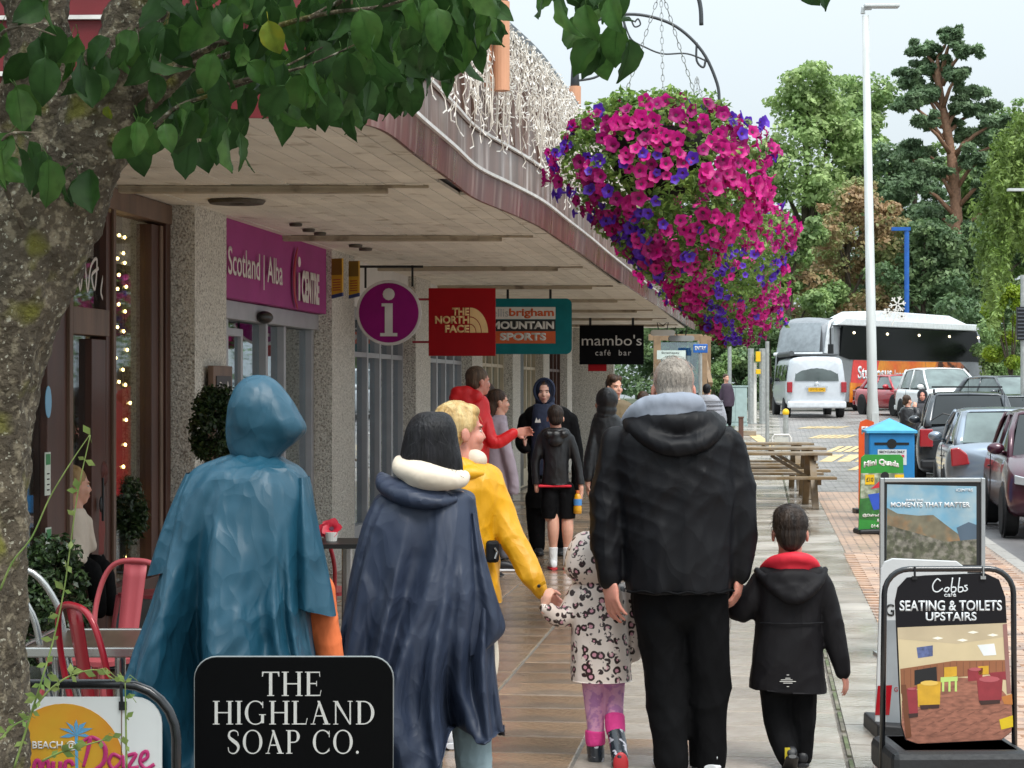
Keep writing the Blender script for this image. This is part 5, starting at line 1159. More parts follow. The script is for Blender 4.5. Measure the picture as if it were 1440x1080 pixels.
def basket(i, c, label):
    """c = hook point; foliage hangs below"""
    rg = random.Random(40+i)
    t = thing('hanging_basket', label, 'flower basket', c, 0, 'hanging baskets of petunias along the canopy')
    topz = .80+EYE+.0-0; 
    zt = 3.28-.05*i-c.z; # rim height relative to hook
    q = MB(); q.lathe([(.05, zt-.42), (.22, zt-.38), (.34, zt-.18), (.38, zt)], n=20); q.build('basket_bowl', M_bin, t, smooth=True)
    for k in range(3):
        a = 2*math.pi*k/3+.5; q = MB(); e = Vector((.36*math.cos(a), .36*math.sin(a), zt)); a0 = Vector((0, 0, -.03)); n = 22 if i < 2 else 8
        for j in range(n):
            p0 = a0.lerp(e, j/n); p1 = a0.lerp(e, (j+1)/n); dr = (p1-p0); x = Vector((0, 1, 0)) if j % 2 else Vector((1, 0, .2)); x = (x-dr.normalized()*x.dot(dr.normalized())).normalized()
            m = (p0+p1)/2; q.tube([tuple(m+dr*.62*math.cos(b)+x*.010*math.sin(b)) for b in [2*math.pi*z/8 for z in range(8)]], .0025, 4, closed=True)
        q.build('chain', M_galv, t)
    # envelope: radius by height (asymmetric: fuller right, trailing lower right)
    def env(f, a):      # f 0 top..1 bottom, a angle about z (0 = +x)
        base = [(0, .30), (.10, .58), (.3, .70), (.5, .68), (.7, .52), (.85, .38), (1.0, .14)]
        for (f0, r0), (f1, r1) in zip(base, base[1:]):
            if f0 <= f <= f1: r = (r0+(r1-r0)*(f-f0)/(f1-f0))*(1+.05*i); break
        ca = math.cos(a)
        if f > .45: r *= 1+.38*ca*(f-.45)/.55*1.6 if ca > 0 else 1+.30*ca*(f-.45)/.55*1.6
        return r*(1+.10*math.sin(3*a+i*2)+.08*math.sin(7*a+f*9))
    H = 1.05+.0*i; z_top = zt+.17
    pts = []
    N = [5200, 3200, 2200, 1600][i]
    rng = np.random.default_rng(50+i); cl = []
    for _ in range(420):
        f = rg.random(); a = rg.uniform(0, 6.283); r = env(f, a)*rg.uniform(.55, 1.0); cl.append((c+Vector((r*math.cos(a), r*math.sin(a)*.9, z_top-f*H)), (.07, .07, .07)))
    for _ in range(70): 
        a = rg.uniform(0, 6.283); r = rg.uniform(0, .45); cl.append((c+Vector((r*math.cos(a), r*math.sin(a), z_top+rg.uniform(-.05, .05))), (.07, .07, .07)))
    leaf_cloud('foliage', M_bl, cl, N*2, [.045, .05, .06, .07][i], t, 60+i, aniso=1.2)
    # shoots
    q = MB()
    for _ in range(40 if i < 2 else 12):
        a = rg.uniform(0, 6.283); f = rg.uniform(0, .9); r = env(f, a); p = Vector((r*.8*math.cos(a), r*.8*math.sin(a), z_top-f*H)); o = Vector((math.cos(a)*.10, math.sin(a)*.10, rg.uniform(-.1, .14))); q.tube([p, p+o*.6+Vector((0, 0, .03)), p+o], .003, 4)
    q.build('shoot', M_bl, t, kind='stuff')
    nf = [290, 270, 300, 260][i]; k = 0; sb = MB(); extra = []
    clusters = [(rg.random(), rg.uniform(0, 6.283), rg.choice([0, 0, 1, 2, 2, 3, 3])) for _ in range(34)]
    tries = 0
    TOT = nf+[230, 80, 80, 60][i]
    while k < TOT and tries < 12000:
        tries += 1
        f = rg.random()**.9; a = rg.uniform(math.pi*.97, math.pi*2.03)+ (0 if rg.random() < .85 else math.pi)
        r = env(f, a); p = Vector((r*math.cos(a)*1.02, r*math.sin(a)*.92, z_top-f*H))
        best = min(clusters, key=lambda cc: (cc[0]-f)**2*1.2+(math.sin((cc[1]-a)/2))**2*.9)
        # bare dark pockets
        if mnoise.noise(Vector((p.x*3.2+i*7, p.z*3.2, i*3))) > .36: continue
        kind = best[2] if rg.random() < .78 else rg.choice([0, 1, 2, 3, 0])
        if f < .25 and rg.random() < .08: kind = 4
        if kind in (0, 2) and i == 0 and f > .5 and p.x < -.1 and rg.random() < .4: kind = 3
        o = Vector((math.cos(a), math.sin(a), .15-f*.5)); o = (o+Vector((rg.uniform(-.6, .6), rg.uniform(-.9, .3), rg.uniform(-.5, .5)))).normalized()
        rot = o.to_track_quat('Z', 'Y').to_euler(); rot.rotate_axis('Z', rg.uniform(0, 6))
        p += Vector((rg.uniform(-.03, .03), rg.uniform(-.05, .02), rg.uniform(-.03, .03)))
        sc = rg.uniform(.7, 1.25)
        if k < nf: inst('flower', PET[kind], t, p, rot, sc)
        else:
            T = Matrix.LocRotScale(p, rot, Vector((sc,)*3)); extra.append((kind, T))
        k += 1
    for kd in range(5):
        es = [T for q_, T in extra if q_ == kd]
        if not es: continue
        q = MB(); sv = [v.co.copy() for v in PET[kd].vertices]; sf = [tuple(f.vertices) for f in PET[kd].polygons]; smi = [f.material_index for f in PET[kd].polygons]
        for T in es:
            q.add([T @ v for v in sv], sf); q.mi[-len(sf):] = smi
        q.build('flowers', [PET[kd].materials[0], PET[kd].materials[1]], t, kind='stuff', smooth=True)
    return t
for i, lb in enumerate(['huge nearest hanging basket of pink and purple petunias', 'second hanging basket, partly behind and below the nearest one', 'third hanging basket, showing below the second', 'farthest and lowest looking hanging basket of petunias']):
    basket(i, B_SP[i]+Vector((i*.06-.06, 0, .68)), lb)
# ============================================================ CAFÉ FURNITURE, PLANTERS, BOARDS
M_chr = mat('chair_red', '9c1526', .3, var=.08, coat=.3, metal=.1); M_chp = mat('chair_faded_red', 'a54a50', .45, var=.12, metal=.1); M_alu = mat('aluminium', 'b8b8b6', .25, metal=.9, var=.1)
def tolix(label, loc, rz, m, group=None):
    t = thing('metal_chair', label, 'chair', loc, rz, group)
    q = MB(); q.prism(rrect(.36, .36, .06), -.01, .01); sme = q; q2 = MB(); q2.v = [(x, z, .45+y) for x, y, z in q.v]; q2.f = q.f; q2.mi = q.mi; q2.build('seat', m, t)
    for sx in (-1, 1):
        q = MB(); q.tube([(sx*.16, .16, .45), (sx*.21, .21, 0)], [.016, .012], 6); q.build('leg', m, t)
        q = MB(); q.tube([(sx*.16, -.16, .45), (sx*.21, -.22, 0)], [.016, .012], 6); q.build('leg', m, t)
    q = MB(); q.tube(catmull([(-.17, -.17, .45), (-.20, -.20, .62), (-.17, -.23, .78), (-.09, -.245, .85), (.09, -.245, .85), (.17, -.23, .78), (.20, -.20, .62), (.17, -.17, .45)], 5), .0125, 8); q.build('back_frame', m, t, smooth=True)
    q = MB(); q.patch((-.055, -.175, .45), (.055, -.175, .45), (.065, -.245, .85), (-.065, -.245, .85), 3, 6, .01, (0, -1, 0)); o = q.build('back_splat', m, t, smooth=True); sm = o.modifiers.new('s', 'SOLIDIFY'); sm.thickness = .004
    return t
def at(px, pytop, h, d): return Vector((X(px, d), d, 0))
c1 = tolix('faded red metal café chair against the brown door frame', Vector((X(140, 9.3), 9.3, 0)), rad(150), M_chp)
c1.location.z = 0.02
c2 = tolix('bright red metal café chair, its curved back nearest the blue poncho', Vector((X(190, 7.9), 7.9, 0)), rad(-55), M_chr)
c3 = tolix('small red chair with white flowered cushion between the two ponchos', Vector((X(470, 12.6), 12.6, 0)), rad(-40), M_chr)
c4 = tolix('dull red chair half hidden under the café window', Vector((X(222, 12.4), 12.4, 0)), rad(60), M_chp)
t = thing('aluminium_chair', 'aluminium café chair arm curving beside the tree trunk', 'chair', (X(30, 8.3), 8.3, .05)); q = MB(); q.tube(catmull([(-.25, 0, 0), (-.22, 0, .6), (-.1, 0, .85), (.04, 0, .72), (.10, 0, .45), (.22, 0, 0)], 6), .014, 8); q.build('arm_tube', M_alu, t, smooth=True)
q = MB(); q.box((-.02, .22, .45), (.42, .42, .02)); q.build('seat', M_alu, t); q = MB(); q.tube(catmull([(-.25, .44, 0), (-.22, .44, .6), (-.1, .44, .85), (.04, .44, .72), (.10, .44, .45), (.22, .44, 0)], 6), .014, 8); q.build('arm_tube', M_alu, t, smooth=True)
t = thing('cafe_table', 'square wood topped aluminium café table between the red chairs', 'table', (X(158, 8.5), 8.5, .02)); zt = Z(912, 9.4)
q = MB(); q.box((.05, 0, .62), (.66, .62, .02)); q.build('tabletop', mat('table_slat', '3f352c', .35, var=.3, scale=5, streak=(6, 1, 1)), t); q = MB(); q.box((.05, -.32, .615), (.70, .02, .04)); q.box((.05, .32, .615), (.70, .02, .04)); q.box((-.30, 0, .615), (.02, .66, .04)); q.box((.40, 0, .615), (.02, .66, .04)); q.build('rim', M_alu, t, bevel=.006)
for x in (-.2, .05, .11, .28): q = MB(); q.tube(catmull([(x, -.1, .60), (x, -.1, .35), (x*1.25, -.2, 0)], 4), .022, 8); q.build('leg', M_alu, t, smooth=True)
t = thing('cafe_table', 'small dark café table holding a red flower, seen past the blue poncho', 'table', (X(488, 12.0), 12.0, 0)); q = MB(); q.box((0, 0, Z(764, 12)), (.55, .5, .025)); q.build('tabletop', M_black, t); q = MB(); q.tube([(0, 0, .02), (0, 0, Z(764, 12))], .03); q.lathe([(.22, 0), (.2, .02)]); q.build('pedestal', M_alu, t)
t = thing('flower_pot', 'small red flower in a pot on the dark café table', 'flower pot', (X(466, 12.0), 12.0, Z(764, 12)+.013)); q = MB(); q.lathe([(.03, 0), (.04, .05)]); q.build('pot', M_white, t); inst('flower', petunia(mat('red_petal', 'c02238', .5), .055, 3), t, (0, 0, .075), (rad(60), 0, 0)); inst('flower', bpy.data.objects[t.children[-1].name].data if False else petunia(MATS['red_petal'], .045, 6), t, (-.03, .01, .06), (rad(90), 0, .4))
M_box = leafmat('box_leaf', '26381f', '3a4f2a', .4, 20, .25)
def topiary(label, px, d, pytop, pybot, wpx, n):
    s = F/d; z0, z1 = Z(pybot, d), Z(pytop, d); w = wpx/s; t = thing('box_plant', label, 'potted plant', (X(px, d), d, 0)); b0 = Vector((X(px, d), d, 0)); rg = random.Random(int(px))
    q = MB(); q.lathe([(.15, 0), (.20, .30), (.21, .32), (.18, .32), (.17, .27), (.02, .27)], n=18); q.build('planter', mat('planter_grey', '4c4a48', .6, var=.2), t); q = MB(); q.tube([(0, 0, .27), (0, 0, z0+.1)], .022); q.build('stem', M_bark, t)
    cl = []
    for i in range(60):
        zz = rg.uniform(0, 1); rr = w/2*math.sin(math.pi*min(1, .12+zz*.82))**.5; a = rg.uniform(0, 6.28); cl.append((b0+Vector((rr*.85*math.cos(a), rr*.85*math.sin(a), z0+(z1-z0)*zz)), (.06, .06, .07)))
    leaf_cloud('foliage', M_box, cl, n, .028, t, int(px), aniso=1.3); return t
topiary('dark leafy potted shrub between the tree trunk and the café door', 72, 9.9, 770, 1000, 110, 9000)
topiary('round clipped box ball in front of the first rough pier', 305, 13.6, 553, 640, 66, 6000)
topiary('dark shrub seen through the café window glass', 172, 13.6, 680, 760, 60, 3500)
# --- front boards
M_bfr = mat('board_frame_black', '15171b', .22, coat=.5, var=.1); M_steel = mat('hook_steel', 'b0b0b0', .25, metal=.9)
d = 6.0; k = d/F
t = thing('soap_shop_board', 'black rounded pavement board reading THE HIGHLAND SOAP CO. in white serif capitals', 'a-board', (X(413.5, d), d, 0)); zt = Z(924, d); 
q = MB(); w = 278*k; h = zt-.06; q.prism([(x, z+.06+h/2) for x, z in rrect(w, h, 30*k, 6, (1, 1, 0, 0))], -.008, .008); q.build('board', mat('gloss_black', '020203', .5, spec=.12), t); 
q = MB(); pr = [(x, -.0, z+.06+h/2) for x, z in rrect(w, h, 30*k, 6, (1, 1, 0, 0))]; q.tube([(a, b, c_) for a, b, c_ in pr], .0035, 6, closed=True); q.build('rim', M_galv, t)
q = MB(); q.box((0, 0, .03), (w*1.05, .45, .06)); q.build('base', M_black, t, bevel=.02)
for s_t, xc, y0, y1, wd in (('THE', 411, 944, 978, 84), ('HIGHLAND', 414, 985, 1018, 228), ('SOAP CO.', 413, 1026, 1059, 186)):
    serif(t, s_t, (xc-413.5)*k, Z(y1, d), (y1-y0)*k, M_white, y=-.009, width=wd*k)
d = 5.5; k = d/F
t = thing('beach_cafe_board', 'black tubular framed board with orange sun, blue palm and pink script', 'a-board', (X(90, d), d, 0), rad(0))
x1 = (248-90)*k; zt = Z(962, d); x0 = -(230)*k
fr_pts = [(x0, 0, .05)]+[(x0, 0, zt-.14)]+[(x0+.14-.14*math.cos(rad(a)), 0, zt-.14+.14*math.sin(rad(a))) for a in range(15, 91, 15)]+[(x1-.14+.14*math.sin(rad(a)), 0, zt-.14+.14*math.cos(rad(a))) for a in range(0, 91, 15)]+[(x1, 0, .05)]
q = MB(); q.tube(fr_pts, .013, 10); q.build('frame', M_bfr, t, smooth=True); q = MB(); q.box(((x0+x1)/2, 0, .03), (x1-x0+.1, .4, .07)); q.build('base', M_black, t, bevel=.02)
px1 = (228-90)*k; pz = Z(980, d); hh = pz-.12; wv = px1-x0-.04
q = MB(); q.prism([(x+(px1+x0+.04)/2, z+.12+hh/2) for x, z in rrect(wv, hh, 38*k, 6)], -.004, .004); q.build('panel', mat('board_white', 'd7dad9', .35, var=.04), t)
def circ(cx, cz, r, n=40, a0=0, a1=360): return [(cx+r*math.cos(rad(a0+(a1-a0)*j/n)), cz+r*math.sin(rad(a0+(a1-a0)*j/n))) for j in range(n)]
sx, sz = (90-90)*k, Z(1073, d)
q = MB(); q.prism(circ(sx, sz, 84*k), -.0055, -.0042); q.build('sun_print', mat('print_orange', 'cf8a22', .5, var=.08, col2='c9a42c', c2scale=5, c2lo=.4, c2hi=.7), t)
q = MB(); cx, cz = (108-90)*k, Z(1030, d)
for a in (20, 55, 90, 125, 160, 200, 340): q.prism([(cx, cz-.006), (cx+.022*math.cos(rad(a-14)), cz+.018*math.sin(rad(a-14))), (cx+.045*math.cos(rad(a)), cz+.034*math.sin(rad(a))), (cx+.022*math.cos(rad(a+14)), cz+.022*math.sin(rad(a+14)))], -.0070-a*1e-6, -.0057)
q.prism([(cx-.004, cz), (cx+.004, cz), (cx+.005, cz-.11), (cx-.002, cz-.11)], -.0066, -.0057); q.build('palm_print', mat('print_skyblue', '5b9bc4', .5), t)
text(t, 'THE BEACH @', (16-90)*k, Z(1055, d), 92*k, 14*k, M_white, y=-.0075, bold=.02)
M_pkp = mat('print_pink', 'b52a6b', .45)
strokes(t, [[(118, 1078, .8), (124, 1056, 1), (128, 1036, 1.2)], [(112, 1046, .8), (130, 1036, 1), (148, 1050, 1.3), (146, 1072, 1.2), (130, 1084, 1)], [(172, 1066), (160, 1060), (154, 1070), (160, 1080), (170, 1072), (173, 1062), (174, 1080)], [(180, 1062), (192, 1060), (182, 1078), (196, 1078)], [(200, 1070), (208, 1064), (207, 1056), (200, 1060), (198, 1072), (206, 1080), (218, 1074)], [(48, 1090), (50, 1072), (56, 1070), (58, 1088), (62, 1072), (68, 1070), (70, 1088)], [(76, 1070), (76, 1084), (84, 1084), (86, 1070)], [(92, 1088), (93, 1072), (100, 1070), (104, 1076)]], 3.0*k, M_pkp, y=-.0078, sx=k, sz=-k, x0=-90*k, z0=Z(0, d))
q = MB(); xh = (172-90)*k; q.tube([(xh, -.014, zt+.004), (xh, -.016, zt-.02), (xh+.002, -.012, pz-.02)], .004, 6); q.box((xh+.003, -.008, pz-.022), (.02, .006, .022)); q.build('hook', M_trim, t)
q = MB(); q.tube([(xh, -.008, pz-.03), (xh-.001, -.008, pz-.25)], .0012, 4); q.build('rust_streak', mat('rust_run', '6d4a30', .8), t)
# Cobbs board
d = 9.0; k = d/F
t = thing('cafe_swing_board', 'black framed swinging Cobbs board with seating and toilets upstairs over a café photograph', 'a-board', (X(1335, d), d, 0), rad(2)); xl, xr, zt = (1243-1335)*k, (1426-1335)*k, Z(800, d)
rr = .105
fp = [(xl-.01, 0, .03), (xl, 0, zt-rr)]+[(xl+rr-rr*math.cos(rad(a)), 0, zt-rr+rr*math.sin(rad(a))) for a in range(15, 91, 15)]+[(xr-rr+rr*math.sin(rad(a)), 0, zt-rr+rr*math.cos(rad(a))) for a in range(0, 91, 15)]+[(xr+.005, 0, .03)]
q = MB(); q.tube(fp, .0125, 10); q.build('frame', M_bfr, t, smooth=True)
q = MB(); q.prism([(xl, .02), (xr, .02), (xr, .15), (xl+.02, .15)], -.20, .22); q.box(((xl+xr)/2, -.0, .085), (xr-xl+.03, .46, .13)); q.build('base', mat('board_base', '1b1d20', .5, bump=.2), t, bevel=.03)
sw = Matrix.Rotation(rad(-2.0), 4, 'Y')
def cpz(px, py): return ((px-1335)*k, Z(py, d))
pan = [cpz(1258, 845), cpz(1262, 826), cpz(1275, 812), cpz(1300, 809), cpz(1385, 806), cpz(1405, 815), cpz(1414, 840), cpz(1424, 1015), cpz(1422, 1030), cpz(1408, 1041), cpz(1290, 1046), cpz(1272, 1040), cpz(1266, 1020)]
q = MB(); q.prism(pan, -.006, .006); q.build('panel', mat('panel_char', '17161a', .5, var=.05, spec=.2), t)
pic = [cpz(1261, 882), cpz(1416, 876), cpz(1424, 1014), cpz(1422, 1029), cpz(1408, 1040), cpz(1290, 1045), cpz(1273, 1039), cpz(1267, 1018)]
q = MB(); q.prism(pic, -.0075, -.0062); pc = q.build('picture', mat('pic_wall', 'c9b894', .4, var=.08, scale=6), t)
def pp(name, pts, m, lvl, parent=pc): 
    q = MB(); q.prism([cpz(*p) for p in pts], -.0078-.00035*lvl, -.0072); return q.build(name, m, parent)
pp('floor_print', [(1267, 985), (1300, 962), (1340, 952), (1395, 955), (1422, 985), (1424, 1014), (1422, 1029), (1408, 1040), (1290, 1045), (1273, 1039), (1267, 1018)], mat('pic_floor', '93604e', .5, var=.35, scale=30, streak=(1, 1, 3)), 0)
pp('ceiling_print', [(1261, 882), (1416, 876), (1417, 895), (1345, 905), (1262, 898)], mat('pic_ceiling', 'b9a98c', .5), 0)
pp('dado_print', [(1265, 940), (1340, 929), (1418, 928), (1419, 946), (1345, 952), (1300, 964), (1266, 975)], mat('pic_dado', '8d5a3c', .5, var=.2), 1)
pp('board_print', [(1285, 942), (1316, 937), (1317, 957), (1285, 963)], M_trim, 2)
pp('screen_print', [(1288, 910), (1311, 907), (1311, 922), (1290, 925)], mat('pic_screen', '55618a', .4, var=.4, scale=60), 1)
pp('window_print', [(1374, 907), (1398, 905), (1401, 921), (1383, 922)], mat('pic_window', 'dfe4e4', .4), 1)
for (a, b_) in ((1318, 897), (1353, 900), (1368, 889), (1396, 893)): pp('light_print', [(a-8, b_), (a, b_-2), (a+8, b_), (a, b_+2)], mat('pic_light', 'f3efdf', .4), 1)
yel = mat('pic_yellow', 'c79a2c', .4, var=.15, scale=20); mar = mat('pic_maroon', '8a3038', .4, var=.15, scale=20); lim = mat('pic_lime', 'b5cf74', .4)
pp('tub_print', [(1289, 962), (1305, 957), (1322, 958), (1321, 990), (1306, 997), (1290, 993)], yel, 3); pp('tub_print', [(1327, 938), (1345, 937), (1345, 950), (1327, 953)], yel, 2); pp('tub_print', [(1375, 937), (1390, 936), (1390, 948), (1376, 949)], yel, 2)
pp('tub_print', [(1274, 968), (1288, 965), (1290, 1003), (1275, 1010)], mar, 2); pp('tub_print', [(1360, 941), (1382, 939), (1381, 956), (1361, 958)], mar, 2); pp('tub_print', [(1373, 953), (1390, 950), (1410, 955), (1408, 985), (1392, 990), (1376, 984)], mar, 3); pp('tub_print', [(1390, 946), (1414, 944), (1415, 956), (1395, 954)], mar, 2)
pp('table_print', [(1322, 952), (1346, 951), (1346, 957), (1322, 959)], lim, 3); 
for a in (1324, 1333, 1342): pp('table_leg_print', [(a, 957), (a+3, 957), (a+3, 972), (a, 972)], lim, 4)
pp('table_print', [(1408, 980), (1423, 976), (1424, 991), (1412, 990)], mat('pic_orange', 'b5743a', .4), 3); pp('chair_print', [(1405, 1012), (1424, 1006), (1425, 1022), (1408, 1026)], mat('pic_chair', 'd6b81e', .4), 3)
pp('post_print', [(1266, 962), (1273, 962), (1281, 1035), (1273, 1038)], mat('pic_post', '6b3f28', .4), 4); pp('pillar_print', [(1410, 878), (1416, 877), (1422, 975), (1416, 976)], mat('pic_pillar', '8e6660', .4), 3)
for j in range(16):
    a = 1270+j*9.3; yt = 940-11*(j/7.5) if j < 7.5 else 929; yb = 974-22*(j/7.5) if j < 7.5 else 951-(j-7.5)*.7
    pp('dado_joint_print', [(a, yt+1), (a+.8, yt+1), (a+.8, yb), (a, yb)], mat('pic_joint', '6d4530', .5), 1.5)
for (a, b_, w_, m_) in ((1306, 960, 13, mat('pic_yellow_lit', 'dcb75a', .4)), (1391, 955, 15, mat('pic_maroon_lit', 'a8545a', .4)), (1371, 941, 9, MATS['pic_maroon_lit']), (1281, 968, 6, MATS['pic_maroon_lit'])): pp('cushion_print', [(a+w_*math.cos(q_*.7), b_+w_*.28*math.sin(q_*.7)) for q_ in range(9)], m_, 5)
for (a, b_, w_) in ((1306, 992, 14), (1391, 986, 15), (1283, 1004, 7)): pp('shade_print', [(a-w_, b_-1), (a+w_, b_-2), (a+w_, b_+3), (a-w_*.8, b_+5)], mat('pic_dark', '3a2420', .5), 6)
for j in range(9):
    for k_ in range(3):
        a, b_ = 1285+j*15+k_*3, 1000+k_*14+(j % 2)*5; pp('parquet_print', [(a, b_), (a+10, b_-5), (a+11, b_-4), (a+1, b_+1)], mat('pic_parquet', '7b4f40' if k_ else '7b4f40', .5), 1.2)
text(t, 'SEATING & TOILETS', (1264-1335)*k, Z(859, d), 145*k, 15*k, M_cw, y=-.0065, bold=.022, depth=.001); text(t, 'UPSTAIRS', (1301-1335)*k, Z(873, d), 72*k, 12.5*k, M_cw, y=-.0065, bold=.022, depth=.001)
text(t, 'café', (1327-1335)*k, Z(839, d), 17*k, 6*k, M_cw, y=-.0065, bold=.01)
cob = [[(1322, 817, .8), (1317, 814), (1311, 822), (1312, 830), (1318, 832), (1325, 827, .7)], [(1330, 826), (1327, 830), (1331, 832), (1334, 827), (1330, 826)], [(1339, 812), (1337, 831), (1343, 831), (1343, 826), (1338, 826)], [(1349, 812), (1347, 831), (1353, 831), (1353, 826), (1348, 826)], [(1360, 823), (1356, 824), (1360, 828), (1357, 831), (1354, 830)]]
strokes(t, cob, 1.0*k, M_cw, y=-.008, sx=k, sz=-k, x0=-1335*k, z0=Z(0, d))
for a, mm in ((1285, M_trim), (1382, M_alu)): q = MB(); q.tube([((a-1335)*k, -.013, zt+.012), ((a-1335)*k, -.014, zt-.03)], .005, 6); q.box(((a-1335)*k, -.010, Z(812, d)), (.022, .008, .014)); q.build('hook', mm, t)
# iCentre poster frame
d = 13.0; k = d/F
t = thing('poster_stand', 'silver framed poster stand showing a glen under MOMENTS THAT MATTER', 'a-board', (X(1311, d), d, 0), rad(1)); xl, xr, zt = -74*k, 74*k, Z(672, d); M_sil = mat('silver_frame', 'a9adae', .3, metal=.6, var=.08)
zb_ = Z(812, d)
q = MB()
for a in ((xl+.012, (zt+zb_)/2, .026, zt-zb_+.0), (xr-.012, (zt+zb_)/2, .026, zt-zb_)): q.box((a[0], 0, a[1]), (a[2], .03, a[3]))
for z in (zt-.013, zb_+.013): q.box((0, 0, z), (xr-xl-.052, .0296, .026))
q.build('frame', M_sil, t, bevel=.004)
q = MB(); q.box((xl+.015, 0, zb_/2), (.028, .028, zb_)); q.box((xr-.015, 0, zb_/2), (.028, .028, zb_)); q.box((0, 0, .01), (xr-xl, .45, .02)); q.build('leg', M_sil, t)
def pq(name, pts, m, lvl): q = MB(); q.prism([((a-1311)*k, Z(b_, d)) for a, b_ in pts], -.006-.0006*lvl, -.004); return q.build(name, m, t)
q = MB(); q.box((0, .004, (zt+zb_)/2), (xr-xl-.05, .012, zt-zb_-.05)); q.build('backing', M_trim, t)
pq('sky_print', [(1247, 681), (1373, 684), (1373, 790), (1246, 790)], mat('print_sky', '6f9fb8', .3, var=.12, scale=5, col2='9fb0b5', c2scale=6, c2lo=.4, c2hi=.7), 0)
pq('hill_print', [(1247, 714), (1262, 722), (1290, 725), (1312, 724), (1330, 738), (1373, 770), (1373, 792), (1246, 792)], mat('print_hill', '6f6a58', .4, var=.3, scale=14, col2='8d6c4a', c2scale=8, c2lo=.5, c2hi=.65), 1)
pq('far_hill_print', [(1345, 742), (1362, 734), (1373, 738), (1373, 770), (1350, 760)], mat('print_farhill', '4f6070', .4, var=.1), 2)
pq('moor_print', [(1247, 738), (1290, 750), (1330, 762), (1373, 758), (1373, 794), (1246, 794)], mat('print_moor', '4e5040', .4, var=.5, scale=30, col2='77746a', c2scale=25), 3)
text(t, 'MOMENTS THAT MATTER', (1252-1311)*k, Z(713, d), 112*k, 7*k, M_cw, y=-.009, bold=.03); text(t, 'SHARE THE', (1273-1311)*k, Z(705, d), 25*k, 3.5*k, M_cw, y=-.009, bold=.02); text(t, 'iCENTRE', (1344-1311)*k, Z(691, d), 24*k, 4*k, M_cw, y=-.009, bold=.02)
# white/grey board between the two
d = 10.1; k = d/F
t = thing('grey_board', 'white topped board half hidden behind the Cobbs frame with a red corner panel', 'a-board', (X(1296, d), d, 0)); 
q = MB(); q.prism([((a-1296)*k, Z(b_, d)) for a, b_ in ((1230, 1028), (1238, 800), (1243, 790), (1255, 785), (1345, 789), (1360, 800), (1362, 1028))], -.008, .012); q.build('panel', mat('board_silver', 'c3c5c6', .35, var=.06), t, bevel=.004)
q = MB(); q.prism([((a-1296)*k, Z(b_, d)) for a, b_ in ((1247, 872), (1350, 872), (1350, 1020), (1246, 1020))], -.0095, -.0085); q.build('grey_print', mat('print_grey', '8f9498', .4, var=.15, scale=5), t)
q = MB(); q.prism([((a-1296)*k, Z(b_, d)) for a, b_ in ((1234, 964), (1254, 963), (1250, 1005), (1230, 1005))], -.011, -.0085); q.build('red_print', M_tail, t)
text(t, 'G', (1245-1296)*k, Z(866, d), 12*k, 17*k, M_trim, y=-.010, bold=.01); text(t, 'G', (1257-1296)*k, Z(972, d), 5*k, 6*k, M_tail, y=-.010)
q = MB(); q.prism([((a-1296)*k, Z(b_, d)) for a, b_ in ((1228, 1036), (1229, 1014), (1362, 1022), (1364, 1036))], -.1, .3); q.build('base', mat('board_base', '1b1d20'), t, bevel=.01)
# ============================================================ PEOPLE
def solid(mb, name, m, parent, vox, smooth=4, cuts=(), fold=None, label=None, kind=None, post=None):
    """voxel-union the overlapping shapes into one continuous surface, then press folds into it"""
    me = mb.mesh(name, m); o = bpy.data.objects.new(name, me); TMP.objects.link(o)
    r = o.modifiers.new('r', 'REMESH'); r.mode = 'VOXEL'; r.voxel_size = vox; r.use_smooth_shade = True
    if smooth: s = o.modifiers.new('s', 'SMOOTH'); s.iterations = smooth; s.factor = .6
    TMPV.update(); dg = TMPV.depsgraph
    me2 = bpy.data.meshes.new_from_object(o.evaluated_get(dg)); bpy.data.objects.remove(o); bpy.data.meshes.remove(me)
    me2.name = name
    if cuts:
        b = bmesh.new(); b.from_mesh(me2)
        for co, no in cuts:
            g = bmesh.ops.bisect_plane(b, geom=b.verts[:]+b.edges[:]+b.faces[:], plane_co=co, plane_no=no, clear_outer=True)
            es = [e for e in g['geom_cut'] if isinstance(e, bmesh.types.BMEdge) and e.is_boundary]
            try: bmesh.ops.holes_fill(b, edges=es)
            except Exception: pass
        for f in b.faces: f.smooth = True
        b.to_mesh(me2); b.free()
    n = len(me2.vertices)
    if fold or parent is not None:
        co = np.empty(n*3, dtype=np.float64); me2.vertices.foreach_get('co', co); co = co.reshape(-1, 3)
        if fold:
            nr = np.empty(n*3); me2.vertices.foreach_get('normal', nr); nr = nr.reshape(-1, 3)
            co = co+nr*fold(co)[:, None]
        Mi = np.array(WM[parent.name].inverted()); co = co @ Mi[:3, :3].T+Mi[:3, 3]
        me2.vertices.foreach_set('co', co.ravel()); me2.update()
    me2.materials.clear(); me2.materials.append(m)
    o = bpy.data.objects.new(name, me2); C.objects.link(o); o.parent = parent; WM[o.name] = WM[parent.name]
    if label: o['label'] = label
    return o
TSC = bpy.data.scenes.new('workbench'); TMP = TSC.collection; TMPV = TSC.view_layers[0]
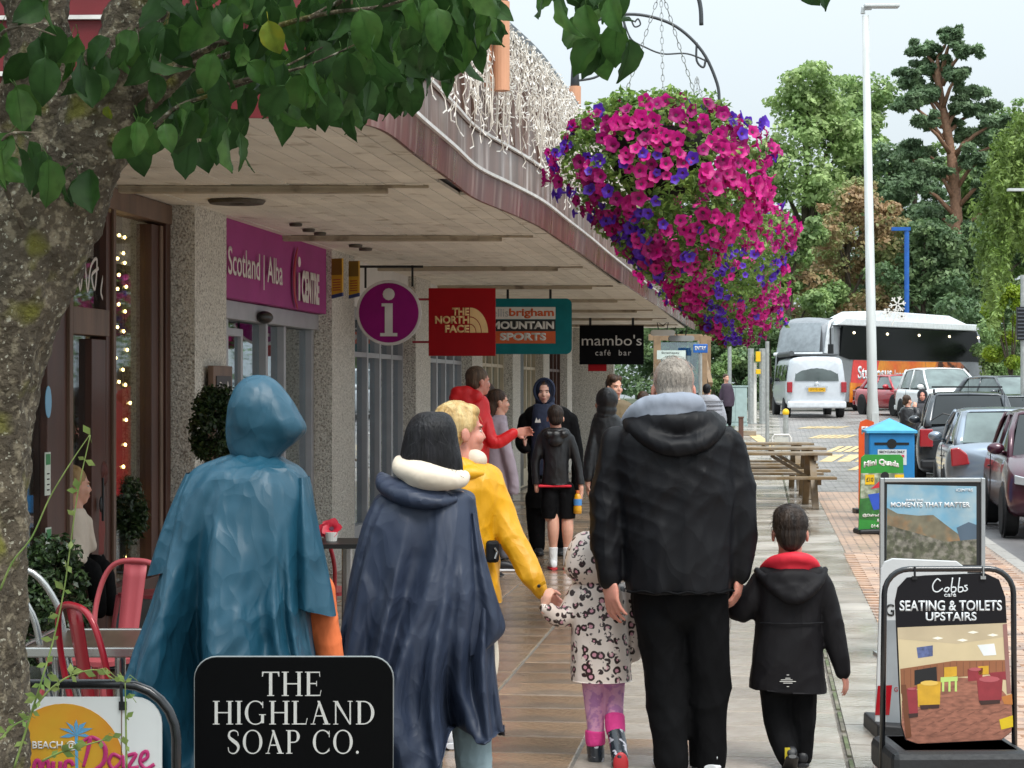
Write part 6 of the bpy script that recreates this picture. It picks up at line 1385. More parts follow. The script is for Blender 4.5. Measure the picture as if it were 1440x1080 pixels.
def folds(amp, k=14, seed=0, ani=(1, 1, 1), fine=.35):
    rg = np.random.default_rng(seed); D = rg.normal(size=(6, 3)); D /= np.linalg.norm(D, axis=1)[:, None]; D *= np.array(ani); ph = rg.uniform(0, 6.28, (6, 3)); Wd = rg.normal(size=(6, 3))
    def f(P):
        out = np.zeros(len(P))
        for i in range(6):
            kk = k*(1.0+.55*i); w = .9*np.sin(P @ (Wd[i]*k*.16)+ph[i, 0])+.25*np.sin(P @ (Wd[(i+2) % 6]*k*.4)+ph[i, 1])
            msk = np.clip(.35+.8*np.sin(P @ (Wd[(i+1) % 6]*k*.26)+ph[i, 2]), 0, 1)
            out += msk*((1-np.abs(np.sin(P @ D[i]*kk+w+ph[i, 1])))**1.6-.4)/(1+.55*i)
        return amp*.7*out
    return f
def hairfold(amp, c, seed=0):
    c = np.array(c)
    def f(P):
        d = P-c; a = np.arctan2(d[:, 1], d[:, 0]); return .55*amp*(np.sin(a*34+3*np.sin(d[:, 2]*25+seed))*.5+np.sin(a*61+d[:, 2]*18)*.35+np.sin(d[:, 2]*40+a*5)*.3)
    return f
def fd(phi): a = rad(phi); return Vector((math.sin(a), math.cos(a), 0)), Vector((math.cos(a), -math.sin(a), 0))
class Px:
    def __init__(s, d): s.d = d; s.k = d/F
    def P(s, px, py, dy=0): return Vector((X(px, s.d), s.d+dy, Z(py, s.d)))
    def rows(s, mb, rows, n=26, p=2.4):
        rings = []
        rr = catmull([tuple(r)+(0,)*(5-len(r)) for r in rows], 3)
        for py, xl, xr, hd, dy in rr:
            cx = (xl+xr)/2; hw = (xr-xl)/2*s.k; c = s.P(cx, py, dy); ring = []
            for j in range(n):
                a = 2*math.pi*j/n; ca, sa = math.cos(a), math.sin(a)
                ring.append(c+Vector((hw*math.copysign(abs(ca)**(2/p), ca), hd*math.copysign(abs(sa)**(2/p), sa), 0)))
            rings.append(ring)
        return mb.loft(rings)
    def limb(s, mb, pts, n=14, scale=1, ends=True):
        q = catmull([tuple(p) for p in pts], 4); w = [s.P(a, b, c) for a, b, c, r in q]; rs = [max(.004, r*s.k*scale) for a, b, c, r in q]
        mb.tube(w, rs, n)
        if ends:
            mb.ell(w[0], (rs[0],)*3); mb.ell(w[-1], (rs[-1]*.98,)*3)
        return w
def head_parts(mb, c, phi, s=1, tilt=0, neck=None):
    f, r = fd(phi); up = Vector((0, 0, 1)); ft = (f*math.cos(rad(tilt))+up*math.sin(rad(tilt))); ut = r.cross(ft)
    M = Matrix((r, ft, ut)).transposed()
    def e(x, y, z, a, b, d_): mb.ell(c+M @ Vector((x, y, z))*s, (a*s, b*s, d_*s), 16, 11, M)
    e(0, -.012, .035, .076, .095, .088); e(0, .030, -.030, .058, .066, .082); e(0, .052, -.086, .034, .034, .026); e(0, .075, .024, .046, .020, .011)
    e(0, .096, -.026, .0135, .018, .012); e(0, .020, -.06, .050, .055, .045)
    mb.tube([c+M @ Vector((0, .086, .014))*s, c+M @ Vector((0, .101, -.022))*s], [.008*s, .0115*s], 8)
    for q in (-1, 1): e(q*.034, .062, -.028, .026, .028, .028); e(q*.079, -.008, -.012, .009, .021, .031)
    e(0, .090, -.058, .022, .009, .008); e(0, .087, -.070, .018, .009, .007)
    nb = neck if neck is not None else c+M @ Vector((0, -.02, -.17))*s
    mb.tube([c+M @ Vector((0, -.012, -.05))*s, nb], [.054*s, .060*s], 14)
    return M
def face_bits(t, c, M, s, hairm, browm=None):
    q = MB(); 
    for k in (-1, 1): q.ell(c+M @ Vector((k*.030, .0760, .002))*s, (.012*s, .009*s, .0055*s), 10, 7, M)
    ey = q.build('eyes', mat('eye_white', 'c9c2bb', .3), t, world=True, smooth=True)
    q = MB()
    for k in (-1, 1): q.ell(c+M @ Vector((k*.030, .0832, .002))*s, (.0052*s, .003*s, .0048*s), 8, 6, M)
    q.build('irises', mat('iris', '2c2119', .2), ey, world=True, smooth=True)
    q = MB()
    for k in (-1, 1): q.tube([c+M @ Vector((k*.016, .0925, .020))*s, c+M @ Vector((k*.031, .0895, .025))*s, c+M @ Vector((k*.046, .078, .019))*s], .0030*s, 6)
    q.build('eyebrows', hairm, t, world=True, smooth=True)
    q = MB(); q.ell(c+M @ Vector((0, .0935, -.0575))*s, (.021*s, .008*s, .0045*s), 10, 6, M); q.ell(c+M @ Vector((0, .0915, -.067))*s, (.018*s, .008*s, .005*s), 10, 6, M); q.build('lips', mat('lips', 'a8605a', .4), t, world=True, smooth=True)
def hand_parts(mb, w, dr, pn, s=1, curl=.35, thumb=1, spread=.1):
    """w wrist, dr towards the fingers, pn palm normal, thumb +1/-1 side"""
    dr = Vector(dr).normalized(); pn = Vector(pn); pn = (pn-dr*pn.dot(dr)).normalized(); ac = dr.cross(pn)*thumb
    M = Matrix((ac, dr, pn)).transposed()
    mb.tube([w-dr*.05*s, w+dr*.02*s], [.027*s, .025*s], 12)
    mb.ell(w+dr*.048*s, (.040*s, .050*s, .016*s), 14, 9, M); mb.ell(w+dr*.040*s+ac*.018*s+pn*.006*s, (.020*s, .034*s, .015*s), 10, 7, M)
    for i in range(4):
        L_ = [.040, .045, .042, .033][i]*s; base = w+dr*(.088-.004*abs(i-1))*s+ac*(.030-.020*i)*s; ang = curl*.7; p = base-dr*.02*s; pts = [p, base]; dcur = (dr+ac*(.5-i/3)*spread*2).normalized()
        for j, seg in enumerate((1, .62, .5)):
            dcur = (dcur*math.cos(ang)+pn*math.sin(ang)).normalized(); pts.append(pts[-1]+dcur*L_*seg); ang = curl
        mb.tube(pts, [.0095*s, .0092*s, .0088*s, .0080*s, .0066*s], 8); mb.ell(pts[-1], (.0066*s,)*3, 8, 6)
    b = w+dr*.022*s+ac*.030*s; p1 = b+(dr*.7+ac*.55+pn*.35).normalized()*.036*s; p2 = p1+(dr*.85+ac*.15+pn*.45).normalized()*.028*s
    mb.tube([w+dr*.015*s+ac*.012*s, b, p1, p2], [.014*s, .0125*s, .0105*s, .008*s], 8); mb.ell(p2, (.008*s,)*3, 8, 6)
def shoe(t, a, phi, m, sole, s=1, lift=0, name='shoe'):
    """a = point on the ground under the ankle"""
    f, r = fd(phi); up = Vector((0, 0, 1)); f = f*math.cos(rad(lift))-up*math.sin(rad(lift)); up = r.cross(f)
    M = Matrix((r, f, up)).transposed()
    def ring(y, w, z0, z1, n=14): return [a+M @ Vector((w*s*math.copysign(abs(math.cos(2*math.pi*j/n))**.8, math.cos(2*math.pi*j/n)), y*s, (z0+(z1-z0)*(.5+.5*math.sin(2*math.pi*j/n)))*s)) for j in range(n)]
    q = MB(); q.loft([ring(-.075, .022, .03, .07), ring(-.065, .033, .02, .095), ring(-.03, .038, .02, .105), ring(.02, .040, .02, .10), ring(.07, .044, .02, .078), ring(.12, .046, .02, .062), ring(.165, .038, .02, .050), ring(.185, .020, .022, .038)])
    o = q.build(name, m, t, world=True, smooth=True, sub=1)
    q = MB(); q.loft([ring(-.082, .024, 0, .028), ring(-.06, .040, 0, .030), ring(.02, .042, 0, .030), ring(.10, .050, 0, .028), ring(.165, .042, .004, .03), ring(.195, .02, .012, .03)]); q.build('sole', sole, o, world=True, smooth=False, bevel=.003)
    return o
SK = {'fair': mat('skin_fair', 'cf9c86', .5, var=.06, scale=20, sss=.15, bump=.05, bscale=150, spec=.4), 'pink': mat('skin_pink', 'c98a78', .5, var=.10, scale=18, sss=.15, bump=.08, bscale=150, spec=.4), 'pale': mat('skin_pale', 'd9ab98', .5, var=.05, scale=20, sss=.15)}
def hairm(n, c, c2): return mat(n, c, .5, var=.3, scale=60, streak=(1, 1, .12), bump=.7, bscale=120, col2=c2, c2scale=30, spec=.3)
H_blk = hairm('hair_black', '0d0c0f', '19181c'); H_brn = hairm('hair_brown', '35261d', '4a3628'); H_dbr = hairm('hair_dark_brown', '241b17', '33271f'); H_bld = hairm('hair_blonde', 'd6bb86', 'b0905c'); H_gry = hairm('hair_grey', 'a39a90', 'b98f80'); H_shr = hairm('hair_short_brown', '4a3a2e', '5a4838'); H_lbl = hairm('hair_long_blonde', 'a98b5e', '846843')
def cloth(n, c, rough=.6, wr=.5, ws=9, **k): return mat(n, c, rough, var=.10, scale=5, bump=.12, bscale=260, wrinkle=wr, wscale=ws, bdist=.002, **k)
C_blk = cloth('black_shell', '0d0d11', .55, .8, 7, spec=.22); C_blk2 = cloth('black_cotton', '0a0a0c', .8, .6, 8, spec=.12); C_coal = cloth('charcoal_softshell', '121013', .65, .6, 7, spec=.2)
C_gry = cloth('grey_hoodie', '8c93a0', .85, .3, 8); C_red = cloth('red_fabric', 'd02034', .7, .3, 9); C_yel = cloth('yellow_raincoat', 'd69a06', .5, .7, 9); C_crm = cloth('cream_fleece', 'd9cbb8', .85, .3, 7)
C_navy = cloth('navy_poncho', '2c3548', .5, .7, 9, spec=.4); C_teal = cloth('teal_poncho', '1b4e63', .45, .85, 9); C_org = cloth('orange_sleeve', 'e0713c', .8, .4, 10); C_jean = cloth('pale_jeans', '8da0a6', .8, .4, 12)
C_lav = cloth('lavender_hoodie', '9d919c', .85, .3, 10); C_dnavy = cloth('navy_hoodie', '1d2740', .8, .3, 10); C_kha = cloth('khaki_coat', '6e5f45', .7, .3, 10); C_wht = cloth('white_sock', 'd5d6d6', .8, .2, 20); C_pinkw = mat('flower_leggings', 'cf97b4', .8, var=.2, scale=14, col2='b27aa8', c2scale=35, c2lo=.5, c2hi=.56, bump=.1, bscale=60)
M_shw = mat('shoe_white', 'cfd0d2', .5, var=.1); M_shb = mat('shoe_black', '18181b', .5); M_shr = mat('shoe_sole_red', 'b02a30', .5)
def leopard():
    m = mat('leopard_raincoat', 'e0cfc4', .45, var=.05, bump=.1, wrinkle=.3, wscale=9, coat=.1); n = m.node_tree.nodes; l = m.node_tree.links; p = n['Principled BSDF']
    g = n.new('ShaderNodeNewGeometry'); nz = n.new('ShaderNodeTexNoise'); nz.inputs['Scale'].default_value = 45; l.new(g.outputs['Position'], nz.inputs['Vector'])
    ad = n.new('ShaderNodeMix'); ad.data_type = 'VECTOR'; ad.inputs[0].default_value = .012; l.new(g.outputs['Position'], ad.inputs[4]); l.new(nz.outputs['Color'], ad.inputs[5])
    v = n.new('ShaderNodeTexVoronoi'); v.inputs['Scale'].default_value = 27; v.inputs['Randomness'].default_value = .8; l.new(ad.outputs[1], v.inputs['Vector'])
    r = n.new('ShaderNodeValToRGB'); l.new(v.outputs['Distance'], r.inputs[0]); e = r.color_ramp.elements; e[0].position = 0; e[0].color = (*rgb('c98c9a'), 1); e[1].position = .22; e[1].color = (*rgb('c98c9a'), 1)
    for pos, cc in ((.25, '2e1a17'), (.47, '2e1a17'), (.50, 'dccbc0')): q = r.color_ramp.elements.new(pos); q.color = (*rgb(cc), 1)
    # break the rings open
    n2 = n.new('ShaderNodeTexNoise'); n2.inputs['Scale'].default_value = 38; l.new(g.outputs['Position'], n2.inputs['Vector']); mr = n.new('ShaderNodeMapRange'); mr.inputs[1].default_value = .55; mr.inputs[2].default_value = .58; l.new(n2.outputs[0], mr.inputs[0])
    mi = n.new('ShaderNodeMix'); mi.data_type = 'RGBA'; l.new(mr.outputs[0], mi.inputs[0]); l.new(r.outputs[0], mi.inputs[6]); mi.inputs[7].default_value = (*rgb('dccbc0'), 1); l.new(mi.outputs[2], p.inputs['Base Color']); return m
C_leo = leopard()
def person(label, px, d, z0=None, group=None): return thing('person', label, 'person', (X(px, d), d, gh(d) if z0 is None else z0), 0, group)
def puffs(c, M, rr): pass
def hair_cap(mb, c, M, s, extra=()):
    def e(x, y, z, a, b, d_): mb.ell(c+M @ Vector((x, y, z))*s, (a*s, b*s, d_*s), 16, 11, M)
    e(0, -.022, .044, .083, .100, .092); e(0, -.050, -.005, .072, .066, .070)
    for q in extra: e(*q)
# ---------------- man in the black jacket
d = 9.2; p = Px(d); t = person('man seen from behind in black waterproof jacket, grey hair thinning at the crown', 950, d)
larm = [(868, 622, 0, 24), (857, 690, 0, 26), (852, 750, -.02, 24), (856, 812, -.04, 18)]; rarm = [(1022, 622, 0, 25), (1038, 690, 0, 26), (1042, 750, .0, 24), (1040, 806, .0, 18)]
lleg = [(921, 800, 0, 38), (926, 860, 0, 37), (932, 930, 0, 32), (938, 1000, -.02, 28), (943, 1068, -.06, 26)]; rleg = [(988, 800, 0, 39), (991, 860, 0, 37), (996, 930, 0, 33), (996, 1000, .03, 30), (996, 1074, .04, 27)]
b = MB(); hc = p.P(947, 548, .02); M = head_parts(b, hc, -4, 1.12, 0, p.P(948, 610)); p.rows(b, [(600, 905, 990, .10), (640, 890, 1010, .12), (720, 895, 1010, .12), (820, 898, 1015, .12)])
for l_ in (larm, rarm, lleg, rleg): p.limb(b, l_, scale=.6)
hand_parts(b, p.P(858, 812, -.05), Vector((.05, -.1, -1)), Vector((.75, .6, 0)), 1.15, .45, -1, .15); hand_parts(b, p.P(1040, 806, 0), Vector((-.1, 0, -1)), Vector((-.9, .4, 0)), 1.1, .7, 1)
solid(b, 'body', SK['pink'], t, .006)
b = MB(); 
def e_(mb, c, M, s, x, y, z, a, bb, dd): mb.ell(c+M @ Vector((x, y, z))*s, (a*s, bb*s, dd*s), 18, 12, M)
e_(b, hc, M, 1.12, 0, -.018, .038, .0795, .0985, .089); e_(b, hc, M, 1.12, 0, -.048, -.012, .070, .064, .066); solid(b, 'hair', mat('hair_cropped_grey', '958c82', .75, var=.25, scale=70, streak=(1, 1, .25), bump=.9, bscale=160, col2='b77c6c', c2scale=7, c2lo=.52, c2hi=.66), t, .006, 2, fold=hairfold(.0012, hc))
b = MB()
for pth in ([(883, 592, .03, 11), (893, 580, -.04, 14), (915, 569, -.10, 15), (948, 565, -.13, 15), (972, 566, -.09, 14), (984, 574, -.01, 11)], [(888, 590, .02, 13), (915, 584, -.09, 17), (950, 580, -.12, 16), (980, 580, -.04, 13)]): p.limb(b, pth)
solid(b, 'hood_lining', C_gry, t, .009, 16, fold=folds(.007, 22, 3), label='grey sweatshirt hood spilling over the collar')
b = MB(); p.rows(b, [(578, 905, 985, .09), (592, 888, 1004, .13), (606, 868, 1020, .15), (628, 860, 1032, .17), (670, 862, 1036, .18), (720, 870, 1034, .18), (770, 874, 1030, .185), (812, 877, 1029, .19), (832, 880, 1029, .19)]); p.limb(b, larm, ends=True); p.limb(b, rarm)
solid(b, 'jacket', C_blk, t, .011, 4, cuts=[(p.P(0, 833), (0, 0, -1))], fold=folds(.021, 10, 8, (1.2, 1, 1.2)))
b = MB()
for pth in ([(884, 592, .02, 11), (892, 603, -.09, 14), (918, 620, -.16, 15), (950, 628, -.19, 14), (982, 620, -.16, 15), (1004, 604, -.09, 14), (1012, 592, .02, 11)], [(892, 586, -.02, 12), (915, 592, -.10, 16), (950, 596, -.14, 18), (985, 592, -.10, 16), (1002, 588, -.02, 12)]): p.limb(b, pth)
b.ell(p.P(950, 606, -.11), (46*p.k, .06, 22*p.k)); b.ell(p.P(950, 626, -.17), (22*p.k, .035, 11*p.k))
solid(b, 'hood', C_blk, t, .009, 22, fold=folds(.008, 16, 12, (1, 1, 1.5)))
q = MB(); pts = [p.P(880+(1029-880)*j/24, 828+1.5*math.sin(j*1.3), -.19*math.sin(math.pi*(.08+.84*j/24))**.5) for j in range(25)]; q.tube(pts, .006, 6); q.build('hem_cord', C_blk2, t, world=True)
b = MB(); p.limb(b, lleg, 18); p.limb(b, rleg, 18); p.rows(b, [(790, 884, 1026, .15), (830, 886, 1026, .14), (860, 892, 1022, .12), (885, 905, 1010, .07)]); b2 = b
solid(b, 'trousers', C_blk2, t, .010, 3, cuts=[(p.P(0, 1080), (0, 0, -1))], fold=folds(.016, 12, 21, (1, 1, .8)))
shoe(t, p.P(943, 1083, -.03), -8, M_shw, M_shw, 1.1); shoe(t, p.P(1003, 1083, .05), 10, M_shw, M_shw, 1.1)
def flyaways(t, hc, M, s, m, n, seed, droop=.03, r=.095):
    rg = random.Random(seed); q = MB()
    for _ in range(n):
        v = Vector((rg.gauss(0, 1), rg.gauss(-.5, .8), rg.gauss(.5, .8))).normalized(); a = hc+M @ Vector((v.x*.080, v.y*.096-.02, v.z*.088+.04))*s; tn = v.cross(Vector((rg.gauss(0, 1), rg.gauss(0, 1), rg.gauss(0, 1)))).normalized(); w = M @ v
        q.tube([a, a+(M @ tn)*.02+w*.004, a+(M @ tn)*.045+w*.009-Vector((0, 0, droop*.4))], [.0009, .0007, .0003], 3)
    q.build('stray_hairs', m, t, world=True, kind='stuff')
flyaways(t, hc, M, 1.12, MATS['hair_cropped_grey'], 160, 1)
# ---------------- boy
d = 9.3; p = Px(d); t = person('small boy from behind in black coat with bright red hood collar, holding the man\'s hand', 1108, d)
larm = [(1072, 818, 0, 18), (1052, 850, 0, 18), (1040, 862, .02, 16), (1037, 830, .03, 12)]; rarm = [(1153, 822, 0, 19), (1168, 872, 0, 18), (1177, 912, -.02, 16), (1184, 944, -.03, 12)]
lleg = [(1090, 950, 0, 24), (1092, 1000, 0, 21), (1098, 1035, -.02, 19), (1104, 1060, -.10, 15)]; rleg = [(1126, 950, 0, 24), (1128, 1000, 0, 20), (1128, 1040, 0, 17), (1128, 1064, 0, 15)]
b = MB(); hc = p.P(1111, 750, 0); M = head_parts(b, hc, 3, .93, -5, p.P(1111, 800)); p.rows(b, [(800, 1080, 1145, .06), (900, 1080, 1140, .07), (960, 1080, 1140, .07)])
for l_ in (larm, rarm, lleg, rleg): p.limb(b, l_, scale=.55)
hand_parts(b, p.P(1184, 942, -.03), Vector((.25, 0, -1)), Vector((-.8, .5, 0)), .66, .4, 1); hand_parts(b, p.P(1037, 836, .03), Vector((-.05, 0, 1)), Vector((-.3, .9, 0)), .66, .6, -1)
solid(b, 'body', SK['pink'], t, .005)
b = MB(); hair_cap(b, hc, M, .95, [(-.01, .0, .075, .07, .075, .06), (0, -.06, -.03, .058, .05, .055)]); solid(b, 'hair', H_dbr, t, .005, 2, fold=hairfold(.0022, hc, 2)); flyaways(t, hc, M, .97, H_dbr, 170, 2)
b = MB()
p.limb(b, [(1074, 800, .01, 7), (1084, 790, -.04, 9), (1098, 784, -.08, 9), (1113, 782, -.09, 9), (1128, 784, -.08, 9), (1141, 791, -.04, 8.5), (1149, 800, .01, 7)]); b.ell(p.P(1112, 796, -.05), (30*p.k, .05, 12*p.k))
solid(b, 'red_hood', C_red, t, .006, 18, fold=folds(.004, 30, 2))
b = MB(); p.rows(b, [(792, 1080, 1146, .07), (802, 1062, 1164, .09), (825, 1060, 1163, .105), (870, 1062, 1153, .11), (920, 1057, 1157, .12), (968, 1053, 1163, .13), (976, 1053, 1163, .13)]); p.limb(b, larm); p.limb(b, rarm)
solid(b, 'coat', C_coal, t, .008, 4, cuts=[(p.P(1108, 970), (-.07, 0, -1))], fold=folds(.012, 12, 31, (1, 1, 1)))
b = MB()
p.limb(b, [(1064, 802, .0, 6), (1074, 813, -.07, 9), (1092, 829, -.11, 10), (1112, 838, -.13, 10), (1132, 829, -.12, 10), (1150, 813, -.08, 8), (1160, 800, .0, 6)]); b.ell(p.P(1111, 813, -.085), (42*p.k, .045, 18*p.k)); b.ell(p.P(1112, 828, -.115), (24*p.k, .03, 14*p.k))
solid(b, 'hood', C_coal, t, .007, 24, fold=folds(.005, 20, 33))
q = MB(); q.tube([p.P(1066+88*j/12, 873, -.112*math.sin(math.pi*(.1+.8*j/12))**.4-.006) for j in range(13)], .004, 6, squash=(1, .5, 1)); q.build('yoke_seam', C_blk, t, world=True)
fr2 = thing('x', '', '', p.P(1102, 952, -.138), 0); WMx = fr2
o = bpy.data.objects.new('chest_print', None)
bpy.data.objects.remove(o)
q = MB(); c0 = p.P(1102, 952, -.142)
for j, (dx, dz, w) in enumerate([(0, .028, .01), (0, .014, .022), (-.005, .007, .05), (0, 0, .07), (.0, -.007, .04), (0, -.022, .01)]): q.box(c0+Vector((dx, 0, dz)), (w, .0015, .0022))
q.build('back_print', M_white, t, world=True); bpy.data.objects.remove(fr2)
b = MB(); p.limb(b, lleg); p.limb(b, rleg); p.rows(b, [(940, 1068, 1148, .09), (975, 1070, 1146, .085)]); solid(b, 'trousers', C_blk2, t, .007, 3, fold=folds(.006, 18, 41, (1, 1, .7)))
shoe(t, p.P(1106, 1066, -.16), 0, M_shb, M_shb, .72, 35, 'boot'); shoe(t, p.P(1128, 1077, 0), 5, M_shb, M_shb, .72, 0, 'boot')
q = MB(); q.box(p.P(1100, 1050, -.175), (.022, .006, .05)); q.build('heel_tab', mat('tab_yellow', 'b8a51c', .5), t, world=True)
# ---------------- girl
d = 9.42; p = Px(d); t = person('little girl in leopard print raincoat with hood up, pink leggings and wellies', 845, d)
larm = [(815, 834, 0, 17), (800, 862, -.02, 16), (784, 866, -.05, 14), (768, 853, -.08, 11)]; rarm = [(876, 834, 0, 17), (890, 880, 0, 15), (892, 920, 0, 12)]
lleg = [(834, 940, 0, 19), (836, 985, 0, 15), (838, 1030, 0, 12), (838, 1062, 0, 11)]; rleg = [(864, 940, 0, 18), (864, 980, 0, 14), (864, 1015, -.04, 12), (869, 1050, -.12, 11)]
b = MB(); hc = p.P(843, 790, 0); M = head_parts(b, hc, -5, .86, 0, p.P(844, 826)); p.rows(b, [(825, 815, 872, .06), (880, 820, 870, .06), (950, 822, 868, .06)])
for l_ in (larm, rarm, lleg, rleg): p.limb(b, l_, scale=.6)
hand_parts(b, p.P(766, 851, -.09), Vector((.2, 0, 1)), Vector((.5, .8, 0)), .6, .8, 1)
solid(b, 'body', SK['fair'], t, .0055)
b = MB(); p.rows(b, [(747, 820, 848, .03), (754, 808, 862, .08, .0), (770, 798, 874, .115), (792, 793, 880, .125), (806, 795, 880, .115), (818, 808, 874, .08), (826, 820, 868, .07)]); solid(b, 'raincoat_hood', C_leo, t, .007, 4, fold=folds(.004, 18, 51))
b = MB(); p.rows(b, [(816, 822, 868, .07), (824, 808, 880, .09), (845, 802, 884, .105), (900, 802, 886, .12), (955, 802, 889, .135), (962, 802, 889, .135)]); p.limb(b, larm); p.limb(b, rarm); solid(b, 'raincoat', C_leo, t, .007, 4, cuts=[(p.P(0, 956), (0, 0, -1))], fold=folds(.005, 14, 53, (1, 1, .7)))
b = MB(); p.limb(b, lleg[:3]); p.limb(b, rleg[:3]); p.rows(b, [(930, 815, 882, .08), (960, 818, 880, .07)]); solid(b, 'leggings', C_pinkw, t, .006, 3, fold=folds(.003, 30, 55))
M_well = mat('welly', '222830', .25, coat=.5, col2='b9b7c0', c2scale=28, c2lo=.60, c2hi=.62); M_cuff = cloth('pink_cuff', 'd83a86', .8, .3, 20)
for (x, y0, y1, dy0, dy1) in ((837, 1027, 1048, 0, 0), (864, 1004, 1028, -.03, -.07)):
    b = MB(); p.limb(b, [(x, y0, dy0, 14), (x, (y0+y1)/2, (dy0+dy1)/2, 14.5), (x+1, y1, dy1, 13.5)], ends=False); solid(b, 'sock_cuff', M_cuff, t, .005, 2, fold=folds(.002, 60, 5, (.2, .2, 2)))
b = MB(); p.limb(b, [(837, 1044, 0, 12.5), (838, 1062, 0, 12.5), (838, 1068, .0, 12)]); b.ell(p.P(838, 1068, .05), (.036, .09, .028)); solid(b, 'welly_boot', M_well, t, .006, 2, cuts=[(p.P(0, 1074.), (0, 0, -1))])
b = MB(); p.limb(b, [(865, 1026, -.07, 12.5), (868, 1044, -.12, 12.5), (869, 1056, -.16, 12)]); b.ell(p.P(869, 1064, -.11), (.036, .05, .06)); o = solid(b, 'welly_boot', M_well, t, .006, 2)
q = MB(); q.ell(p.P(870, 1064, -.185), (.034, .012, .052)); q.build('red_sole', M_shr, o, world=True, smooth=True)
# ---------------- woman in yellow
d = 9.8; p = Px(d); t = person('blonde woman in yellow raincoat in profile, reaching back to hold the girl\'s hand', 660, d)
rarm = [(684, 676, 0, 24), (706, 724, -.03, 22), (724, 762, -.08, 19.5), (742, 795, -.12, 16.5), (760, 828, -.16, 12.5)]; larm = [(640, 678, .0, 22), (628, 740, 0, 19), (626, 800, 0, 14)]
lleg = [(648, 840, 0, 26), (644, 940, 0, 21), (640, 1040, 0, 15)]; rleg = [(676, 840, 0, 26), (672, 940, .1, 20), (668, 1035, .15, 15)]
b = MB(); hc = p.P(648, 608, 0); M = head_parts(b, hc, 68, 1.08, 2, p.P(655, 668)); p.rows(b, [(660, 640, 690, .08), (740, 650, 695, .09), (840, 640, 690, .09)])
for l_ in (larm, rarm, lleg, rleg): p.limb(b, l_, scale=.6)
hand_parts(b, p.P(761, 829, -.16), Vector((.75, 0, -.6)), Vector((-.2, -.9, 0)), .95, .7, -1)
solid(b, 'body', SK['pink'], t, .0055); face_bits(t, hc, M, 1.06, H_shr)
b = MB(); hair_cap(b, hc, M, 1.10, [(0, -.085, -.075, .045, .045, .06), (0, -.075, .0, .062, .06, .08), (.0, -.05, -.03, .066, .055, .06), (0, .03, .085, .062, .055, .035)]); solid(b, 'hair', H_bld, t, .005, 2, fold=hairfold(.0022, hc, 5)); flyaways(t, hc, M, 1.12, H_bld, 200, 3)
b = MB()
for a, y, rx, rzz, dy in ((640, 652, 24, 12, -.05), (657, 656, 16, 11, -.04), (655, 665, 30, 12, -.08), (645, 662, 28, 14, .05)): b.ell(p.P(a, y, dy), (rx*p.k, .06, rzz*p.k))
solid(b, 'hood', C_yel, t, .007, 14, fold=folds(.006, 20, 61)); b = MB(); p.rows(b, [(650, 636, 682, .08), (662, 626, 698, .11), (682, 626, 706, .13), (720, 632, 704, .13), (760, 640, 700, .13), (800, 640, 703, .14), (845, 636, 708, .15), (850, 636, 708, .15)]); p.limb(b, rarm); p.limb(b, larm)
solid(b, 'raincoat', C_yel, t, .008, 4, cuts=[(p.P(0, 846), (0, 0, -1))], fold=folds(.015, 12, 63, (1, 1, 1.2)))
b = MB(); p.limb(b, [(659, 643, .0, 16), (672, 647, -.02, 14)]); solid(b, 'scarf', C_crm, t, .007, 2)
q = MB(); q.beam(p.P(750, 822, -.21), p.P(766, 812, -.21), .016, .004, up=(0, -1, 0)); q.build('cuff_tab', C_yel, t, world=True, bevel=.002); q = MB(); q.ell(p.P(757, 818, -.214), (.008, .003, .008)); q.build('cuff_button', M_trim, t, world=True)
b = MB(); p.limb(b, lleg); p.limb(b, rleg); solid(b, 'trousers', C_blk2, t, .009, 3)
bag = thing('belt_bag', 'small black pouch with silver clip at the yellow raincoat\'s waist', 'bag', p.P(693, 772, -.15)); q = MB(); q.box((0, 0, 0), (.06, .05, .10)); q.build('pouch', C_blk, bag, bevel=.015); q = MB(); q.tube([(.01, -.03, .02), (.022, -.03, 0), (.012, -.03, -.03)], .005, 6); q.build('clip', M_alu, bag)
shoe(t, p.P(636, 1050, 0), 0, M_shw, M_shw, 1.0); shoe(t, p.P(606, 1056, -.1), -15, mat('shoe_floral', 'd3cdd6', .5, col2='b04a8c', c2scale=60, c2lo=.5, c2hi=.55), M_shw, 1.0)
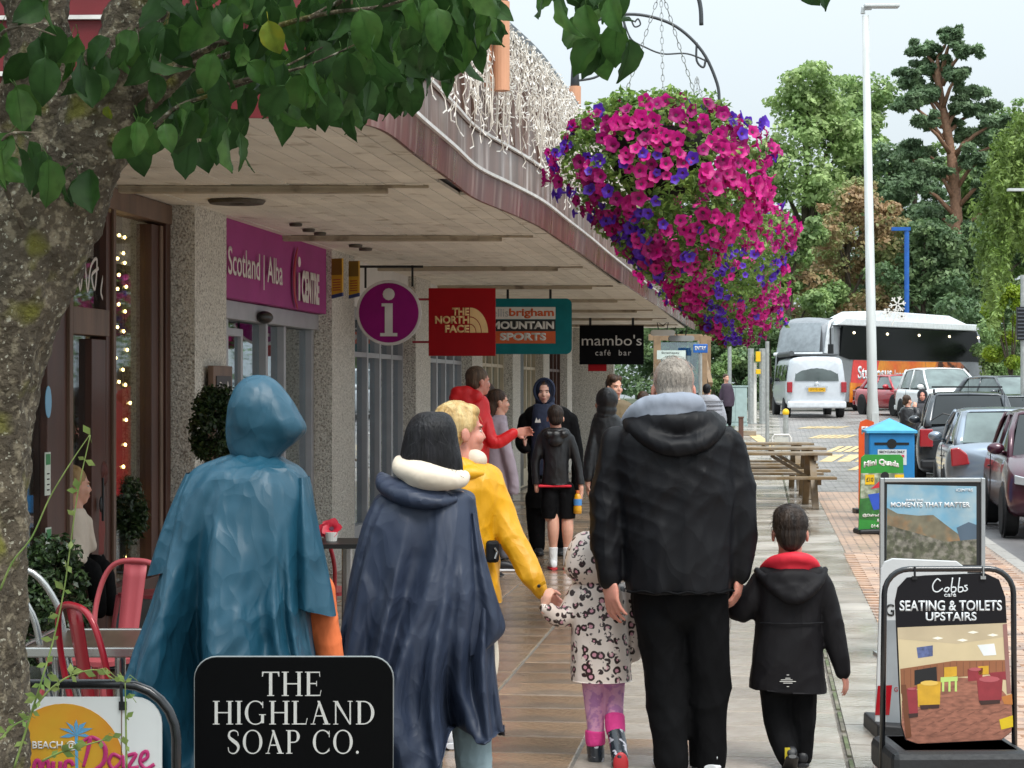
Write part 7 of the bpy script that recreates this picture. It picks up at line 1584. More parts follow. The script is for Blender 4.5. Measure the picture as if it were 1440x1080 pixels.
# ---------------- navy poncho
def poncho(p, name, m, t, rows, hem, amp, seed, hdep, vox=None, nf=11):
    """rows (py, xl, xr); hem(theta)->py where the cloth ends; vertical folds deepen downwards"""
    rr = catmull([tuple(r)+((0,) if len(r) < 5 else ()) for r in rows], 6); rr = [r for r in rr]; n = 150; vs = []; rg = random.Random(seed); phs = [rg.uniform(0, 6.28) for _ in range(8)]
    m_ = len(rr); y0 = rr[0][0]; y1 = rr[-1][0]
    for i, (py, xl, xr, hd, dy) in enumerate(rr):
        f = (py-y0)/(y1-y0)
        for j in range(n):
            a = 2*math.pi*j/n; ca, sa = math.cos(a), math.sin(a); pyy = py
            e1 = hem(a); 
            if pyy > e1: pyy = e1+(pyy-e1)*.0
            g = min(1, f*1.5)**1.2
            w = math.sin(nf*a+phs[0]+1.6*math.sin(f*3.5+phs[1])+1.1*math.sin(2*a+phs[2]))*.55+math.sin((nf*1.7)*a+phs[3]+2*math.sin(f*5+phs[4]))*.30+math.sin(nf*.5*a+phs[5])*.45
            w2 = (1-abs(w))*2-1
            rad_ = 1+amp*g*(w2*.7+w*.5)
            hw = (xr-xl)/2*p.k; c = p.P((xl+xr)/2, pyy, dy)
            ox = hw*math.copysign(abs(ca)**.85, ca)*(1+(rad_-1)*.35*abs(sa)); oy = hd*math.copysign(abs(sa)**.85, sa)*(1+(rad_-1)*1.8)
            cr = .010*g*math.sin(a*23+py*.09+3*math.sin(py*.03+phs[6]))*.5
            vs.append(c+Vector((ox, oy+cr, .004*math.sin(9*a+f*14))))
    fs = [(i*n+j, i*n+(j+1) % n, (i+1)*n+(j+1) % n, (i+1)*n+j) for i in range(m_-1) for j in range(n)]
    fs = [f_ for f_ in fs if len({tuple(round(x, 5) for x in vs[k]) for k in f_}) == 4]
    q = MB(); q.add(vs, fs); b = bmesh.new(); me = q.mesh(name, m, True); b.from_mesh(me); bmesh.ops.remove_doubles(b, verts=b.verts[:], dist=.0008)
    b.to_mesh(me); b.free(); nn = len(me.vertices); co = np.empty(nn*3); me.vertices.foreach_get('co', co); co = co.reshape(-1, 3); nr = np.empty(nn*3); me.vertices.foreach_get('normal', nr); nr = nr.reshape(-1, 3)
    co = co+nr*folds(.010, 7, seed, (1, 1, .8))(co)[:, None]; Mi = np.array(WM[t.name].inverted()); co = co @ Mi[:3, :3].T+Mi[:3, 3]; me.vertices.foreach_set('co', co.ravel()); me.update()
    for pl_ in me.polygons: pl_.use_smooth = True
    o = bpy.data.objects.new(name, me); C.objects.link(o); o.parent = t; WM[o.name] = WM[t.name]; s_ = o.modifiers.new('cloth', 'SOLIDIFY'); s_.thickness = .003; s2 = o.modifiers.new('sub', 'SUBSURF'); s2.levels = 1; s2.render_levels = 1
    return o
d = 8.4; p = Px(d); t = person('black haired woman from behind in navy rain poncho with cream hood folded out', 600, d)
lleg = [(610, 900, 0, 34), (600, 1010, .1, 26), (600, 1120, .15, 20)]; rleg = [(655, 900, 0, 34), (662, 1010, 0, 29), (668, 1100, -.03, 25), (668, 1125, -.03, 22)]
larm = [(545, 720, 0, 22), (525, 800, .05, 20), (540, 870, .15, 15)]; rarm = [(655, 720, 0, 22), (674, 800, .02, 20), (684, 900, .0, 17), (684, 940, .0, 14)]
b = MB(); hc = p.P(607, 628, 0); M = head_parts(b, hc, 10, 1.05, 0, p.P(607, 690)); p.rows(b, [(690, 560, 655, .09), (800, 560, 655, .10), (900, 570, 670, .11)])
for l_ in (larm, rarm, lleg, rleg): p.limb(b, l_, scale=.6)
hand_parts(b, p.P(684, 938, 0), Vector((-.2, .3, -1)), Vector((-.9, .2, 0)), .9, .8, 1); solid(b, 'body', SK['fair'], t, .007)
b = MB(); p.rows(b, [(579, 598, 622, .03), (583, 585, 632, .08), (598, 573, 641, .115), (622, 566, 645, .12, -.005), (645, 563, 650, .11, -.02), (665, 566, 652, .09, -.03)]); solid(b, 'hair', H_blk, t, .006, 3, fold=hairfold(.0018, hc, 4))
q = MB(); rg = random.Random(3)
for _ in range(26): a = p.P(rg.uniform(572, 645), rg.uniform(600, 650), -.11); q.tube([a, a+Vector((rg.uniform(-.03, .03), -.01, -.03)), a+Vector((rg.uniform(-.05, .05), -.02, -.06))], .0008, 3)
q.build('loose_strands', H_blk, t, world=True, kind='stuff')
b = MB()
p.limb(b, [(562, 648, -.02, 10), (566, 658, -.09, 14), (586, 664, -.15, 16), (610, 670, -.17, 16), (634, 674, -.14, 14), (650, 674, -.07, 11), (654, 668, .02, 9)]); p.limb(b, [(570, 648, -.05, 9), (595, 658, -.12, 13), (625, 666, -.12, 12), (648, 668, -.05, 9)]); b.ell(p.P(606, 678, -.13), (36*p.k, .06, 12*p.k))
solid(b, 'cream_hood', C_crm, t, .008, 20, fold=folds(.005, 16, 71))
b = MB()
p.limb(b, [(536, 670, .02, 8), (541, 681, -.07, 12), (560, 692, -.14, 13), (588, 700, -.19, 12), (618, 703, -.18, 9), (642, 700, -.12, 6)]); p.limb(b, [(540, 672, 0, 8), (560, 682, -.10, 12), (590, 690, -.15, 11), (625, 694, -.14, 7)])
solid(b, 'poncho_hood', C_navy, t, .008, 16, fold=folds(.006, 22, 73))
def hem_n(a):      # a: angle, 0 = right, -90 (sa<0) = towards the camera
    x = math.cos(a)
    if math.sin(a) > .1: return 1040
    if x > .62: return 1030-20*(x-.62)
    if x > .30: return 1018
    if x > .12: return 1018+60*(1-(x-.12)/.18)
    return 1082-60*max(0, -x-.2)
poncho(p, 'poncho', C_navy, t, [(688, 575, 640, .09), (696, 534, 664, .13), (712, 522, 668, .16), (740, 510, 672, .19), (790, 498, 680, .22), (850, 487, 692, .25), (900, 480, 694, .27), (960, 474, 698, .28), (1030, 476, 707, .29), (1085, 478, 710, .29)], hem_n, .30, 5, .2, nf=7)
# arm flap of the poncho
b = MB(); rgn = []
q = MB(); flap = []
for py, xl, xr, y0_, y1_ in ((720, 655, 670, -.10, .05), (770, 652, 680, -.15, .03), (820, 650, 694, -.17, .02), (860, 648, 706, -.17, .02), (890, 646, 717, -.17, .0), (912, 654, 690, -.16, .02)):
    n_ = 20; cx = (xl+xr)/2; flap.append([p.P(cx, py-(6*math.cos(2*math.pi*j/n_) if py > 880 else 0), (y0_+y1_)/2)+Vector(((xr-xl)/2*p.k*math.cos(2*math.pi*j/n_), (y1_-y0_)/2*math.sin(2*math.pi*j/n_)*(1+.25*math.sin(5*2*math.pi*j/n_)), 0)) for j in range(n_)])
q.loft(flap, caps=False); o = q.build('poncho_flap', C_navy, t, world=True, smooth=True, sub=2)
b = MB(); p.limb(b, [(680, 880, 0, 17), (685, 920, -.0, 17), (684, 945, 0, 16), (683, 953, 0, 13)]); solid(b, 'sleeve', C_crm, t, .006, 3, fold=folds(.004, 24, 75))
b = MB(); p.limb(b, lleg); p.limb(b, rleg); solid(b, 'jeans', C_jean, t, .008, 3, fold=folds(.005, 22, 77, (1, 1, 1.5)))
shoe(t, p.P(668, 1135, -.02), 0, M_shw, M_shw, 1); shoe(t, p.P(600, 1135, .12), 0, M_shw, M_shw, 1)
# ---------------- teal poncho
d = 7.7; p = Px(d); t = person('person from behind in wet teal rain poncho with pointed hood up and orange sleeve', 345, d)
larm = [(275, 690, 0, 24), (240, 760, 0, 22), (235, 830, .05, 17)]; rarm = [(405, 700, 0, 24), (424, 780, 0, 20), (440, 860, .02, 19), (462, 925, -.02, 17)]
lleg = [(322, 1010, 0, 34), (312, 1060, 0, 34), (305, 1170, 0, 26)]; rleg = [(375, 1010, 0, 34), (382, 1060, 0, 34), (392, 1170, 0, 26)]
b = MB(); hc = p.P(370, 592, 0); M = head_parts(b, hc, 35, 1.05, 0, p.P(355, 660)); p.rows(b, [(670, 295, 415, .10), (800, 300, 410, .12), (950, 305, 400, .10)])
for l_ in (larm, rarm, lleg, rleg): p.limb(b, l_, scale=.6)
hand_parts(b, p.P(463, 930, -.02), Vector((.1, 0, -1)), Vector((-.9, .3, 0)), 1, .5, 1); solid(b, 'body', SK['fair'], t, .008)
b = MB(); p.rows(b, [(527, 355, 374, .02, .0), (533, 342, 386, .06), (545, 331, 398, .10), (565, 322, 412, .13), (585, 318, 424, .14), (598, 317, 431, .14), (610, 317, 429, .13), (622, 318, 416, .12), (634, 322, 402, .11), (646, 330, 392, .10)]); solid(b, 'poncho_hood', C_teal, t, .008, 3, fold=folds(.007, 17, 81, (1, 1, 1)))
poncho(p, 'poncho', C_teal, t, [(640, 330, 388, .09), (650, 296, 404, .14), (662, 272, 424, .18), (685, 258, 437, .21), (720, 248, 440, .24), (760, 240, 440, .27), (810, 228, 440, .30), (870, 210, 442, .33), (930, 190, 450, .35), (990, 175, 458, .37), (1060, 166, 462, .38), (1120, 160, 468, .38)], lambda a: 1125, .28, 9, .3, nf=6.5)
for nm, rws in (('poncho_flap', ((670, 412, 436, -.12, .08), (720, 408, 446, -.18, .06), (780, 408, 460, -.20, .05), (825, 410, 470, -.21, .04), (852, 411, 476, -.21, .03))), ('poncho_flap', ((665, 262, 300, -.1, .08), (710, 242, 300, -.14, .06), (760, 224, 296, -.16, .06), (798, 210, 290, -.16, .08)))):
    q = MB(); flap = []
    for i, (py, xl, xr, y0_, y1_) in enumerate(rws):
        n_ = 24; cx = (xl+xr)/2; last = i == len(rws)-1
        flap.append([p.P(cx, py+(10*math.cos(2*math.pi*j/n_)*(1 if cx > 350 else -1) if last else 0), (y0_+y1_)/2)+Vector(((xr-xl)/2*p.k*math.cos(2*math.pi*j/n_), (y1_-y0_)/2*math.sin(2*math.pi*j/n_)*(1+.18*math.sin(5*2*math.pi*j/n_+i)), 0)) for j in range(n_)])
    q.loft(flap, caps=False); q.build(nm, C_teal, t, world=True, smooth=True, sub=2)
b = MB(); p.limb(b, [(446, 830, 0, 26), (452, 870, 0, 24), (462, 915, -.01, 21), (466, 935, -.02, 17)]); solid(b, 'sleeve', C_org, t, .007, 3, fold=folds(.006, 26, 83, (1, 1, 1.4)))
b = MB(); p.limb(b, lleg); p.limb(b, rleg); solid(b, 'trousers', C_blk2, t, .010, 3); shoe(t, p.P(305, 1188, 0), 0, M_shb, M_shb, 1.1); shoe(t, p.P(392, 1188, 0), 0, M_shb, M_shb, 1.1)
bg_ = thing('shopping_bag', 'bright red bag edge showing between the two front boards', 'bag', p.P(262, 1050, -.75), 0); q = MB(); q.prism([(-.02, -.10), (.05, -.10), (.052, .03), (.0, .075), (-.02, .04)], -.03, .03); q.build('bag_body', mat('bag_red', 'd8203f', .4), bg_, bevel=.004); q = MB(); q.tube([(-.01, 0, .06), (.01, 0, .12), (.04, 0, .05)], .003, 6); q.build('handle', M_trim, bg_)
# ---------------- the group at the shops: generic smaller figures
def fig(label, d, head, phi, hs, rows, arms, legs, skin, hair, top, bottom, hairx=(), hands=(), face=True, hood=None, hoodrows=None, hem=None, seed=0, shoes=(M_shb, M_shb), shoephi=None, vox=.010, z0=None, tilt=0, topname='jacket', sleeve_r=1.0, legcut=None):
    p = Px(d); gz = gh(d) if z0 is None else z0; t = person(label, head[0], d, gz)
    b = MB(); hc = p.P(head[0], head[1], head[2] if len(head) > 2 else 0); r0 = rows[0]
    M = head_parts(b, hc, phi, hs, tilt, p.P((r0[1]+r0[2])/2, r0[0]+8, 0)); p.rows(b, [(r[0], (r[1]+r[2])/2-(r[2]-r[1])*.3, (r[1]+r[2])/2+(r[2]-r[1])*.3, r[3]*.6) for r in rows])
    for l_ in list(arms)+list(legs): p.limb(b, l_, scale=.62)
    for h in hands: hand_parts(b, p.P(*h[0]), h[1], h[2], h[3], h[4] if len(h) > 4 else .5, 1)
    solid(b, 'body', skin, t, vox*.75, 3)
    if face: face_bits(t, hc, M, hs, hair or H_dbr)
    if hair:
        b = MB(); hair_cap(b, hc, M, hs, hairx); solid(b, 'hair', hair, t, vox*.75, 2, fold=hairfold(.003, hc, seed))
    if hood:
        b = MB()
        def e(x, y, z, a, bb, dd): b.ell(hc+M @ Vector((x, y, z))*hs, (a*hs, bb*hs, dd*hs), 16, 11, M)
        e(0, -.035, .030, .105, .115, .118); e(0, -.03, -.07, .10, .10, .08); e(0, -.01, -.13, .11, .11, .05)
        f = M @ Vector((0, 1, 0)); solid(b, 'hood', hood, t, vox*.9, 3, cuts=[(hc+f*.062*hs+Vector((0, 0, 0)), tuple(f))] if face else (), fold=folds(.004, 26, seed))
        if face:
            q = MB(); q.tube([hc+M @ Vector((.098*math.cos(a_), .058, .018+.118*math.sin(a_)))*hs for a_ in [2*math.pi*j/20 for j in range(20)]], .014*hs, 7, closed=True); q.build('hood_rim', hood, t, world=True, smooth=True)
    b = MB(); p.rows(b, rows)
    for a in arms: p.limb(b, a, scale=sleeve_r)
    solid(b, topname, top, t, vox, 3, cuts=[(p.P(0, hem), (0, 0, -1))] if hem else (), fold=folds(.007, 16, seed+5))
    if legs:
        b = MB(); 
        for l_ in legs: p.limb(b, l_)
        lr = rows[-1]; p.rows(b, [(lr[0]-12, lr[1]+3, lr[2]-3, lr[3]*.9), (lr[0]+6, lr[1]+4, lr[2]-4, lr[3]*.85)])
        solid(b, 'trousers', bottom, t, vox, 3, fold=folds(.005, 18, seed+9), cuts=[(p.P(0, legcut), (0, 0, -1))] if legcut else ())
        for i, l_ in enumerate(legs):
            a = p.P(l_[-1][0], 0, l_[-1][2]); a.z = gz; shoe(t, a, (shoephi if shoephi is not None else phi)+(8 if i else -8), shoes[0], shoes[1], 1.0 if d < 40 else 1)
    return t, p, hc, M
def dn(x=0, y=0): return Vector((x, y, -1))
gy = lambda d: CY+(EYE-gh(d))*F/d
fig('man in bright red waterproof with cropped brown hair, talking with his back half turned', 18.4, (673, 537), 62, 1.03, [(556, 655, 682, .08), (566, 638, 688, .12), (590, 632, 690, .16), (640, 634, 688, .17), (700, 638, 686, .17)], [[(682, 590, -.05, 11), (694, 622, -.12, 10), (722, 609, -.1, 8)], [(640, 590, 0, 11), (634, 640, 0, 10), (640, 680, .1, 8)]], [[(652, 690, 0, 15), (652, 760, 0, 12), (652, 805, 0, 10)], [(672, 690, 0, 15), (676, 760, .1, 12), (678, 800, .1, 10)]], SK['pink'], H_shr, cloth('red_shell', 'd00f18', .55, .5, 9, coat=0), C_blk2, hem=700, hands=[((724, 608, -.1), Vector((1, 0, .1)), Vector((0, -1, 0)), 1.05, .6)], seed=1, vox=.011)
t_ = bpy.data.objects[-1] if False else None
p = Px(18.4); b = MB(); [b.ell(p.P(a, y, -.10), (r*p.k*1.2, .07, r*p.k)) for a, y, r in ((644, 552, 9), (656, 553, 11), (668, 557, 10), (640, 560, 8), (655, 562, 13))]
rp = [o for o in C.objects if o.get('label', '').startswith('man in bright red')][0]; solid(b, 'hood', MATS['red_shell'], rp, .010, 14, fold=folds(.006, 20, 4))
fig('person mostly hidden behind the man in red, only cheek and brown hair showing', 20.4, (686, 556), 60, .95, [(572, 680, 694, .07), (584, 670, 700, .12), (660, 672, 698, .14)], [], [[(682, 655, 0, 11), (682, 770, 0, 9)], [(692, 655, 0, 11), (692, 770, 0, 9)]], SK['pink'], H_brn, C_red, C_blk2, seed=2)
fig('girl with long brown hair in lavender grey hoodie, in profile listening', 19.2, (701, 566), 75, .93, [(583, 694, 712, .07), (592, 684, 714, .11), (620, 682, 716, .13), (660, 682, 716, .13), (694, 682, 718, .13)], [[(706, 600, -.08, 9), (714, 640, -.12, 9), (722, 672, -.1, 8), (722, 690, -.08, 8)], [(688, 600, .05, 9), (684, 650, .1, 8)]], [[(694, 690, 0, 11), (696, 740, 0, 9), (698, 778, 0, 7)], [(708, 690, 0, 11), (712, 740, -.1, 9), (710, 778, -.1, 7)]], SK['fair'], H_brn, C_lav, cloth('grey_joggers', '6e6f78', .8, .3, 10), hairx=[(0, -.07, -.05, .07, .06, .09), (0, -.08, -.13, .055, .045, .08)], hem=695, seed=3, topname='hoodie', shoes=(M_shb, M_shw))
t2, p, hc, M = fig('teenage boy facing the camera in navy hood and open black coat', 21, (766, 552), 186, 1.0, [(569, 752, 782, .09), (577, 738, 802, .12), (600, 738, 803, .15), (650, 742, 800, .15), (700, 741, 800, .15), (716, 741, 799, .15)], [[(739, 590, 0, 10), (733, 622, -.05, 9), (738, 630, -.18, 8)], [(803, 590, 0, 10), (812, 640, 0, 9), (810, 690, 0, 8)]], [[(753, 700, 0, 15), (754, 740, 0, 13), (756, 768, 0, 11)], [(786, 700, 0, 15), (789, 740, 0, 13), (790, 768, 0, 11)]], SK['pale'], H_brn, C_blk2, C_blk2, hood=C_dnavy, hem=714, seed=4, hands=[((739, 629, -.19), Vector((-.2, -.2, 1)), Vector((1, 0, 0)), 1, .7)], topname='coat', shoephi=180, shoes=(M_shb, M_shb))
b = MB(); p.rows(b, [(568, 750, 783, .08, -.05), (590, 747, 781, .09, -.09), (650, 746, 779, .09, -.10), (668, 748, 777, .08, -.09)]); solid(b, 'hoodie', C_dnavy, t2, .009, 3, fold=folds(.005, 20, 6))
q = MB(); q.prism([(-.03, -.02), (.03, -.02), (.02, .02), (0, .0), (-.015, .03)], -.003, .003, lambda x, y, z: tuple(p.P(756, 591, -.20)+Vector((x, y, z)))); q.build('chest_logo', M_white, t2, world=True)
t2, p, hc, M = fig('boy from behind in black jacket and black shorts holding an orange drink bottle', 19.3, (781, 588), -4, .92, [(601, 770, 794, .06), (609, 759, 803, .09), (640, 764, 800, .11), (676, 763, 800, .11), (682, 763, 800, .11)], [[(762, 617, 0, 8), (753, 652, 0, 6.5), (755, 690, .0, 5.5)], [(801, 617, 0, 8), (812, 652, 0, 6.5), (817, 686, -.02, 5.5)]], [[(774, 688, 0, 12.5), (773, 712, 0, 12.5), (773, 728, 0, 12)], [(796, 688, 0, 12.5), (797, 712, 0, 12.5), (797, 728, 0, 12)]], SK['fair'], H_dbr, cloth('black_windbreaker', '121215', .45, .4, 10), C_blk2, face=False, hem=681, seed=7, hands=[((817, 692, -.02), dn(.0), Vector((-1, 0, 0)), .9, .8)], legcut=729, topname='windbreaker')
for o in [c for c in t2.children if c.name.startswith('shoe')]:
    for cc in list(o.children): bpy.data.objects.remove(cc)
    bpy.data.objects.remove(o)
b = MB(); b2 = MB()
for x, s_ in ((778, -1), (798, 1)): p.limb(b, [(x, 722, 0, 8), (x, 745, -.02, 8.2), (x, 770, 0, 5.5), (x, 790, 0, 5)]); 
for x in (778, 798):
    b3 = MB(); p.limb(b3, [(x, 722, 0, 8), (x, 745, -.02, 8.4), (x, 770, 0, 5.5), (x, 790, 0, 5)]); solid(b3, 'calf', SK['fair'], t2, .006, 3)
    b3 = MB(); p.limb(b3, [(x, 769, 0, 6.6), (x, 780, 0, 6), (x, 792, 0, 6)], ends=False); solid(b3, 'sock', C_wht, t2, .006, 2)
    a = p.P(x, 0); a.z = 0; shoe(t2, a, -5 if x < 790 else 8, M_shw, M_shr, .92)
q = MB(); q.box(p.P(780, 683, -.0), (.30, .20, .02)); q.build('shirt_hem', C_red, t2, world=True, bevel=.008)
b = MB(); [b.ell(p.P(a, y, -.10), (r*p.k*1.3, .05, r*p.k)) for a, y, r in ((770, 610, 6), (781, 612, 8), (792, 610, 6), (781, 620, 9))]; solid(b, 'hood', MATS['black_windbreaker'], t2, .008, 16)
bt = thing('drink_bottle', 'plastic bottle of orange drink with blue label in the boy\'s hand', 'bottle', p.P(812, 722, -.07)); k = p.k
q = MB(); q.lathe([(4*k, 0), (6*k, 1*k), (6*k, 8*k), (5.5*k, 12*k), (5.5*k, 20*k), (4*k, 26*k), (2.2*k, 29*k)]); q.build('drink', mat('orange_drink', 'd79a12', .2, coat=.6), bt, smooth=True); q = MB(); q.lathe([(5.9*k, 12*k), (5.9*k, 21*k)]); q.build('label', mat('label_blue', '4b86c2', .4), bt); q = MB(); q.lathe([(2.6*k, 29*k), (2.6*k, 33*k)]); q.build('cap', mat('cap_orange', 'd2703a', .4), bt)
fig('teenager in black hooded jacket turned away beside the man in black', 20, (850, 566), -40, .98, [(582, 838, 866, .09), (592, 832, 876, .12), (620, 828, 882, .15), (680, 826, 882, .16), (694, 828, 880, .16)], [[(838, 606, -.05, 9), (830, 640, -.1, 9), (826, 670, -.12, 8)], [(874, 606, 0, 10), (884, 650, 0, 9), (884, 685, 0, 8)]], [[(842, 690, 0, 14), (842, 740, 0, 12), (842, 778, 0, 10)], [(866, 690, 0, 14), (867, 740, 0, 12), (867, 778, 0, 10)]], SK['fair'], None, cloth('black_rainshell', '15161a', .45, .5, 9, coat=.1), C_blk2, face=False, hood=cloth('black_rainshell', '15161a'), hem=694, seed=8, hands=[((826, 680, -.12), dn(), Vector((1, 0, 0)), 1)])
fig('curly haired young man in khaki coat facing the camera behind the hooded teenager', 23, (864, 545), 150, 1.0, [(562, 856, 876, .08), (570, 846, 890, .12), (600, 842, 898, .15), (680, 846, 894, .15)], [[(848, 586, 0, 9), (842, 620, 0, 8), (846, 655, 0, 7)], [(892, 586, 0, 10), (899, 620, 0, 8), (898, 655, 0, 7)]], [[(860, 670, 0, 12), (860, 750, 0, 9)], [(880, 670, 0, 12), (880, 750, 0, 9)]], SK['fair'], H_brn, C_kha, C_blk2, hairx=[(.03, .03, .09, .05, .05, .04), (-.03, .02, .095, .05, .05, .04), (0, -.04, .11, .06, .06, .04)], seed=9)
t3, p, hc, M = fig('dark haired child low between the khaki coat and the man in black', 27, (905, 564), 20, .95, [(578, 897, 913, .07), (586, 892, 918, .1), (640, 894, 916, .12)], [], [[(900, 636, 0, 8), (900, 715, 0, 7)], [(910, 636, 0, 8), (910, 715, 0, 7)]], SK['fair'], H_brn, C_blk, C_blk2, face=False, seed=10)
fig('person in pale grey quilted puffer jacket walking away along the boardwalk', 40, (994, 549), 10, .95, [(555, 984, 1004, .10), (561, 977, 1012, .14), (580, 975, 1016, .17), (604, 978, 1016, .17)], [[(980, 568, 0, 5), (976, 590, 0, 4.5), (980, 606, .1, 4)], [(1012, 568, 0, 5), (1018, 590, 0, 4.5), (1014, 606, .1, 4)]], [[(990, 602, 0, 7), (990, 640, 0, 5.5), (990, 662, 0, 5)], [(1004, 602, 0, 7), (1006, 640, 0, 5.5), (1006, 662, 0, 5)]], SK['fair'], H_blk, mat('puffer_grey', '9c9ea6', .6, var=.1, scale=8), C_blk2, face=False, hem=606, seed=11, vox=.016, topname='puffer_jacket')
pj = [o for o in C.objects if o.get('label', '').startswith('person in pale grey quilted')][0]; p = Px(40)
for y in range(564, 606, 6):
    q = MB(); q.tube([p.P(996+20.5*math.cos(a), y, 0)+Vector((0, .176*math.sin(a), 0)) for a in [2*math.pi*j/24 for j in range(24)]], .010, 5, closed=True); q.build('quilt_seam', mat('quilt_line', '6f7078', .7), pj, world=True)
fig('person in dark plum coat standing left of the grey cabinet', 61.5, (1021, 532), 150, 1.0, [(539, 1017, 1026, .09), (543, 1014, 1030, .14), (562, 1015, 1030, .16), (572, 1016, 1029, .16)], [[(1015, 548, 0, 2.6), (1013, 560, 0, 2.4), (1015, 570, 0, 2.2)], [(1029, 548, 0, 2.6), (1031, 560, 0, 2.4), (1030, 570, 0, 2.2)]], [[(1019, 570, 0, 4), (1019, 596, 0, 3)], [(1026, 570, 0, 4), (1026, 596, 0, 3)]], SK['fair'], H_brn, mat('plum_coat', '3a2c3c', .7), C_blk2, seed=12, vox=.02)
fig('woman in black leather jacket raising both hands to her face beyond the blue bin', 44, (1276, 564), 60, .98, [(572, 1271, 1283, .10), (576, 1266, 1290, .14), (596, 1265, 1290, .17), (612, 1267, 1288, .16)], [[(1268, 582, 0, 5), (1278, 594, -.15, 4.5), (1288, 582, -.18, 3.5), (1286, 575, -.1, 3.4)], [(1288, 582, .1, 5), (1297, 590, .1, 4.5), (1290, 577, -.05, 3.6)]], [[(1273, 608, 0, 6), (1273, 650, 0, 4.5)], [(1283, 608, 0, 6), (1283, 650, 0, 4.5)]], SK['fair'], H_brn, mat('black_leather', '1d1d20', .35, coat=.2, wrinkle=.5, wscale=10), C_blk2, seed=13, vox=.016, hands=[((1286, 574, -.1), Vector((0, .2, 1)), Vector((0, 1, 0)), 1, .8)], z0=-.03, hairx=[(0, -.08, -.03, .05, .05, .06)])
fig('person in dark grey hood facing the camera beside the woman in leather', 45.5, (1297, 557), 190, 1.0, [(567, 1290, 1304, .10), (572, 1283, 1311, .14), (590, 1282, 1312, .17), (606, 1284, 1310, .16)], [[(1285, 580, 0, 5), (1281, 600, 0, 4)], [(1310, 580, 0, 5), (1314, 600, 0, 4)]], [[(1292, 602, 0, 6), (1292, 645, 0, 4.5)], [(1303, 602, 0, 6), (1303, 645, 0, 4.5)]], SK['pink'], None, mat('dark_grey_coat', '35343a', .7, wrinkle=.3), C_blk2, hood=mat('dark_grey_coat', '35343a'), seed=14, vox=.016, z0=-.03)
# women inside the café
t3, p, hc, M = fig('woman with long blonde hair and pale jumper sitting inside the café doorway', 12.4, (104, 684), 62, .95, [(714, 92, 116, .08), (724, 84, 122, .11), (760, 82, 124, .13), (792, 84, 122, .14)], [[(86, 735, 0, 13), (92, 770, -.05, 11), (118, 785, -.05, 9)], [(116, 735, .05, 12), (122, 770, .1, 10)]], [[(92, 800, 0, 16), (128, 802, .0, 15), (140, 860, 0, 11)], [(104, 800, .15, 16), (136, 802, .15, 15), (148, 860, .15, 11)]], SK['fair'], H_lbl, cloth('ivory_jumper', 'cfc2b2', .85, .3, 10), C_blk2, hairx=[(0, -.05, -.08, .07, .06, .10), (.0, -.07, -.20, .055, .04, .12)], seed=15, topname='jumper', shoephi=60)
fig('person with dark red hair facing the blonde woman inside the café', 12.9, (126, 672), 245, .95, [(702, 116, 138, .08), (712, 108, 146, .12), (780, 108, 146, .14)], [], [[(122, 790, 0, 16), (112, 820, 0, 12)], [(134, 790, 0, 16), (124, 820, 0, 12)]], SK['pink'], hairm('hair_red', '5a2a22', '3c1c18'), cloth('rust_top', '7a3a34', .8), C_blk2, seed=16)
bpy.data.scenes.remove(TSC)
# ============================================================ FOREGROUND TREE
M_tb = mat('tree_bark', '564c3e', .9, var=.35, scale=9, bump=1, bscale=60, bdist=.02, col2='857a66', c2scale=40, c2lo=.52, c2hi=.62)
n_ = M_tb.node_tree.nodes; l_ = M_tb.node_tree.links; pb_ = n_['Principled BSDF']; src = pb_.inputs['Base Color'].links[0].from_socket
nz = n_.new('ShaderNodeTexNoise'); nz.inputs['Scale'].default_value = 80; nz.inputs['Detail'].default_value = 4; g_ = n_.new('ShaderNodeNewGeometry'); l_.new(g_.outputs['Position'], nz.inputs['Vector']); r_ = n_.new('ShaderNodeMapRange'); r_.inputs[1].default_value = .63; r_.inputs[2].default_value = .66; l_.new(nz.outputs[0], r_.inputs[0])
mi_ = n_.new('ShaderNodeMix'); mi_.data_type = 'RGBA'; l_.new(r_.outputs[0], mi_.inputs[0]); l_.new(src, mi_.inputs[6]); mi_.inputs[7].default_value = (*rgb('a8a392'), 1)
nz2 = n_.new('ShaderNodeTexNoise'); nz2.inputs['Scale'].default_value = 8; l_.new(g_.outputs['Position'], nz2.inputs['Vector']); r2_ = n_.new('ShaderNodeMapRange'); r2_.inputs[1].default_value = .58; r2_.inputs[2].default_value = .7; l_.new(nz2.outputs[0], r2_.inputs[0])
mi2 = n_.new('ShaderNodeMix'); mi2.data_type = 'RGBA'; l_.new(r2_.outputs[0], mi2.inputs[0]); l_.new(mi_.outputs[2], mi2.inputs[6]); mi2.inputs[7].default_value = (*rgb('6d6a2c'), 1); l_.new(mi2.outputs[2], pb_.inputs['Base Color'])
TSC = bpy.data.scenes.new('workbench'); TMP = TSC.collection; TMPV = TSC.view_layers[0]
d = 5.0; p = Px(d); tree = thing('tree', 'big lichen-covered street tree at the left with broad hanging leaves', 'tree', (X(-60, d), d, 0))
def limbp(mb, pts): p.limb(mb, pts, 18)
b = MB()
limbp(b, [(-62, 1560, 0, 130), (-62, 1400, 0, 108), (-60, 1150, 0, 97), (-55, 900, 0, 93), (-54, 700, 0, 93), (-50, 590, 0, 94), (-32, 500, 0, 92), (0, 420, 0, 88), (42, 340, 0, 80), (75, 270, 0, 78)])
limbp(b, [(60, 300, 0, 66), (62, 200, .02, 56), (50, 90, .05, 48), (40, -80, .1, 42), (30, -400, .2, 34)])
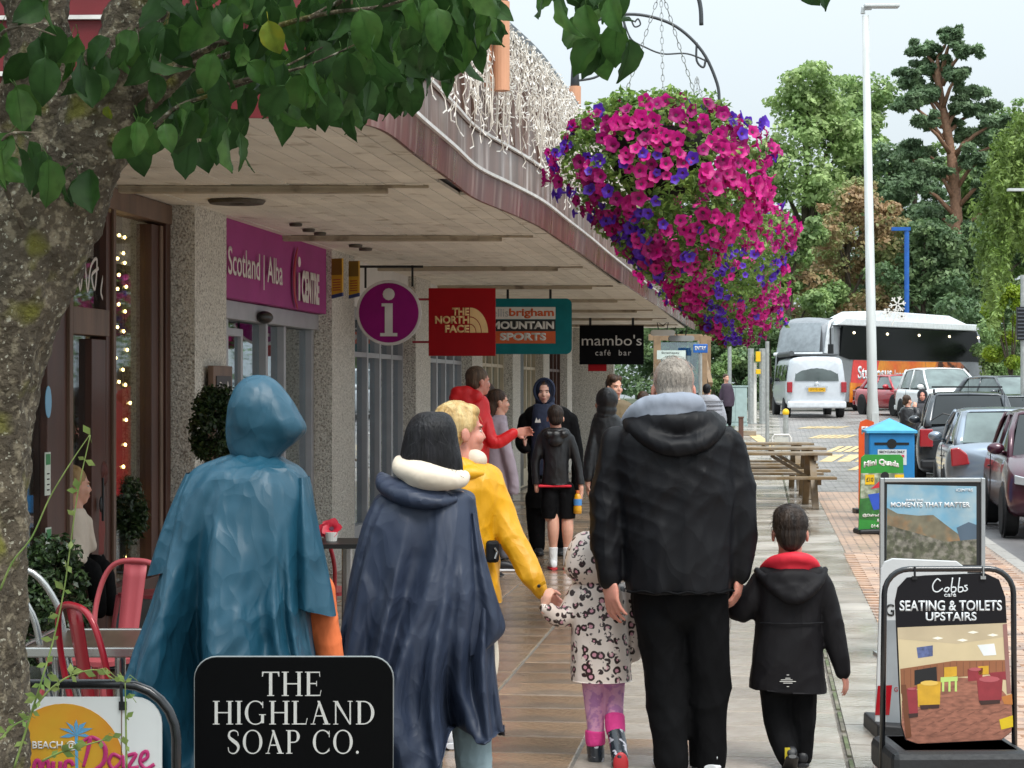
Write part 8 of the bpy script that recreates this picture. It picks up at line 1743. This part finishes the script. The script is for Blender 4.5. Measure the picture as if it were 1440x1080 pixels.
limbp(b, [(75, 290, 0, 70), (120, 215, -.02, 58), (165, 130, -.03, 50), (200, 20, -.03, 44), (240, -120, 0, 40), (300, -420, .1, 30)])
limbp(b, [(20, 320, 0, 50), (-30, 200, .0, 42), (-60, 50, 0, 36), (-110, -200, 0, 28)])
limbp(b, [(150, 215, 0, 34), (210, 150, -.05, 22), (280, 88, -.08, 16), (350, 10, -.1, 14), (430, -90, -.1, 12)])
limbp(b, [(110, 255, -.05, 30), (60, 330, -.10, 20), (40, 360, -.12, 10)])
def barkf(P):
    out = np.zeros(len(P)); rg = np.random.default_rng(5)
    for i in range(10):
        k = 25*(1.35**i); D = rg.normal(size=3); D /= np.linalg.norm(D); D[2] *= .6; D2 = rg.normal(size=3)
        out += np.sin(P @ D*k+2*np.sin(P @ D2*k*.4))*.006/(1+.45*i)
    return out
solid(b, 'trunk', M_tb, tree, .013, 2, fold=barkf)
bpy.data.scenes.remove(TSC)
q = MB(); tw = []
def twig(pts, r0=.010):
    w = [p.P(a, b_, c) for a, b_, c in catmull(pts, 4)]; q.tube(w, [r0*(1-.75*i/(len(w)-1)) for i in range(len(w))], 6); tw.append(w)
twig([(165, 205, -.1), (205, 205, -.15), (240, 190, -.2), (270, 165, -.2), (330, 150, -.25), (400, 130, -.3), (470, 95, -.3)], .008)
twig([(200, 150, -.1), (300, 92, -.2), (400, 70, -.3), (480, 55, -.35), (560, 50, -.4), (640, 20, -.4)], .009)
twig([(280, 100, -.1), (340, 95, -.2), (420, 60, -.2), (520, 20, -.3), (600, -20, -.3), (700, -30, -.3)], .009)
twig([(300, 150, -.25), (380, 135, -.3), (450, 125, -.35), (520, 100, -.4)], .006)
twig([(620, -60, -.3), (700, -30, -.35), (780, -10, -.4), (830, 20, -.4), (850, 60, -.4)], .006)
twig([(900, -70, -.3), (1040, -40, -.35), (1120, -15, -.4), (1200, -20, -.4)], .005)
twig([(60, 330, -.2), (40, 250, -.3), (60, 215, -.35), (100, 212, -.35)], .007)
twig([(20, 120, -.2), (50, 85, -.35), (90, 78, -.4), (130, 90, -.4)], .006)
q.build('twig', M_tb, tree, world=True, smooth=True, kind='stuff')
def mk_leaf(seed, m, L_=.098, wd=.062):
    rg = random.Random(seed); nu, nv = 10, 6; vs = []; fold_ = rg.uniform(.12, .65); bend = rg.uniform(-.2, 1.1); tw_ = rg.uniform(-1.6, 1.6)
    for i in range(nu+1):
        u = i/nu; w = wd/2*(math.sin(math.pi*min(1, u**.78*1.0))**.75)*(1.0 if u < .85 else (1-(u-.85)/.15*.6)) if 0 < u < 1 else .0006
        for j in range(-nv//2, nv//2+1):
            v = j/(nv/2); x = w*v; z = -u*L_; y = abs(v)*w*fold_*-1+bend*L_*u*u*.5+.0030*math.sin(v*5+u*19+seed)*(abs(v))+tw_*x*u
            if abs(v) == 1 and 0 < u < 1: x *= 1+.03*(i % 2)
            vs.append((x, y, z))
    c = nv+1; fs = [(i*c+j, i*c+j+1, (i+1)*c+j+1, (i+1)*c+j) for i in range(nu) for j in range(nv)]
    q = MB(); q.add(vs, fs); q.tube([(0, .012, .022), (0, .003, .008), (0, 0, 0)], .0009, 4); q.tube([(0, bend*L_*(u**2)*.5-.0008, -u*L_) for u in (0, .3, .6, .95)], [.0008, .0006, .0004, .0002], 3)
    return q.mesh('leaf', m, smooth=True)
ML1 = leafmat('tree_leaf_dark', '3f6130', '2e4c23', .5, 18, .35); ML2 = leafmat('tree_leaf_mid', '557838', '41652d', .5, 18, .4); ML3 = leafmat('tree_leaf_yellow', '9a9a2a', '6f7f2a', .4, 18, .3)
LV = [mk_leaf(i, [ML1, ML1, ML2, ML1, ML2, ML3][i % 6]) for i in range(24)]
for m_ in (ML1, ML2, ML3): m_.node_tree.nodes['Principled BSDF'].inputs['Specular IOR Level'].default_value = .3
rg = random.Random(77); cnt = 0
def put(px, py, dy, sc=1, mi=None):
    global cnt
    me = LV[mi if mi is not None else rg.choice([0, 1, 2, 3, 4, 6, 7, 8, 9, 10, 12, 13, 14, 15, 16, 18, 19, 20, 21, 22])]
    w = WM[tree.name].inverted() @ p.P(px, py, dy)
    o = inst('leaf', me, tree, w, (rg.gauss(0, .35), rg.gauss(0, .40), rg.gauss(0, 1.1)), sc*rg.uniform(.66, 1.12)); cnt += 1
# leaf tops: (x0,x1,y0,y1,count) clumps read off the photo
cl_ = [(10, 130, 25, 75, 7), (20, 60, 70, 100, 3), (60, 110, 75, 110, 4), (105, 165, 60, 130, 7), (0, 50, 130, 200, 3), (5, 40, 210, 240, 3), (45, 100, 205, 250, 5), (80, 145, 225, 275, 5), (35, 60, 150, 200, 2),
       (185, 240, 50, 110, 5), (225, 270, 60, 130, 5), (200, 240, 190, 215, 4), (230, 300, 180, 210, 7), (270, 335, 130, 190, 8), (290, 345, 175, 210, 5), (240, 330, 20, 75, 10), (330, 420, 10, 70, 12), (330, 420, 60, 120, 10), (365, 460, 120, 160, 12), (420, 520, 70, 140, 14), (420, 540, 0, 60, 14), (500, 560, 90, 160, 9), (520, 620, 0, 60, 13), (540, 640, 50, 80, 9), (600, 690, -10, 30, 12), (640, 690, 20, 60, 5), (470, 540, 130, 165, 5), (200, 330, -30, 20, 8), (330, 520, -40, 5, 16),
       (750, 800, -20, 10, 5), (760, 800, 20, 35, 3), (800, 850, 10, 60, 8), (820, 865, 50, 80, 5), (865, 880, 72, 78, 1), (840, 870, 0, 40, 3), (1108, 1118, -12, -8, 1), (1128, 1160, -30, -20, 2), (1190, 1196, -10, -4, 1), (690, 740, -40, -15, 4)]
for x0, x1, y0, y1, n in cl_:
    for _ in range(n):
        if cnt < 298: put(rg.uniform(x0, x1), rg.uniform(y0, y1), rg.uniform(-.45, -.05))
put(45, 228, -.45, 1, 5); put(20, 262, -.45, .6, 11); put(175, 165, -.2, .35, 5); put(408, 75, -.45, .9, 5)
rg = random.Random(99); back = MB(); sv = [[v.co.copy() for v in m.vertices] for m in LV]; sf = [[tuple(f.vertices) for f in m.polygons] for m in LV]
for _ in range(330):
    x = rg.uniform(150, 690); ymax = 175-abs(x-330)*.12 if x < 560 else 150-(x-560)*.7
    if x < 300: ymax = 200
    y = rg.uniform(-60, max(10, ymax-65)); i = rg.choice([0, 1, 2, 3, 4, 6, 7]); T = Matrix.LocRotScale(p.P(x, y, rg.uniform(.15, .7)), Euler((rg.gauss(0, .4), rg.gauss(0, .5), rg.gauss(0, 1.2))), Vector((rg.uniform(.7, 1.15),)*3)); back.add([T @ v for v in sv[i]], sf[i])
back.build('leaves_behind', ML1, tree, world=True, smooth=True, kind='stuff')
# rest of the crown, above and beside the frame
crown = [(Vector((x, 5+rg.uniform(-1.5, 1.6), z)), (.5, .5, .35)) for x, z in [(-2.6+rg.uniform(0, 4.4), 2.95+rg.uniform(0, 2.2)) for _ in range(40)]]
leaf_cloud('leaf_canopy', ML1, crown, 9000, .085, tree, 3, droop=1.2)
# young wild stems climbing in front of the trunk
M_st = leafmat('stem_green', '8fa05a', '6f8a45', .5, 20, .3)
t = thing('climbing_plant', 'thin green wild stems and leaves in front of the trunk and beach café board', 'plant', (X(40, 4.7), 4.7, 0)); p2 = Px(4.7); q = MB(); lv = MB()
paths = [[(20, 1080, 0), (45, 1000, 0), (60, 960, -.02), (75, 900, 0), (90, 830, 0), (100, 760, 0), (110, 690, 0), (127, 612, 0)], [(0, 830, 0), (18, 790, 0), (45, 755, 0), (70, 700, 0), (100, 650, 0), (126, 612, 0)], [(60, 1070, 0), (90, 1055, -.02), (125, 1045, -.02), (160, 1035, -.02)], [(45, 1000, 0), (70, 970, 0), (100, 950, 0), (135, 942, 0), (160, 955, 0)], [(0, 1040, 0), (20, 1020, 0), (40, 1010, 0)], [(178, 1080, 0), (177, 1010, 0), (176, 960, 0)]]
for pi, pt in enumerate(paths):
    w = [p2.P(*a) for a in catmull(pt, 6)]; q.tube(w, [.0028*(1-.6*i/len(w)) for i in range(len(w))], 5)
    for i in range(3, len(w), 3):
        if pi == 1: continue
        a = w[i]
        for _ in range(2):
            dr = Vector((rg.uniform(-1, 1), rg.uniform(-.5, .2), rg.uniform(-.6, .8))).normalized(); s = rg.uniform(.012, .034); sd2 = dr.cross(Vector((0, 1, .3))).normalized()
            lv.add([a, a+dr*s*.5+sd2*s*.28, a+dr*s, a+dr*s*.5-sd2*s*.28], [(0, 1, 2, 3)])
            if rg.random() < .3: q.tube([a, a+dr*s*.7+Vector((0, 0, .01)), a+dr*s*1.3+Vector((.008, 0, -.01))], .0008, 4)
q.build('stem', M_st, t, world=True, smooth=True); lv.build('foliage', M_st, t, world=True, kind='stuff')
for (a, b_, s) in ((70, 875, 1), (62, 830, .8), (92, 850, .7), (40, 1010, .7)): pass
print('leaves', cnt)
